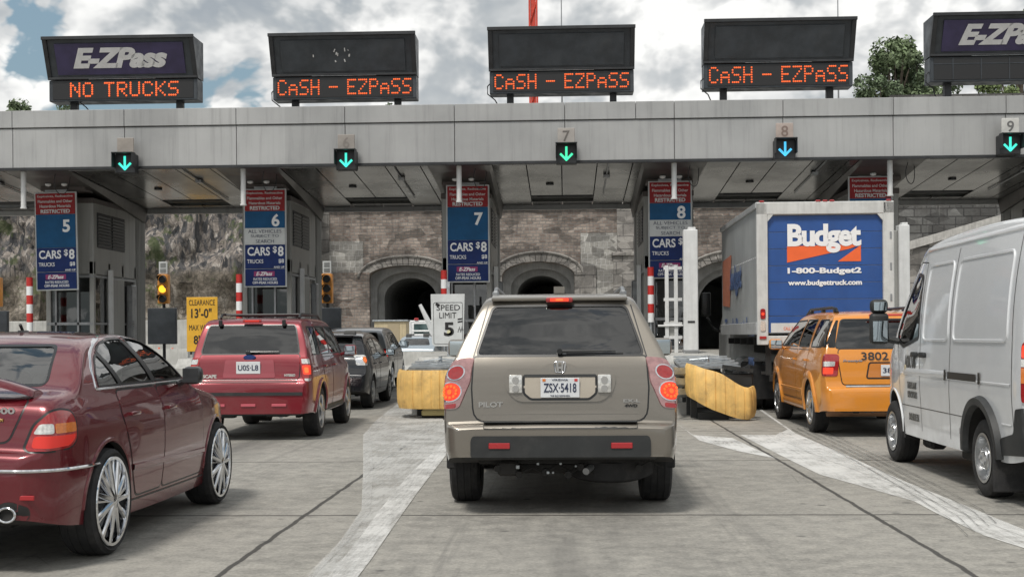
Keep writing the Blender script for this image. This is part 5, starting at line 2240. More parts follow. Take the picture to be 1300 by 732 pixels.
def door_set(c, doors, mat, belt, handle_mat, zlo, hz=None):
    """door skins: raised panels below the belt with dark gap lines and a handle on each"""
    for i, (poly, hy) in enumerate(doors):
        pp = fillet(poly, .05)
        for v, s_ in (('R', 1), ('L', -1)):
            d = c.patch('door', v, pp, .0035, .006, mat, step=.07)
            c.ribbon('door_gap', v, grow(pp, .007), .013, .0012, M('dark_trim'), d, closed=True)
            hit, n = c.proj(v, hy, hz or (belt - .12))
            MB().box((hit.x + s_ * .028, hy, hit.z), (.022, .17, .028), .009, seg=2).box((hit.x + s_ * .012, hy - .07, hit.z), (.03, .025, .022)).box((hit.x + s_ * .012, hy + .07, hit.z), (.03, .025, .022)).build('door_handle', handle_mat, d)


# ------------------------------------------------------------------ 1. tan off-roader ahead
tan = paint('paint_tan', (0.195, 0.178, 0.152), .5, .32, grime=.45)
PY = 9.80
PXc = pt(711, 500, PY)[0]


def build_tan():
    H = 1.775
    prof = [(0, .70), (.012, .72), (.03, .73), (.085, .735), (.10, .76), (.115, 1.0), (.16, 1.22), (.22, 1.30), (.40, 1.64), (.46, 1.71), (.60, 1.755)]
    W = 1.89
    c = wagon('off_roader', 'tan metallic off-roader with lit brake lamps in the middle lane, seen squarely from behind', (PXc, PY, 0), R(.3),
              4.75, H, W, (1.06, 3.76), 1.20, .375, tan, M('tinted_glass'),
              dict(ws=(3.75, 2.85), side=[[(.50, 1.27), (1.12, 1.27), (1.12, 1.62), (.66, 1.62)], [(1.20, 1.27), (2.02, 1.27), (2.02, 1.64), (1.20, 1.63)], [(2.10, 1.27), (3.42, 1.27), (3.10, 1.48), (2.80, 1.64), (2.10, 1.64)]]),
              dict(prof=prof, glass=(1.25, 1.67), bz=.47, cab0=.52, glass_poly=[(-.665, 1.255), (.665, 1.255), (.535, 1.655), (-.535, 1.655)]),
              None, low_z=.36, arch=.045, roof_w=.585, hood=1.16, bulge=.006, width_t=.25, style='seven', belt_f=.925)
    rt = c.root
    # doors
    door_set(c, [([(2.06, .45), (3.05, .45), (3.20, 1.18), (2.06, 1.18)], 2.2), ([(1.60, .45), (2.0, .45), (2.0, 1.18), (1.16, 1.18), (1.25, .95)], 1.3)], tan, 1.2, tan, .45)
    # tailgate
    tg = [(-.675, .745), (.675, .745), (.69, 1.0), (.675, 1.245), (-.675, 1.245), (-.69, 1.0)]
    gate = c.patch('tailgate', 'B', fillet(tg, [.10, .10, .01, .02, .02, .01]), .010, .012, tan, step=.05)
    c.ribbon('gate_gap', 'B', grow(fillet(tg, [.10, .10, .01, .02, .02, .01]), .006), .014, .002, M('dark_trim'), gate, closed=True)
    # upper gate frame lines beside the glass
    for s_ in (-1, 1):
        c.ribbon('gate_gap', 'B', [(s_ * .685, 1.245), (s_ * .575, 1.66)], .010, .002, M('dark_trim'), gate)
    # raised surround round the plate
    hexo = [(-.42, 1.155), (-.14, 1.155), (-.09, 1.195), (.09, 1.195), (.14, 1.155), (.42, 1.155), (.44, 1.08), (.42, .975), (.33, .895), (-.33, .895), (-.42, .975), (-.44, 1.08)]
    ho = fillet(hexo, .05)
    sur = c.patch('plate_surround', 'B', ho, .022, .014, tan, gate, step=.05)
    y_s = c.proj('B', 0, 1.0)[0].y
    inner = [(-.285, 1.10), (.285, 1.10), (.285, .96), (.23, .915), (-.23, .915), (-.285, .96)]
    c.ribbon('recess_edge', 'B', fillet(inner, .02), .018, .0245, M('dark_trim'), sur, closed=True)
    c.patch('plate_recess', 'B', fillet(inner, .02), .0235, 0, paint('paint_tan_pale', (.40, .355, .29), .3, .4), sur, step=.05)
    c.ribbon('recess_painted_shade', 'B', [(-.28, 1.098), (.28, 1.098)], .022, .027, M('black_plastic'), sur)  # black strip paints the shade under the upper edge of the recess
    plate(gate, 0, y_s - .038, 1.005, 'ZSX·5418', 'THE OLD DOMINION', 'VIRGINIA', ink=M('plate_ink'))
    pl = [o for o in gate.children if o.name.startswith('licence_plate')][0]
    MB().box((-.125, -.006, .06), (.025, .003, .02)).build('sticker', M('amber_lens'), pl)
    MB().box((.125, -.006, .06), (.025, .003, .02)).build('sticker', M('plate_red'), pl)
    for s_ in (-1, 1):
        rl = MB().box((s_ * .348, y_s - .030, 1.035), (.105, .03, .145), .012, seg=2).build('reversing_lamp', M('clear_lens'), gate)
        MB().cyl((s_ * .348, y_s - .042, 1.065), (s_ * .348, y_s - .050, 1.065), .028, n=18).cyl((s_ * .348, y_s - .042, 1.0), (s_ * .348, y_s - .050, 1.0), .026, n=18).build('reflector', M('chrome'), rl)
    # emblem: an upright letter-like mark in a rounded frame
    g = MB()
    ye = c.proj('B', 0, 1.17)[0].y - .036
    P = fillet([(-.036, -.042), (.036, -.042), (.045, .042), (-.045, .042)], .018)
    g.tube([(x, ye, 1.165 + z) for x, z in P], .005, 6, True)
    for s_ in (-1, 1):
        g.prism([(s_ * .008, -.035), (s_ * .022, -.035), (s_ * .030, .036), (s_ * .014, .036)], ye - .006, ye + .01, 'Y', Matrix.Translation((0, 0, 1.165)))
    g.box((0, ye, 1.160), (.03, .014, .016))
    g.build('emblem', M('chrome'), gate)
    text('PILOT', (-.545, c.proj('B', -.545, .875)[0].y - .014, .875), M('chrome'), gate, width=.19, height=.042, bold=.03, depth=.006)
    text('EX-L', (.56, c.proj('B', .56, .895)[0].y - .014, .90), M('chrome'), gate, width=.13, height=.024, bold=.03, depth=.006)
    text('4WD', (.555, c.proj('B', .555, .86)[0].y - .014, .862), M('dark_trim'), gate, width=.10, height=.024, bold=.04, depth=.006)
    # crease line across the gate
    c.ribbon('gate_crease', 'B', [(-.62, .80), (.62, .80)], .01, .012, tan, gate, round_=True)
    # bumper: step pad and black insert
    MB().box((0, .048, .742), (1.20, .085, .012), .004).build('step_pad', M('black_plastic'), rt)
    c.patch('step_edge', 'B', fillet([(-.60, .69), (.60, .69), (.60, .725), (-.60, .725)], .01), .006, .01, M('black_plastic'), rt, step=.08)
    ins = fillet([(-.70, .47), (.70, .47), (.70, .60), (.685, .635), (-.685, .635), (-.70, .60)], .02)
    bi = c.patch('bumper_insert', 'B', ins, .02, .03, M('black_plastic'), step=.06)
    MB().box((0, .18, .475), (1.50, .34, .05), .015).build('bumper_lip', M('black_plastic'), rt)
    yb = c.proj('B', 0, .56)[0].y
    for s_ in (-1, 1):
        MB().box((s_ * .475, yb - .024, .56), (.165, .014, .045), .004).build('rear_reflector', M('red_reflector'), bi)
    MB().box((.28, .02, .535), (.12, .02, .05)).build('tow_cover', M('dark_trim'), bi)
    # tail lamps wrap the corner
    for v, s_, a in (('BR', 1, 1), ('BL', -1, -1)):
        # u runs outward along the corner
        u0 = (s_ * .695 * 1) * s2 * s_ + .12 * s2
        poly = [(.635, .845), (.70, .835), (.775, .87), (.79, 1.0), (.755, 1.17), (.695, 1.235), (.60, 1.245), (.588, 1.05)]
        poly = [(p[0] + .0, p[1]) for p in poly]
        lp = c.patch('tail_lamp', v, fillet(poly, .03), .012, .03, M('pink_lens'), rt, step=.03)
        for (cu, cz, rr, mt, nm) in ((.69, .975, .062, 'brake_glow', 'brake_light'), (.675, 1.125, .046, 'red_lens', 'tail_reflector')):
            disc = [(cu + rr * .95 * math.cos(t), cz + rr * math.sin(t) * 1.12) for t in [i * 2 * math.pi / 24 for i in range(24)]]
            c.patch(nm, v, disc, .0165, .012, M(mt), lp, step=.03)
            ring = [(cu + rr * 1.05 * math.cos(t), cz + rr * math.sin(t) * 1.22) for t in [i * 2 * math.pi / 24 for i in range(24)]]
            c.ribbon('lamp_ring', v, ring, .008, .018, M('chrome'), lp, closed=True)
        # faceted core of the lit lamp
        g = MB()
        for q in range(11):
            t = q * 2 * math.pi / 11
            hit, n = c.proj(v, .69 + .038 * math.cos(t), .975 + .045 * math.sin(t))
            g.cyl(hit + Vector((s_ * .012, -.016, 0)), hit + Vector((s_ * .016, -.022, 0)), .012, n=6)
        hit, n = c.proj(v, .69, .975)
        g.cyl(hit + Vector((s_ * .012, -.016, 0)), hit + Vector((s_ * .016, -.022, 0)), .020, n=10)
        g.build('lit_bulb', M('brake_core'), lp)
        c.patch('lower_lens', v, fillet([(.65, .85), (.71, .842), (.76, .868), (.65, .885)], .01), .0165, .01, M('red_lens'), lp, step=.03)
    # third brake lamp in the roof spoiler
    sp_ = MB().box((0, .475, 1.722), (1.10, .15, .03), .012, ('X', R(13)), 2).build('roof_spoiler', tan, rt)
    tb = MB().box((0, .40, 1.700), (.22, .06, .045), .016, seg=2).build('high_brake_lamp', M('red_lens'), rt)
    MB().box((0, .369, 1.700), (.15, .006, .026), .002).build('lit_bulb', M('brake_glow'), tb)
    MB().box((0, .365, 1.700), (.06, .006, .018), .002).build('lit_core', M('brake_core'), tb)
    # wiper
    g = MB()
    w0 = c.proj('B', -.0, 1.275)[0]
    w1 = c.proj('B', .44, 1.285)[0]
    g.tube([w0 + Vector((0, -.035, .015)), w1 + Vector((0, -.03, .005))], [.012, .006], 6)
    g.tube([w0 + Vector((.05, -.025, -.005)), w1 + Vector((.06, -.02, -.012))], .005, 5)
    g.cyl(w0 + Vector((0, 0, .012)), w0 + Vector((0, -.05, .012)), .022, n=12)
    g.build('rear_wiper', M('dark_trim'), rt)
    # roof rails and aerial fin
    for s_ in (-1, 1):
        g = MB().tube([(s_ * .525, .62, 1.745), (s_ * .525, .68, 1.795), (s_ * .53, .9, 1.81), (s_ * .54, 2.4, 1.81), (s_ * .54, 2.62, 1.76)], .018, 8)
        g.box((s_ * .525, .64, 1.76), (.055, .12, .05), .015)
        g.build('roof_rail', M('steel_grey'), rt)
    MB().prism([(.70, 1.765), (.86, 1.765), (.84, 1.78), (.73, 1.82), (.70, 1.82)], -.045, .045, 'X').build('aerial_fin', tan, rt)
    for s_ in (-1, 1):
        mirror(rt, s_ * 1.035, 3.12, 1.29, s_, tan, (.21, .14, .18))
    # exhaust, tow hook, spare wheel and hangers under the tail
    g = MB()
    g.tube([(.42, .9, .40), (.30, .45, .36), (.24, .28, .36), (.20, .16, .34)], .028, 10)
    g.cyl((.5, 1.1, .40), (.1, 1.0, .40), .09, n=16)
    g.build('exhaust', M('steel_grey'), rt)
    g = MB().lathe([(0, -.09), (.30, -.10), (.36, -.07), (.37, 0), (.36, .07), (.30, .10), (0, .09)], 32, Matrix.Translation((.40, .62, .36)) @ Matrix.Rotation(R(6), 4, 'X'))
    g.build('spare_wheel', M('rubber'), rt)
    g = MB()
    g.box((0, .30, .42), (1.3, .06, .06)).box((-.42, .35, .36), (.16, .3, .12), .02).box((-.1, .45, .35), (.5, .12, .10), .03)
    for q, (xx, zz) in enumerate([(-.5, .36), (-.33, .31), (-.12, .33), (.06, .31), (.16, .37), (.62, .36)]):
        g.cyl((xx, .28, zz), (xx, .20, zz), .028, n=10)
        g.tube([(xx, .25, zz), (xx + .1, .3, zz + .05), (xx + .2, .28, zz)], .010, 6)
    g.build('tow_frame', M('underbody'), rt)
    g = MB()
    for xx, zz, sz in ((-.34, .375, .03), (-.10, .33, .024), (-.06, .33, .018), (.0, .40, .02), (-.18, .40, .022), (.12, .38, .018)):
        g.box((xx, .19, zz), (sz, .02, sz), .004)
    g.build('bracket', M('galvanised'), rt)
    for s_ in (-1, 1):
        MB().box((s_ * .83, .70, .42), (.24, .02, .22), .01).build('mud_flap', M('rubber'), rt)
    return c


build_tan()


# ------------------------------------------------------------------ 2. maroon saloon, left foreground
maroon = paint('paint_maroon', (0.13, 0.006, 0.013), .35, .24, grime=.05)


def build_saloon():
    L, H, W = 4.07, 1.475, 1.80
    h = W / 2
    top = [(0, .70), (.02, .74), (.06, .76), (.075, .80), (.10, .96), (.15, 1.055), (.25, 1.085), (.38, 1.10), (.48, 1.125), (.70, 1.275), (.95, 1.415), (1.30, 1.462), (1.8, H), (2.1, 1.44), (2.40, 1.28), (2.72, 1.08), (2.9, 1.04), (3.5, .95), (3.9, .80), (4.05, .62), (4.07, .5)]
    sp = dict(top=top, bot=[(0, .34), (.15, .29), (.4, .25), (1.2, .20), (3.2, .20), (4.07, .30)],
              w=[(0, .64), (.03, .71), (.08, .775), (.16, .83), (.30, .868), (.5, .89), (1.0, .9), (2.0, .905), (3.1, .89), (3.6, .83), (3.9, .70), (4.07, .48)],
              rw=[(0, .50), (.6, .50), (.95, .53), (1.4, .56), (2.2, .55), (2.7, .50), (4.1, .45)],
              low=[(.15, .93), (.28, .965), (.42, .985), (.62, 1.0), (.80, .995), (.95, .965), (1.06, .915)],
              r=[(0, .05), (.2, .07), (.7, .06), (1.2, .08), (2.3, .08), (2.8, .10), (4.07, .10)],
              belt=1.06, roofz=1.48, bulge=.05, crown=.07, nz=34)
    rx = pt(0, HOR, 7.0)[0]
    c = Car('saloon_car', 'dark maroon saloon with chrome wheels cut off by the left edge of the picture', 'car', (SAL_X, SAL_Y, 0), SAL_RZ, sp, 'vehicles queuing at the toll')
    rt = c.root
    ax = (.80, 3.30)
    r = .35
    arc = [(.98, 1.085), (1.06, 1.20), (1.22, 1.31), (1.48, 1.395), (1.85, 1.43), (2.25, 1.43), (2.60, 1.40), (2.90, 1.285), (3.22, 1.10), (3.20, 1.075), (2.2, 1.072)]
    # three lights: fixed quarter, rear door, front door
    q1 = [(.82, 1.10), (.86, 1.19), (.96, 1.275), (1.05, 1.315), (1.18, 1.10)]
    q2 = [(1.23, 1.10), (1.09, 1.335), (1.22, 1.385), (1.42, 1.415), (1.66, 1.42), (1.83, 1.10)]
    q3 = [(1.90, 1.10), (1.74, 1.425), (1.90, 1.42), (2.06, 1.395), (2.28, 1.29), (2.54, 1.115), (2.52, 1.10)]
    cuts, wins = [], []
    for p in (q1, q2, q3):
        p = fillet(p, .025)
        for v, a, b in (('R', .45, 1.4), ('L', -1.4, -.45)):
            cuts.append(c.prism_cut(v, p, a, b))
            wins.append((v, p, a, b, 'side_window', 0, None))
    bg = fillet([(-.60, 1.125), (.60, 1.125), (.50, 1.375), (-.50, 1.375)], .05)
    cuts.append(c.prism_cut('B', bg, .2, 1.35))
    wins.append(('B', bg, 0, 0, 'rear_window', 0, None))
    fg = fillet([(-.64, 1.13), (.64, 1.13), (.5, 1.38), (-.5, 1.38)], .05)
    cuts.append(c.prism_cut('F', fg, 1.95, 4.5))
    wins.append(('F', fg, 0, 0, 'windscreen', 0, M('clear_glass')))
    c.finish_body(maroon, cuts, (r + .022, [(a, r + .02) for a in ax], .30), (.64, 2.62, .62, .055, .045))
    add_windows(c, wins, M('clear_glass'), M('dark_trim'), .016)
    # chrome surround on the side glass
    oc = fillet([(.76, 1.085), (.82, 1.215), (.95, 1.31), (1.14, 1.39), (1.40, 1.444), (1.75, 1.446), (2.06, 1.415), (2.34, 1.295), (2.64, 1.095), (2.62, 1.082), (1.8, 1.082)], .03)
    for v in 'RL':
        c.ribbon('chrome_surround', v, oc, .018, .006, M('chrome'), rt, closed=True, round_=True)
        c.ribbon('window_pillar', v, [(1.205, 1.09), (1.065, 1.33)], .028, .004, M('dark_trim'), rt)
        c.ribbon('window_pillar', v, [(1.865, 1.09), (1.70, 1.43)], .05, .004, M('dark_trim'), rt)
    # doors
    d_r = [(1.22, .48), (1.15, .70), (1.06, .90), (1.08, 1.06), (1.86, 1.06), (1.87, .9), (1.82, .33), (1.30, .33)]
    d_f = [(1.885, .9), (1.88, 1.06), (2.62, 1.06), (2.84, .95), (2.84, .60), (2.80, .33), (1.84, .33)]
    door_set(c, [(d_r, 1.24), (d_f, 2.02)], maroon, 1.06, maroon, .33, .90)
    for v in 'RL':
        c.ribbon('side_moulding', v, [(1.20, .53), (2.86, .50)], .05, .016, maroon, rt, round_=True)
        c.ribbon('sill_line', v, [(1.2, .30), (2.9, .29)], .012, .003, M('dark_trim'), rt)
        # bumper line and side crease
    # bumper chrome strip all round the tail
    g = MB()
    for v, a, b in (('B', -.50, .50),):
        pass
    pts = []
    for i in range(0, 61):
        t = -1 + 2 * i / 60
        ang = t * 1.15
        # march along rear perimeter at z
        z = .645 - .03 * abs(t)
        d = Vector((-math.sin(ang), math.cos(ang), 0))
        o = Vector((0, 1.0, z)) - d * 6
        hit = c.bvh.ray_cast(o, d)[0]
        if hit:
            pts.append(hit - d * .004)
    g.tube(pts, .011, 6)
    g.build('bumper_strip', M('chrome'), rt)
    # trunk lid
    lid = fillet([(-.54, .80), (.54, .80), (.60, .95), (.63, 1.055), (-.63, 1.055), (-.60, .95)], .04)
    tl = c.patch('boot_lid', 'B', lid, .004, .008, maroon, step=.05)
    c.ribbon('lid_gap', 'B', grow(lid, .006), .012, .0015, M('dark_trim'), tl, closed=True)
    # spoiler
    g = MB()
    sect = [(-.10, -.015), (-.05, -.022), (.10, -.018), (.13, .0), (.08, .018), (-.02, .022), (-.08, .012)]
    path = []
    for i in range(41):
        t = -1 + 2 * i / 40
        x = .64 * t
        y = .16 + .10 * (abs(t) ** 4)
        z = 1.165 - .085 * max(0, (abs(t) - .60) / .40) ** 1.4
        path.append((x, y, z, 1 - .25 * abs(t) ** 6))
    rows = []
    for x, y, z, s_ in path:
        rows.append([g.bm.verts.new((x, y + a * s_, z + b)) for a, b in sect])
    for A, B in zip(rows[:-1], rows[1:]):
        for j in range(len(sect)):
            g.bm.faces.new((A[j], A[(j + 1) % len(sect)], B[(j + 1) % len(sect)], B[j]))
    g.bm.faces.new(rows[0]); g.bm.faces.new(rows[-1])
    spo = g.build('spoiler', maroon, rt, 50)
    # tail lamps
    for v, s_ in (('BR', 1), ('BL', -1)):
        base = [(.50, .745), (.62, .742), (.78, .755), (.835, .80), (.835, .92), (.80, .97), (.72, .985), (.64, .975), (.56, .90)]
        lp = c.patch('tail_lamp', v, fillet(base, .03), .010, .025, M('red_lens'), rt, step=.03)
        c.patch('reversing_lens', v, fillet([(.545, .845), (.655, .845), (.655, .905), (.58, .905)], .015), .014, .01, M('clear_lens'), lp, step=.03)
        c.patch('indicator_lens', v, fillet([(.665, .845), (.832, .848), (.832, .905), (.665, .905)], .012), .014, .01, M('amber_lens'), lp, step=.03)
        c.patch('lit_brake_light', v, fillet([(.53, .762), (.62, .757), (.77, .768), (.815, .805), (.82, .832), (.55, .832)], .02), .0135, .01, M('brake_dim'), lp, step=.03)
        c.ribbon('lamp_gap', v, grow(fillet(base, .03), .006), .012, .003, M('dark_trim'), lp, closed=True)
    text('GS 400', (.44, c.proj('B', .40, .985)[0].y - .009, .985), M('chrome'), tl, width=.26, height=.040, bold=.03, depth=.006)
    text('PLATINUM', (.44, c.proj('B', .44, .93)[0].y - .009, .93), pmat('gold', (.55, .36, .12), .3, .8), tl, width=.13, height=.020, bold=.02, depth=.006)
    # exhaust and bumper cut-out
    for s_ in (-1, 1):
        hit = c.proj('B', s_ * .58, .40)[0]
        co = fillet([(s_ * .58 - .11, .33), (s_ * .58 + .11, .33), (s_ * .58 + .12, .41), (s_ * .58, .455), (s_ * .58 - .12, .41)], .04)
        c.patch('exhaust_recess', 'B', co, .003, 0, M('underbody'), rt, step=.04)
        g = MB().lathe([(.043, .02), (.048, .0), (.043, -.004), (.036, .0), (.034, .10)], 28, Matrix.Translation((s_ * .58, hit.y - .04, .375)) @ Matrix.Rotation(R(-90), 4, 'X') @ Matrix.Scale(1.25, 4, (1, 0, 0)))
        g.lathe([(.043, .02), (.044, .35)], 28, Matrix.Translation((s_ * .58, hit.y - .04, .375)) @ Matrix.Rotation(R(-90), 4, 'X') @ Matrix.Scale(1.25, 4, (1, 0, 0)))
        g.build('exhaust_tip', M('chrome'), rt)
        MB().cyl((s_ * .58, hit.y - .02, .375), (s_ * .58, hit.y + .0, .375), .05, n=20).build('exhaust_bore', M('underbody'), rt)
        MB().box((s_ * .66, c.proj('B', s_ * .66, .50)[0].y - .0, .47), (.14, .012, .03), .004).build('rear_reflector', M('red_reflector'), rt)
    plate(rt, 0, c.proj('B', 0, .88)[0].y - .016, .88, 'ABX 27', lean=R(-8))
    for ya in ax:
        for s_ in (-1, 1):
            wheel(rt, s_ * (h + .015), ya, r, .245, .287, s_, 'chrome')
            # painted lip round the arch
            v = 'R' if s_ > 0 else 'L'
            arcp = [(ya + (r + .034) * math.cos(t), r + .02 + (r + .034) * math.sin(t)) for t in [R(d) for d in range(-8, 189, 6)]]
            c.ribbon('arch_lip', v, arcp, .030, .008, maroon, rt, round_=True)
    for s_ in (-1, 1):
        mirror(rt, s_ * .965, 2.36, 1.125, s_, pmat('mirror_black', (.025, .026, .028), .3, coat=.5), (.15, .13, .14), M('mirror_black'))
    for sx in (-.38, .38):
        seat(rt, sx, 2.02, .60, M('seat_grey'))
    g = MB().box((0, 1.40, .60), (1.3, .5, .16), .05).box((0, 1.14, .86), (1.3, .16, .46), .06, ('X', R(16)), 2)
    for sx in (-.38, .38):
        g.box((sx, 1.09, 1.11), (.26, .1, .12), .04, seg=2)
    g.build('rear_bench', M('seat_grey'), rt)
    MB().box((0, .80, 1.05), (1.1, .30, .03), .01).build('parcel_shelf', pmat('shelf', (.20, .20, .19), .8), rt)
    g = MB().box((0, 2.42, .96), (1.4, .4, .16), .06, seg=2)
    g.tube([(-.38 + .18 * math.cos(a), 2.2 + .05 * math.sin(a), 1.0 + .17 * math.sin(a)) for a in [i * math.pi / 8 for i in range(16)]], .013, 6, True)
    g.build('dashboard', M('interior'), rt)
    MB().box((0, 2.16, 1.34), (.24, .03, .07), .02).build('rear_view_mirror', M('interior'), rt)
    driveline(rt, L, ax, r, h, .24)
    MB().box((0, .5, .33), (1.1, .7, .10), .04).build('silencer', M('underbody'), rt)
    g = MB().tube([(.0, 1.5, 1.465), (.0, 1.45, 1.52)], .012, 6).box((0, 1.5, 1.47), (.05, .1, .02), .008)
    g.build('aerial', M('dark_trim'), rt)
    c.patch('sunroof', 'T', fillet([(-.36, 1.45), (.36, 1.45), (.36, 1.95), (-.36, 1.95)], .06), .004, .006, M('tinted_glass'), rt, step=.08)
    return c


SAL_Y = 7.38
SAL_X = -3.90
SAL_RZ = R(-.6)
build_saloon()


# ------------------------------------------------------------------ 3. bright maroon off-roader
ruby = paint('paint_ruby', (0.20, 0.010, 0.020), .35, .30, grime=.12)


def rear_basic(c, tg, pl, lampR, lampmats, mat, lit=True, wiper=None, refl=None, badge=None):
    pass


def build_ruby():
    H, W, L = 1.70, 1.73, 4.42
    prof = [(0, .76), (.012, .80), (.04, .83), (.06, .86), (.075, .92), (.10, 1.10), (.14, 1.17), (.30, 1.58), (.36, 1.645), (.50, 1.68)]
    c = wagon('off_roader', 'bright maroon boxy off-roader with lit tail lamps in the lane left of the tan one', (pt(315, 480, 17.0)[0], 17.0, 0), R(1.6), L, H, W, (.92, 3.54), 1.10, .355, ruby, M('tinted_glass'),
              dict(ws=(3.35, 2.65), side=[[(.42, 1.17), (1.02, 1.17), (1.02, 1.56), (.52, 1.56)], [(1.10, 1.17), (1.86, 1.17), (1.86, 1.57), (1.10, 1.57)], [(1.93, 1.17), (3.10, 1.17), (2.88, 1.36), (2.60, 1.57), (1.93, 1.57)]]),
              dict(prof=prof, glass=(1.18, 1.62), bz=.37, cab0=.46, glass_poly=[(-.68, 1.185), (.68, 1.185), (.60, 1.585), (-.60, 1.585)]),
              None, low_z=.33, roof_w=.66, hood=1.10, bulge=.02, style='spoke')
    rt = c.root
    door_set(c, [([(1.93, .42), (2.82, .42), (2.95, 1.12), (1.93, 1.12)], 2.08), ([(1.42, .42), (1.88, .42), (1.88, 1.12), (1.06, 1.12), (1.12, .9), (1.32, .72)], 1.2)], ruby, 1.10, ruby, .42, 1.0)
    gate = c.patch('tailgate', 'B', fillet([(-.68, .845), (.68, .845), (.69, 1.0), (.68, 1.175), (-.68, 1.175), (-.69, 1.0)], .03), .008, .012, ruby, step=.06)
    c.ribbon('gate_gap', 'B', grow(fillet([(-.68, .845), (.68, .845), (.69, 1.0), (.68, 1.175), (-.68, 1.175), (-.69, 1.0)], .03), .006), .012, .002, M('dark_trim'), gate, closed=True)
    c.patch('plate_panel', 'B', fillet([(-.36, .86), (.36, .86), (.33, 1.11), (-.33, 1.11)], .03), .018, .012, paint('paint_ruby_pale', (.27, .035, .05), .3, .4), gate, step=.06)
    yp = c.proj('B', 0, 1.0)[0].y
    plate(gate, -.01, yp - .034, 1.0, 'U0S·L8', lean=0, w=.33, h=.165)
    g = MB().lathe([(0, .012), (.05, .010), (.058, 0), (0, 0)], 24, Matrix.Translation((0, c.proj('B', 0, 1.14)[0].y - .022, 1.14)) @ Matrix.Rotation(R(90), 4, 'X') @ Matrix.Scale(1.5, 4, (1, 0, 0)) @ Matrix.Scale(.62, 4, (0, 1, 0)))
    g.build('badge', pmat('badge_blue', (.03, .06, .2), .3, .5), gate)
    text('ESCAPE', (-.555, c.proj('B', -.555, .885)[0].y - .016, .885), M('clear_lens'), gate, width=.22, height=.05, bold=.05, depth=.006)
    text('HYBRID', (.56, c.proj('B', .56, .885)[0].y - .016, .895), M('clear_lens'), gate, width=.15, height=.035, bold=.05, depth=.006)
    MB().cyl((.43, yp - .016, .88), (.43, yp - .026, .88), .018, n=12).build('sticker', M('amber_lens'), gate)
    # lamps
    for v in ('BR', 'BL'):
        base = [(.56, .80), (.67, .80), (.705, .84), (.705, 1.10), (.67, 1.14), (.57, 1.14), (.555, 1.10)]
        lp = c.patch('tail_lamp', v, fillet(base, .02), .012, .03, M('red_lens'), rt, step=.04)
        c.patch('lit_brake_light', v, fillet([(.57, .90), (.69, .90), (.695, 1.03), (.57, 1.03)], .02), .016, .01, M('brake_glow'), lp, step=.04)
        c.patch('lit_core', v, fillet([(.585, .925), (.625, .925), (.625, 1.0), (.585, 1.0)], .015), .018, .01, M('brake_core'), lp, step=.04)
        c.patch('clear_band', v, fillet([(.57, 1.05), (.695, 1.05), (.68, 1.115), (.575, 1.115)], .012), .016, .01, M('clear_lens'), lp, step=.04)
        c.patch('clear_band', v, fillet([(.57, .815), (.67, .815), (.692, .85), (.57, .85)], .012), .016, .01, M('clear_lens'), lp, step=.04)
    # bumper
    c.patch('step_pad', 'B', fillet([(-.66, .795), (.66, .795), (.66, .825), (-.66, .825)], .01), .006, .01, M('ruby_painted_shade') if 'ruby_painted_shade' in MATS else pmat('ruby_painted_shade', (.12, .015, .02), .5), rt, step=.08)  # strip in darker ruby, shade along the bumper top put into the colour
    c.patch('bumper_stripe', 'B', [(-.74, .62), (.74, .62), (.74, .665), (-.74, .665)], .014, .02, M('black_plastic'), rt, step=.08)
    yb = c.proj('B', 0, .5)[0].y
    for xx in (-.42, 0, .42):
        MB().box((xx, yb - .012, .49), (.20, .016, .035), .004).build('rear_reflector', pmat('pale_red', (.5, .10, .13), .3), rt)
    g = MB().box((0, .16, .37), (1.4, .28, .05), .01)
    g.box((.35, .25, .35), (.25, .3, .05)).box((-.35, .3, .33), (.2, .2, .05))
    g.build('bumper_lip', M('black_plastic'), rt)
    MB().tube([(.30, .8, .36), (.34, .4, .34), (.42, .14, .33)], .03, 10).build('exhaust', M('galvanised'), rt)
    tb = MB().box((0, .285, 1.640), (.26, .03, .04), .01, seg=2).build('high_brake_lamp', M('red_lens'), rt)
    MB().box((0, .268, 1.640), (.20, .006, .025)).build('lit_bulb', M('brake_dim'), tb)
    for s_ in (-1, 1):
        MB().box((s_ * .44, .285, 1.61), (.05, .05, .09), .01).build('glass_hinge', M('dark_trim'), rt)
        g = MB().tube([(s_ * .56, .8, 1.685), (s_ * .56, .86, 1.735), (s_ * .56, 1.0, 1.745), (s_ * .56, 2.3, 1.745), (s_ * .56, 2.5, 1.68)], .018, 8)
        g.build('roof_rail', M('dark_trim'), rt)
        mirror(rt, s_ * .99, 2.85, 1.20, s_, ruby, (.20, .14, .17))
        # flared wheel arches
    g = MB()
    for yy in (1.05, 1.95):
        g.tube([(-.56, yy, 1.74), (.56, yy, 1.74)], .016, 8)
    g.build('cross_bar', M('dark_trim'), rt)
    g = MB()
    w0 = c.proj('B', -.02, 1.20)[0]; w1 = c.proj('B', .40, 1.215)[0]
    g.tube([w0 + Vector((0, -.03, .01)), w1 + Vector((0, -.03, .0))], [.018, .008], 6).box(w0 + Vector((0, -.03, 0)), (.07, .05, .06), .015)
    g.build('rear_wiper', M('dark_trim'), rt)
    for v in 'RL':
        for ya in (.92, 3.54):
            arcp = [(ya + .44 * math.cos(t), .365 + .44 * math.sin(t)) for t in [R(d) for d in range(0, 181, 6)]]
            c.ribbon('arch_flare', v, arcp, .07, .02, ruby, rt, round_=True)
        c.ribbon('sill_cladding', v, [(1.35, .38), (3.1, .38)], .10, .012, M('black_plastic'), rt, round_=True)
    # reflections of trim: warning sticker
    return c


build_ruby()


# ------------------------------------------------------------------ 4. yellow cab
cab = paint('paint_cab', (0.64, 0.235, 0.022), .0, .30, grime=.15)


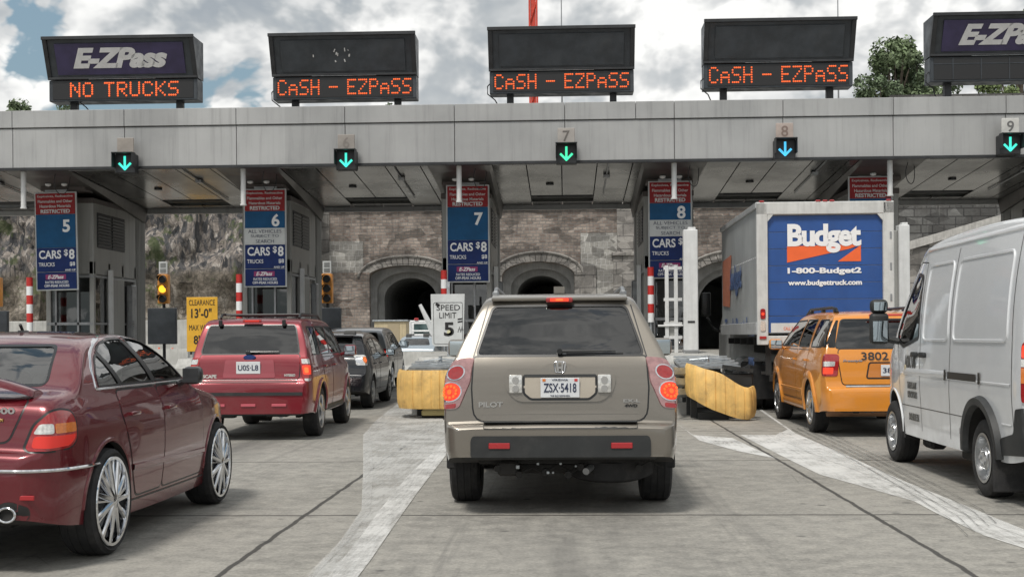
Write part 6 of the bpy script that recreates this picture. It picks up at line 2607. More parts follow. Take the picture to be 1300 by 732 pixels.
def build_cab():
    H, W, L = 1.735, 1.88, 5.05
    prof = [(0, .62), (.012, .66), (.03, .68), (.06, .69), (.075, .74), (.10, 1.05), (.14, 1.18), (.36, 1.60), (.42, 1.66), (.58, 1.70)]
    c = wagon('taxi', 'orange yellow taxi with roof rails between the box truck and the white van', (pt(1025, 500, 18.3)[0] + .93, 17.15, 0), R(-.3), L, H, W, (1.05, 3.92), 1.17, .36, cab, M('tinted_glass'),
              dict(ws=(3.95, 2.95), side=[[(.40, 1.22), (1.10, 1.22), (1.10, 1.60), (.55, 1.60)], [(1.22, 1.22), (2.06, 1.22), (2.06, 1.61), (1.30, 1.61)], [(2.14, 1.22), (3.62, 1.22), (3.30, 1.40), (2.92, 1.60), (2.14, 1.61)]]),
              dict(prof=prof, glass=(1.2, 1.6), bz=.36, cab0=.5, glass_poly=[(-.74, 1.205), (.74, 1.205), (.62, 1.60), (-.62, 1.60)]),
              None, low_z=.30, roof_w=.66, hood=1.14, bulge=.03, style='spoke', cat='taxi')
    rt = c.root
    # glossy dark quarter panel wrapping to rear glass
    for v in 'RL':
        for ya in (1.05, 3.92):
            arcp = [(ya + .455 * math.cos(t), .37 + .455 * math.sin(t)) for t in [R(d) for d in range(-12, 193, 6)]]
            c.ribbon('arch_flare', v, arcp, .12, .028, cab, rt, round_=True)
        c.ribbon('sill_cladding', v, [(1.55, .36), (3.4, .36)], .10, .014, cab, rt, round_=True)
        c.ribbon('side_moulding', v, [(1.58, .58), (3.40, .58)], .05, .014, cab, rt, round_=True)
    door_set(c, [([(2.10, .45), (3.28, .45), (3.40, 1.17), (2.10, 1.17)], 2.24), ([(1.58, .45), (2.06, .45), (2.06, 1.17), (1.16, 1.17), (1.24, .95), (1.50, .75)], 1.32)], cab, 1.17, cab, .45, 1.03)
    gate = c.patch('tailgate', 'B', fillet([(-.66, .72), (.66, .72), (.70, 1.0), (.70, 1.19), (-.70, 1.19), (-.70, 1.0)], .04), .008, .012, cab, step=.06)
    c.ribbon('gate_gap', 'B', grow(fillet([(-.66, .72), (.66, .72), (.70, 1.0), (.70, 1.19), (-.70, 1.19), (-.70, 1.0)], .04), .006), .012, .002, M('dark_trim'), gate, closed=True)
    c.ribbon('plate_recess_edge', 'B', fillet([(-.34, .80), (.34, .80), (.30, 1.01), (-.30, 1.01)], .03), .02, .012, M('dark_trim'), gate, closed=True)
    c.patch('plate_recess', 'B', fillet([(-.33, .81), (.33, .81), (.29, 1.0), (-.29, 1.0)], .03), .011, 0, paint('paint_cab_b', (.50, .17, .02), .0, .4), gate, step=.06)
    plate(gate, 0, c.proj('B', 0, .9)[0].y - .03, .905, '3802', w=.30, h=.15)
    text('3802', (-.22, c.proj('B', -.3, 1.10)[0].y - .016, 1.10), M('black_ink'), gate, width=.36, height=.11, bold=.01).rotation_euler = (R(73), 0, 0)
    for v in ('BL', 'BR'):
        c.patch('pillar_glass', v, [(.64, 1.215), (.94, 1.225), (.91, 1.58), (.72, 1.59)], .005, 0, pmat('pillar_black', (.012, .013, .014), .08), rt, step=.05)
    text('Freestyle', (-.52, c.proj('B', -.52, 1.02)[0].y - .014, 1.035), M('chrome'), gate, width=.26, height=.04, bold=.03, shear=.2, depth=.006)
    for v in ('BR', 'BL'):
        base = [(.57, .83), (.75, .83), (.79, .87), (.775, 1.09), (.74, 1.13), (.60, 1.13), (.565, 1.09)]
        lp = c.patch('tail_lamp', v, fillet(base, .02), .012, .03, M('red_lens'), rt, step=.04)
        c.patch('clear_band', v, fillet([(.60, .965), (.745, .965), (.74, 1.03), (.60, 1.03)], .012), .016, .01, M('clear_lens'), lp, step=.04)
        c.patch('lit_brake_light', v, fillet([(.61, .86), (.74, .86), (.74, .945), (.61, .945)], .012), .016, .01, M('brake_glow'), lp, step=.04)
    c.patch('bumper_stripe', 'B', [(-.62, .685), (.62, .685), (.62, .705), (-.62, .705)], .014, .02, M('steel_grey'), rt, step=.08)
    tb = MB().box((0, .30, 1.655), (.5, .03, .03), .01, seg=2).build('high_brake_lamp', pmat('red_strip', (.55, .06, .05), .3), rt)
    MB().box((0, .15, .37), (1.4, .26, .05), .01).build('bumper_lip', M('black_plastic'), rt)
    g = MB()
    for xx in (-.36, -.27):
        g.cyl((xx, .04, .375), (xx, .4, .375), .038, n=18)
    g.build('twin_exhaust', M('chrome'), rt)
    MB().cyl((-.8, .45, .36), (.5, .45, .36), .10, n=18).build('silencer', pmat('rust_metal', (.30, .17, .10), .6, .4, var=.3), rt)
    for s_ in (-1, 1):
        g = MB().tube([(s_ * .58, .75, 1.70), (s_ * .58, .85, 1.755), (s_ * .59, 1.1, 1.775), (s_ * .60, 2.6, 1.775), (s_ * .60, 2.95, 1.69)], .022, 8)
        for yy in (.85, 1.7, 2.6):
            g.box((s_ * .59, yy, 1.735), (.05, .12, .07), .015)
        g.build('roof_rail', M('dark_trim'), rt)
        mirror(rt, s_ * 1.04, 3.3, 1.24, s_, cab, (.21, .14, .17))
    return c


build_cab()


# ------------------------------------------------------------------ 5, 6. dark cars further up the lane
black = paint('paint_black', (0.006, 0.007, 0.010), .2, .25, grime=.03)
graph = paint('paint_graphite', (0.24, 0.25, 0.26), .5, .32, grime=.25)


def build_hatch():
    H, W, L = 1.52, 1.76, 4.4
    prof = [(0, .66), (.012, .69), (.04, .71), (.07, .72), (.085, .78), (.12, .98), (.20, 1.07), (.52, 1.36), (.62, 1.42), (.80, 1.46)]
    c = wagon('hatchback', 'black hatchback with round silver-ringed tail lamp, right behind the maroon off-roader', (pt(468, 480, 24.6)[0] - .80, 24.0, 0), R(.8), L, H, W, (.85, 3.45), .98, .32, black, M('mid_glass'),
              dict(ws=(3.3, 2.5), side=[[(.70, 1.05), (1.00, 1.05), (1.00, 1.33), (.85, 1.30)], [(1.06, 1.05), (1.78, 1.05), (1.78, 1.38), (1.06, 1.36)], [(1.85, 1.05), (2.95, 1.05), (2.75, 1.20), (2.45, 1.37), (1.85, 1.39)]]),
              dict(prof=prof, glass=(1.1, 1.4), bz=.36, cab0=.66, glass_poly=[(-.64, 1.085), (.64, 1.085), (.54, 1.37), (-.54, 1.37)]),
              None, low_z=.26, roof_w=.62, hood=.99, bulge=.03, style='seven')
    rt = c.root
    door_set(c, [([(1.84, .36), (2.8, .36), (2.9, 1.0), (1.84, 1.0)], 1.98), ([(1.30, .36), (1.80, .36), (1.80, 1.0), (1.05, 1.0), (1.08, .8), (1.25, .65)], 1.18)], black, .98, black, .36, .88)
    c.patch('bumper_groove', 'B', fillet([(-.50, .74), (.50, .74), (.50, .84), (-.50, .84)], .02), .006, .01, pmat('plate_bay', (.10, .13, .17), .3, .4), rt, step=.08)
    plate(rt, 0, c.proj('B', 0, .79)[0].y - .02, .79, 'TZR 614', w=.30, h=.12)
    for v in ('BR', 'BL'):
        base = [(.52, .86), (.74, .86), (.76, .96), (.70, 1.06), (.54, 1.06)]
        lp = c.patch('tail_lamp', v, fillet(base, .03), .012, .03, M('clear_lens'), rt, step=.04)
        for cu, mt in ((.575, 'chrome'), (.68, 'amber_lens')):
            disc = [(cu + .055 * math.cos(t), .96 + .068 * math.sin(t)) for t in [i * 2 * math.pi / 18 for i in range(18)]]
            c.patch('round_lens', v, disc, .016, .01, M(mt), lp, step=.04)
        disc = [(.68 + .03 * math.cos(t), .96 + .035 * math.sin(t)) for t in [i * 2 * math.pi / 14 for i in range(14)]]
        c.patch('lit_bulb', v, disc, .019, .01, M('brake_core'), lp, step=.04)
    yb = c.proj('B', 0, .42)[0].y
    MB().box((0, yb - .01, .46), (1.1, .02, .12), .01).build('diffuser', M('black_plastic'), rt)
    for xx in (-.45, .45):
        MB().box((xx, yb - .022, .50), (.16, .01, .035)).build('rear_reflector', M('red_reflector'), rt)
    for s_ in (-1, 1):
        mirror(rt, s_ * .97, 2.75, 1.08, s_, black, (.2, .13, .15))
    MB().box((0, .57, 1.43), (1.0, .22, .03), .01, ('X', R(8)), 2).build('roof_spoiler', black, rt)
    w0 = c.proj('B', 0, 1.10)[0]
    MB().tube([w0 + Vector((0, -.02, .01)), w0 + Vector((.35, -.02, .02))], [.014, .008], 6).build('rear_wiper', M('dark_trim'), rt)
    return c


def build_graphite():
    H, W, L = 1.66, 1.84, 4.5
    prof = [(0, .74), (.012, .77), (.04, .78), (.07, .79), (.085, .85), (.12, 1.08), (.18, 1.16), (.42, 1.50), (.52, 1.57), (.70, 1.61)]
    c = wagon('crossover', 'mid grey crossover with one lit tail lamp, furthest up the lane beside the black hatchback', (pt(497, 480, 31.9)[0] - .93, 31.5, 0), R(1.2), L, H, W, (.9, 3.55), 1.07, .36, graph, M('mid_glass'),
              dict(ws=(3.4, 2.7), side=[[(.55, 1.14), (1.02, 1.14), (1.02, 1.48), (.72, 1.46)], [(1.08, 1.14), (1.86, 1.14), (1.86, 1.52), (1.08, 1.50)], [(1.93, 1.14), (3.1, 1.14), (2.9, 1.30), (2.62, 1.50), (1.93, 1.52)]]),
              dict(prof=prof, glass=(1.18, 1.52), bz=.42, cab0=.6, glass_poly=[(-.66, 1.18), (.66, 1.18), (.57, 1.51), (-.57, 1.51)]),
              None, low_z=.32, roof_w=.64, hood=1.08, bulge=.02, style='spoke')
    rt = c.root
    door_set(c, [([(1.93, .42), (2.9, .42), (3.0, 1.1), (1.93, 1.1)], 2.08), ([(1.42, .42), (1.88, .42), (1.88, 1.1), (1.08, 1.1), (1.12, .9), (1.32, .72)], 1.2)], graph, 1.07, M('chrome'), .42, .97)
    for v in ('BR', 'BL'):
        base = [(.56, .86), (.76, .86), (.78, 1.02), (.72, 1.10), (.58, 1.10)]
        lp = c.patch('tail_lamp', v, fillet(base, .03), .012, .03, M('red_lens'), rt, step=.04)
        c.patch('lit_brake_light', v, fillet([(.60, .91), (.72, .91), (.72, 1.04), (.60, 1.04)], .03), .016, .01, M('brake_glow'), lp, step=.04)
    plate(rt, 0, c.proj('B', 0, .95)[0].y - .02, .95, 'KLD 3092', w=.30, h=.15)
    for s_ in (-1, 1):
        mirror(rt, s_ * 1.0, 2.9, 1.20, s_, M('mirror_black'), (.24, .14, .2))
    MB().box((0, .12, .42), (1.3, .2, .06), .01).build('bumper_lip', M('black_plastic'), rt)
    return c


build_hatch()
build_graphite()


# ------------------------------------------------------------------ 7. white panel van on the right
vanp = paint('paint_van', (0.66, 0.68, 0.70), .1, .36, grime=.28)


def build_van():
    H, W, L = 2.42, 1.93, 4.9
    top = [(0, .60), (.012, .64), (.05, .66), (.07, .70), (.09, 1.4), (.14, 2.2), (.20, 2.33), (.34, 2.37), (1.4, 2.40), (3.0, 2.37), (3.45, 2.24), (3.95, 1.62), (4.1, 1.38), (4.25, 1.30), (4.65, 1.12), (4.82, .95), (4.9, .5)]
    sp = dict(top=top, bot=[(0, .42), (.3, .36), (.6, .34), (4.2, .34), (4.9, .38)],
              w=[(0, .86), (.04, .91), (.10, .945), (.3, .962), (1, .965), (3.4, .96), (4.2, .92), (4.7, .80), (4.9, .62)],
              rw=[(0, .76), (.3, .78), (1.0, .79), (3.0, .77), (3.6, .68), (4.9, .6)],
              low=[(.1, .95), (.4, .975), (.7, .99), (.9, 1.0), (1.1, .995), (1.3, .985)],
              r=[(0, .05), (.3, .08), (3.0, .10), (3.9, .12), (4.9, .12)],
              belt=1.3, roofz=2.42, bulge=.035, crown=.06, nz=36)
    c = Car('panel_van', 'silver white panel van with dark wheel arch and mud flap, at the right edge', 'van', (VAN_X, VAN_Y, 0), R(-.2), sp, 'vehicles queuing at the toll')
    rt = c.root
    ax = (1.05, 4.10)
    r = .335
    cuts, wins = [], []
    dw = [(3.02, 1.36), (3.06, 1.98), (3.38, 2.02), (3.62, 1.80), (3.92, 1.40), (3.90, 1.34), (3.60, 1.27)]
    dw = fillet(dw, .05)
    for v, a, b in (('L', -1.5, -.3), ('R', .3, 1.5)):
        cuts.append(c.prism_cut(v, dw, a, b))
        wins.append((v, dw, a, b, 'door_window', 0, None))
    fg = fillet([(-.74, 1.42), (.74, 1.42), (.60, 2.12), (-.60, 2.12)], .06)
    cuts.append(c.prism_cut('F', fg, 3.0, 5.5))
    wins.append(('F', fg, 0, 0, 'windscreen', 0, M('clear_glass')))
    c.finish_body(vanp, cuts, (r + .085, [(ax[0], r + .03), (ax[1], r + .03)], .32), (2.75, 3.98, .95, .06, .06))
    add_windows(c, wins, M('mid_glass'), M('dark_trim'), .04)
    # blank pressed window panels along the side, raised frames
    for v in 'LR':
        for nm, x0, x1 in (('side_panel', .42, 1.86), ('side_panel', 2.02, 2.86)):
            P = fillet([(x0, 1.34), (x1, 1.34), (x1 - .02, 2.08), (x0 + .02, 2.08)], .07)
            pn = c.patch(nm, v, P, -.001 + .002, .0, vanp, rt, step=.08)
            c.ribbon('pressed_edge', v, P, .030, .011, vanp, pn, closed=True, round_=True)
        # shut lines: sliding door, front door
        for pts in ([(1.97, .42), (1.94, 1.0), (1.95, 2.20)], [(2.93, .42), (2.95, 1.2), (2.98, 2.12), (3.36, 2.14), (3.70, 1.80)], [(.27, .55), (.30, 1.2), (.33, 2.28)], [(3.62, .5), (3.74, .8), (3.80, 1.10), (3.86, 1.30)]):
            shut(c, v, pts, rt, .012)
        # gutter under the roof edge
        c.ribbon('roof_gutter', v, [(.22, 2.265), (3.1, 2.255), (3.45, 2.14)], .05, .014, vanp, rt, round_=True)
        # feature lines
        c.ribbon('body_crease', v, [(.32, .985), (3.70, .985)], .02, .006, vanp, rt, round_=True)
        c.ribbon('body_crease', v, [(.32, .66), (.55, .66)], .016, .005, vanp, rt, round_=True)
        shut(c, v, [(1.52, .655), (3.68, .655)], rt, .008)
        rail = c.ribbon('door_rail', v, [(1.15, 1.015), (1.98, 1.015)], .065, .008, M('dark_trim'), rt)
        c.ribbon('rub_strip', v, [(2.02, 1.015), (3.55, 1.015)], .07, .010, vanp, rt, round_=True)
        for y0 in (1.03, 2.02):
            c.ribbon('rail_end', v, [(y0, 1.015), (y0 + .06, 1.015)], .10, .012, M('dark_trim'), rt)
        # rear wheel arch flare (dark) running into the mud flap
        zc = r + .03
        arcp = [(ax[0] + (r + .12) * math.cos(t), zc + (r + .12) * math.sin(t)) for t in [R(d) for d in range(-15, 181, 5)]]
        fl = c.ribbon('arch_flare', v, arcp, .10, .05, M('black_plastic'), rt, round_=True)
        arcp = [(ax[1] + (r + .10) * math.cos(t), zc + (r + .10) * math.sin(t)) for t in [R(d) for d in range(0, 181, 5)]]
        c.ribbon('arch_lip', v, arcp, .03, .012, vanp, rt, round_=True)
        # dark lower corner cladding behind the rear wheel
        cl = [(.02, .40), (ax[0] - r - .06, .36), (ax[0] - r - .08, .62), (.30, .60), (.03, .80)]
        c.patch('corner_cladding', v, fillet([(.04, .44), (.60, .40), (.57, .54), (.26, .60), (.20, .80), (.04, .82)], .03), .014, .02, M('black_plastic'), rt, step=.06)
    sL = -1
    for s_ in (-1, 1):
        MB().box((s_ * .83, ax[0] - r - .09, .34), (.34, .022, .50), .01).build('mud_flap', M('rubber'), rt)
        wheel(rt, s_ * (W / 2 - .02), ax[0], r, .225, r * .62, s_, 'steel')
        wheel(rt, s_ * (W / 2 - .02), ax[1], r, .225, r * .62, s_, 'steel')
        MB().box((s_ * .80, 4.1 - .46, .40), (.28, .02, .22), .01).build('mud_flap', M('rubber'), rt)
        # tail lamps, tall on the corner
    for v in ('BL', 'BR'):
        base = [(.64, .86), (.735, .86), (.745, .90), (.745, 1.30), (.70, 1.36), (.64, 1.36)]
        lp = c.patch('tail_lamp', v, fillet(base, .02), .014, .03, M('red_lens'), rt, step=.04)
        c.patch('reversing_lens', v, [(.645, 1.14), (.742, 1.14), (.742, 1.20), (.645, 1.20)], .018, .01, M('clear_lens'), lp, step=.04)
        c.patch('indicator_lens', v, [(.645, 1.01), (.742, 1.01), (.742, 1.13), (.645, 1.13)], .018, .01, M('amber_lens'), lp, step=.04)
        c.patch('lit_brake_light', v, fillet([(.65, 1.21), (.74, 1.21), (.735, 1.31), (.65, 1.31)], .02), .018, .01, M('brake_glow'), lp, step=.04)
    MB().box((0, .02, .50), (1.7, .10, .18), .03, seg=2).build('rear_bumper', M('black_plastic'), rt)
    MB().box((0, .06, 1.45), (.015, .04, 1.6)).build('door_seam', M('dark_trim'), rt)
    plate(rt, -.35, .045, .80, 'XJH 20V')
    # handles and filler
    for v, s_ in (('L', -1), ('R', 1)):
        for yy in (2.80, 3.10):
            hit = c.proj(v, yy, 1.19)[0]
            g = MB().box((hit.x + s_ * .02, yy, 1.19), (.04, .17, .055), .014, seg=2)
            g.build('door_handle', M('black_plastic'), rt)
    # lettering on the front door
    for s_, txt, y, z, hh, ww in ((0, 'ASK ME', 3.32, 1.085 + .0, .12, .46), (0, 'THE PLANT', 3.20, .86, .075, .36), (0, 'DOCTORS INC', 3.20, .75, .075, .36), (0, '718 6251', 3.14, .56, .085, .38)):
        pass
    for v, s_, fc in (('L', -1, 'left'), ('R', 1, 'right')):
        for txt, y, z, hh, ww in (('ASK US', 3.30, 1.115, .13, .40), ('THE PLANT', 3.22, .87, .070, .34), ('DOCTORS', 3.22, .775, .070, .34), ('DOUBLE 52', 3.20, .545, .075, .36)):
            hit = c.proj(v, y, z)[0]
            t_ = text(txt, (hit.x + s_ * .006, y, z), pmat('faded_ink', (.09, .09, .085), .6, var=.3, vscale=60), rt, fc, height=hh, width=ww, bold=.03)
        # small plant-like flourish beside the lettering
    hit = c.proj('L', 3.45, 1.04)[0]
    MB().lathe([(0, 0), (.03, 0), (.03, .004), (0, .004)], 12, Matrix.Translation((hit.x - .008, 3.47, 1.05)) @ Matrix.Rotation(R(-90), 4, 'Y')).build('sticker', pmat('cream', (.55, .48, .33), .6), rt)
    # mirrors on arms
    for s_ in (-1, 1):
        x = s_ * 1.14
        g = MB().box((x, 3.86, 1.46), (.20, .12, .34), .045, seg=3)
        g.box((x, 3.86, 1.70), (.19, .12, .15), .05, seg=3)
        g.tube([(s_ * .93, 3.86, 1.32), (s_ * 1.03, 3.87, 1.34), (x, 3.87, 1.36)], .035, 8)
        m = g.build('side_mirror', M('black_plastic'), rt)
        MB().box((x, 3.797, 1.43), (.155, .006, .22), .002).build('mirror_glass', M('mirror_glass'), m)
        MB().box((x, 3.797, 1.70), (.13, .006, .09), .002).build('mirror_glass', M('mirror_glass'), m)
    for sx in (-.42, .42):
        seat(rt, sx, 3.2, 1.0, M('seat_grey'))
    MB().box((0, 3.9, 1.28), (1.6, .4, .22), .05).build('dashboard', M('interior'), rt)
    driveline(rt, L, ax, r, W / 2, .34)
    g = MB().box((.0, 2.2, .36), (1.5, 2.2, .10)).box((-.72, 1.9, .30), (.14, .5, .16), .02).box((-.70, 3.35, .30), (.16, .35, .18), .03)
    g.build('underfloor', M('underbody'), rt)
    MB().box((-.93, 1.60, .52), (.05, .16, .07), .01).build('side_step', M('steel_grey'), rt)
    return c


VAN_Y = 9.95
VAN_X = 4.52
build_van()


# ------------------------------------------------------------------ 8. box truck
def build_truck():
    Yr = 22.3
    x0, x1 = pt(961, 400, Yr)[0], pt(1135, 400, Yr)[0]
    W = x1 - x0
    zt = pt(1048, 256, Yr)[1]
    zf = pt(968, 424, Yr)[1]
    Lb = 5.3
    rt = thing('box_truck', 'white box truck with a blue roller door carrying an orange and white rental logo', 'truck', ((x0 + x1) / 2, Yr, 0), R(-.3), 'vehicles queuing at the toll')
    h = W / 2
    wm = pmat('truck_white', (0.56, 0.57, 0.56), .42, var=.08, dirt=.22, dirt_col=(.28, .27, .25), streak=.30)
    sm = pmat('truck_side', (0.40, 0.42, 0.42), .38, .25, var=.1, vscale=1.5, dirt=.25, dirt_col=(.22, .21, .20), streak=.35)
    g = MB()
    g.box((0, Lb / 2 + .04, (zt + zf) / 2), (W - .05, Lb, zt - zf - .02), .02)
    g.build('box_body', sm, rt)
    # rivet lines and rails
    g = MB()
    for s_ in (-1, 1):
        g.box((s_ * (h - .012), Lb / 2, zt - .05), (.05, Lb, .11), .015)
        g.box((s_ * (h - .012), Lb / 2, zf + .10), (.05, Lb, .22), .01)
    for k in range(1, 9):
        g.box((0, k * .6, zt + .004), (W - .06, .05, .012))
    g.build('body_rail', pmat('rail_grey', (.48, .49, .49), .4, .4, var=.1, dirt=.3), rt)
    g = MB()
    for s_ in (-1, 1):
        for k in range(0, 25):
            g.cyl((s_ * (h - .025), .1 + k * .22, zt - .95), (s_ * (h - .019), .1 + k * .22, zt - .95), .009, n=6)
    g.build('rivets', M('white_vinyl'), rt)
    fr = MB()
    fw = .19
    fr.box((0, 0, zt - .11), (W, .10, .22), .012)
    for s_ in (-1, 1):
        fr.box((s_ * (h - fw / 2), 0, (zt + zf) / 2 - .10), (fw, .10, zt - zf + .18), .012)
        fr.prism([(s_ * (h - fw), zt - .22), (s_ * (h - fw - .10), zt - .22), (s_ * (h - fw), zt - .34)], -.045, .04, 'Y')
    fr.box((0, .02, zf - .10), (W - .1, .12, .14), .01)
    fr.build('door_frame', wm, rt)
    # roller door with horizontal slat grooves
    dz0, dz1 = zf + .02, zt - .23
    dw = W - 2 * fw
    n = 7
    dm = pmat('door_blue', (0.018, 0.075, 0.27), .42, var=.10, vscale=2.0, dirt=.10, dirt_col=(.08, .10, .16), streak=.12)
    dd = MB()
    for k in range(n):
        a = dz0 + (dz1 - dz0) * k / n
        b = dz0 + (dz1 - dz0) * (k + 1) / n
        dd.box((0, .035, (a + b) / 2), (dw, .03, b - a - .008), .004)
    door = dd.build('roller_door', dm, rt)
    MB().box((0, .055, (dz0 + dz1) / 2), (dw, .01, dz1 - dz0)).build('door_gap', M('dark_trim'), door)
    sx = dw / (1122 - 977)     # metres per photo pixel on the door
    def dxp(px): return (px - 1049.5) * sx
    def dzp(py): return zt - (py - 256) * sx * .985
    text('Budget', (dxp(1049), .010, dzp(303)), M('white_vinyl'), door, width=93 * sx, height=37 * sx, bold=.040, spacing=.90)
    og = pmat('logo_orange', (0.78, 0.13, 0.03), .45, var=.05)
    g = MB()
    for P in ([(1002, 313), (1096, 311), (1080, 317), (1002, 334)], [(1095, 312), (1095, 333), (1066, 333)]):
        g.prism([(dxp(a), dzp(b)) for a, b in P], .014, .018, 'Y')
    g.build('logo_wedge', og, door)
    g = MB()
    for P in ([(1052, 306), (1066, 306), (1066, 316), (1060, 318), (1052, 316)],):
        pass
    g.bm.free()
    text('1-800-Budget2', (dxp(1049), .012, dzp(345.5)), M('white_vinyl'), door, width=93 * sx, height=9.5 * sx, bold=.04)
    text('www.budgettruck.com', (dxp(1049.5), .012, dzp(361)), M('white_vinyl'), door, width=93 * sx, height=8.5 * sx, bold=.04)
    st = MB().box((dxp(998), .012, dzp(418)), (34 * sx, .006, 12 * sx)).build('door_sticker', M('toll_white'), door)
    text('CALL 24H', (dxp(1005), .007, dzp(419)), M('logo_orange'), st, width=16 * sx, height=4 * sx)
    MB().box((0, .0, dz0 + .05), (.3, .03, .06), .01).build('door_latch', M('galvanised'), door)
    # lamps on the frame
    for s_ in (-1, 1):
        xx = s_ * (h - fw / 2)
        zl = dzp(400)
        lp = MB().cyl((xx, -.06, zl), (xx, -.045, zl), .075, n=24).cyl((xx, -.06, zl - .12), (xx, -.045, zl - .12), .0, n=4, caps=False) if False else MB().prism(fillet([(xx - .045, zl - .09), (xx + .045, zl - .09), (xx + .045, zl + .09), (xx - .045, zl + .09)], .04), -.068, -.045, 'Y')
        l1 = lp.build('tail_lamp', M('red_lens'), rt)
        MB().cyl((xx, -.074, zl), (xx, -.066, zl), .028, n=14).build('lit_bulb', M('brake_glow'), l1)
        l2 = MB().prism(fillet([(xx - .045, zl - .30), (xx + .045, zl - .30), (xx + .045, zl - .12), (xx - .045, zl - .12)], .04), -.066, -.045, 'Y').build('reversing_lamp', M('clear_lens'), rt)
        MB().box((xx, -.06, zf - .06), (.12, .02, .05), .005).build('rear_reflector', M('red_reflector'), rt)
    for xx in (-.55, -.12, .0, .12, .55):
        MB().box((xx if abs(xx) < .2 else xx * 2.0, -.02, zt + .012), (.09, .07, .035), .012).build('marker_lamp', M('red_lens'), rt)
    g = MB()
    for s_ in (-1,):
        for k in range(3):
            g.box((s_ * 0 + (h - .06), -.055, dzp(300 + k * 40)), (.03, .012, .12))
    g.build('grab_rail', M('steel_grey'), rt)
    # side lettering on the left flank
    xl = -h + .02
    text('Budget', (xl - .016, 3.0, zt - 1.25), pmat('side_navy', (.05, .09, .20), .5, var=.15), rt, 'left', width=1.9, height=.62, bold=.04)
    g = MB().prism([(3.6, zt - .7), (5.0, zt - .75), (5.0, zt - 1.7), (3.9, zt - 1.75)], -h + .001, -h + .012, 'X')
    g.build('side_wedge', pmat('side_orange', (.42, .15, .09), .5, var=.1), rt)
    text('Truck Rental', (xl - .016, 3.0, zt - 2.15), M('side_navy'), rt, 'left', width=3.4, height=.32, bold=.03)
    text('16 Foot', (xl - .016, .75, zt - 2.25), M('side_navy'), rt, 'left', width=.75, height=.20, bold=.03)
    text('MOVING', (xl - .016, .78, zt - 2.80), M('side_navy'), rt, 'left', width=.7, height=.15, bold=.03)
    # chassis, bumper, wheels, mud flaps
    g = MB()
    for s_ in (-1, 1):
        g.box((s_ * .42, 3.4, zf - .28), (.10, 6.6, .22))
    for k in range(6):
        g.box((0, .3 + k * .95, zf - .14), (W - .25, .09, .12))
    g.box((0, .12, .62), (W - .45, .10, .12), .01)
    for s_ in (-1, 1):
        g.box((s_ * .75, .14, zf - .35), (.09, .07, .75))
        g.box((s_ * .98, .10, zf - .45), (.10, .05, .55))
        g.box((s_ * .85, .14, .72), (.5, .06, .05))
    g.cyl((-.9, 1.55, .44), (.9, 1.55, .44), .09, n=12).cyl((-.2, 1.55, .44), (.2, 1.55, .44), .22, n=18)
    g.box((-.75, 3.3, .62), (.5, 1.0, .45), .03)
    g.build('chassis', M('underbody'), rt)
    MB().box((-.60, .09, 1.0), (.16, .02, .16)).build('licence_plate', M('plate_white'), rt)
    for s_ in (-1, 1):
        MB().box((s_ * .86, 1.02, .52), (.62, .02, .62), .005).build('mud_flap', M('rubber'), rt)
        wheel(rt, s_ * (h - .06), 1.6, .44, .24, .27, s_, 'steel')
        wheel(rt, s_ * (h - .33), 1.6, .44, .24, .27, s_, 'steel')
        wheel(rt, s_ * (h - .13), 5.95, .44, .24, .27, s_, 'steel')
    # cab
    cabm = MB()
    yc = Lb + .12
    cabm.prism([(yc, .75), (yc, 2.55), (yc + .25, 2.62), (yc + .8, 2.60), (yc + 1.25, 1.85), (yc + 2.0, 1.62), (yc + 2.2, 1.4), (yc + 2.25, .75)], -.98, .98, 'X')
    bmesh.ops.bevel(cabm.bm, geom=cabm.bm.edges[:], offset=.06, segments=2, affect='EDGES')
    cb = cabm.build('cab', wm, rt)
    for s_ in (-1, 1):
        MB().prism([(yc + .25, 1.75), (yc + .25, 2.40), (yc + .72, 2.40), (yc + 1.08, 1.80)], s_ * .98, s_ * .990, 'X').build('cab_window', M('booth_glass'), cb)
        g = MB().box((s_ * 1.42, yc + .78, 1.90 + .18), (.20, .12, .52), .03, seg=2)
        g.tube([(s_ * .97, yc + .82, 1.42), (s_ * 1.25, yc + .80, 1.52), (s_ * 1.40, yc + .79, 1.78)], .03, 8)
        g.build('side_mirror', M('dark_trim'), rt)
        MB().box((s_ * .99, yc + .55, .50), (.14, .7, .1), .02).build('cab_step', M('steel_grey'), rt)
    MB().cyl((-.78, 3.6, .68), (-.78, 4.7, .68), .26, n=24).build('fuel_tank', M('galvanised'), rt)
    return rt


build_truck()


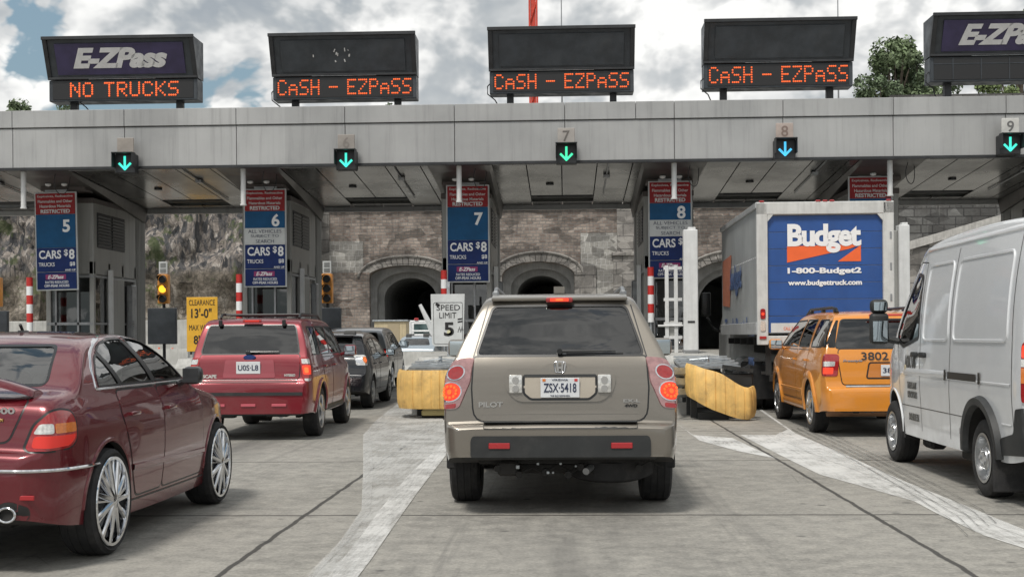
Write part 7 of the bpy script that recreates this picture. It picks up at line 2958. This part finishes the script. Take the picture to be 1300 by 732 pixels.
# ------------------------------------------------------------------ 9. tow truck and hut by the tunnel
def build_tow():
    Y = 60.0
    xa, z1 = pt(516, 392, Y)
    xb, _ = pt(552, 436, Y)
    zc = pt(535, 417, Y)[1]
    rt = thing('tow_truck', 'small white tow truck with a raised boom in front of the dark tunnel mouth', 'tow truck', ((xa + xb) / 2 + .2, Y, 0))
    wp = M('white_paint')
    g = MB().box((0, 1.6, 1.15), (1.9, 2.8, .7), .06).box((0, 1.9, zc * .5 + .72), (1.75, 1.2, .95), .12, seg=2)
    g.build('cab', wp, rt)
    MB().box((0, 1.27, 1.75), (1.35, .03, .5), .01).build('rear_window', M('booth_glass'), rt)
    g = MB()
    for s_ in (-1, 1):
        g.tube([(s_ * .8, .9, 1.4), (s_ * .8, .9, zc + .35)], .06, 8)
    g.tube([(-.8, .9, zc + .35), (.8, .9, zc + .35)], .06, 8)
    g.tube([(-.8, .9, zc - .1), (.8, .9, zc - .1)], .04, 8)
    g.build('rack', wp, rt)
    g = MB().tube([(.5, .2, 1.2), (.15, -.1, zc + .4), (-.2, -.2, z1 + .2)], [.16, .13, .08], 8)
    g.build('boom', wp, rt)
    g = MB().box((0, -.6, .85), (1.9, 2.0, .35), .04).box((-.6, -1.5, .95), (.3, .3, .5), .03).box((.55, -1.5, .95), (.3, .3, .5), .03)
    g.build('deck', wp, rt)
    for q in (-.5, 0, .45):
        MB().box((q, .9, zc + .46), (.22, .2, .14), .04).build('beacon', M('red_lens'), rt)
    for s_ in (-1, 1):
        for yy in (-.5, 2.3):
            wheel(rt, s_ * .95, yy, .42, .24, .26, s_, 'steel')
    xh, zh = pt(498, 408, 75)
    b = thing('hut', 'cream hut beside the left side of the dark tunnel mouth', 'hut', (xh, 75, 0))
    MB().box((0, 0, zh / 2), (1.9, 1.8, zh), .02).build('wall', pmat('hut_cream', (.50, .42, .27), .7, var=.1, streak=.3), b)
    MB().box((0, 0, zh + .04), (2.1, 2.0, .1), .02).build('roof', M('galvanised'), b)
    MB().box((.2, -.91, 1.2), (.7, .03, 1.9)).build('door', pmat('hut_door', (.36, .30, .2), .7), b)
    # small pale car on the far side of the barrier
    cc = wagon('far_car', 'pale blue car partly hidden by the barrier below the tow truck', (pt(518, 440, 54)[0] + .3, 54, 0), 0, 4.4, 1.45, 1.75, (.9, 3.5), .95, .31, paint('paint_pale', (.33, .38, .42), .4, .35), M('mid_glass'),
               dict(ws=(3.2, 2.4), side=[[(1.06, 1.02), (1.78, 1.02), (1.78, 1.30), (1.06, 1.28)], [(1.85, 1.02), (2.85, 1.02), (2.4, 1.30), (1.85, 1.31)]]),
               dict(prof=[(0, .7), (.02, .8), (.1, .9), (.3, .98), (.7, 1.28), (.9, 1.38)], glass=(1, 1.3), bz=.35, cab0=.85, glass_poly=[(-.6, 1.02), (.6, 1.02), (.5, 1.28), (-.5, 1.28)]),
               None, low_z=.25, roof_w=.58, hood=.95)


build_tow()
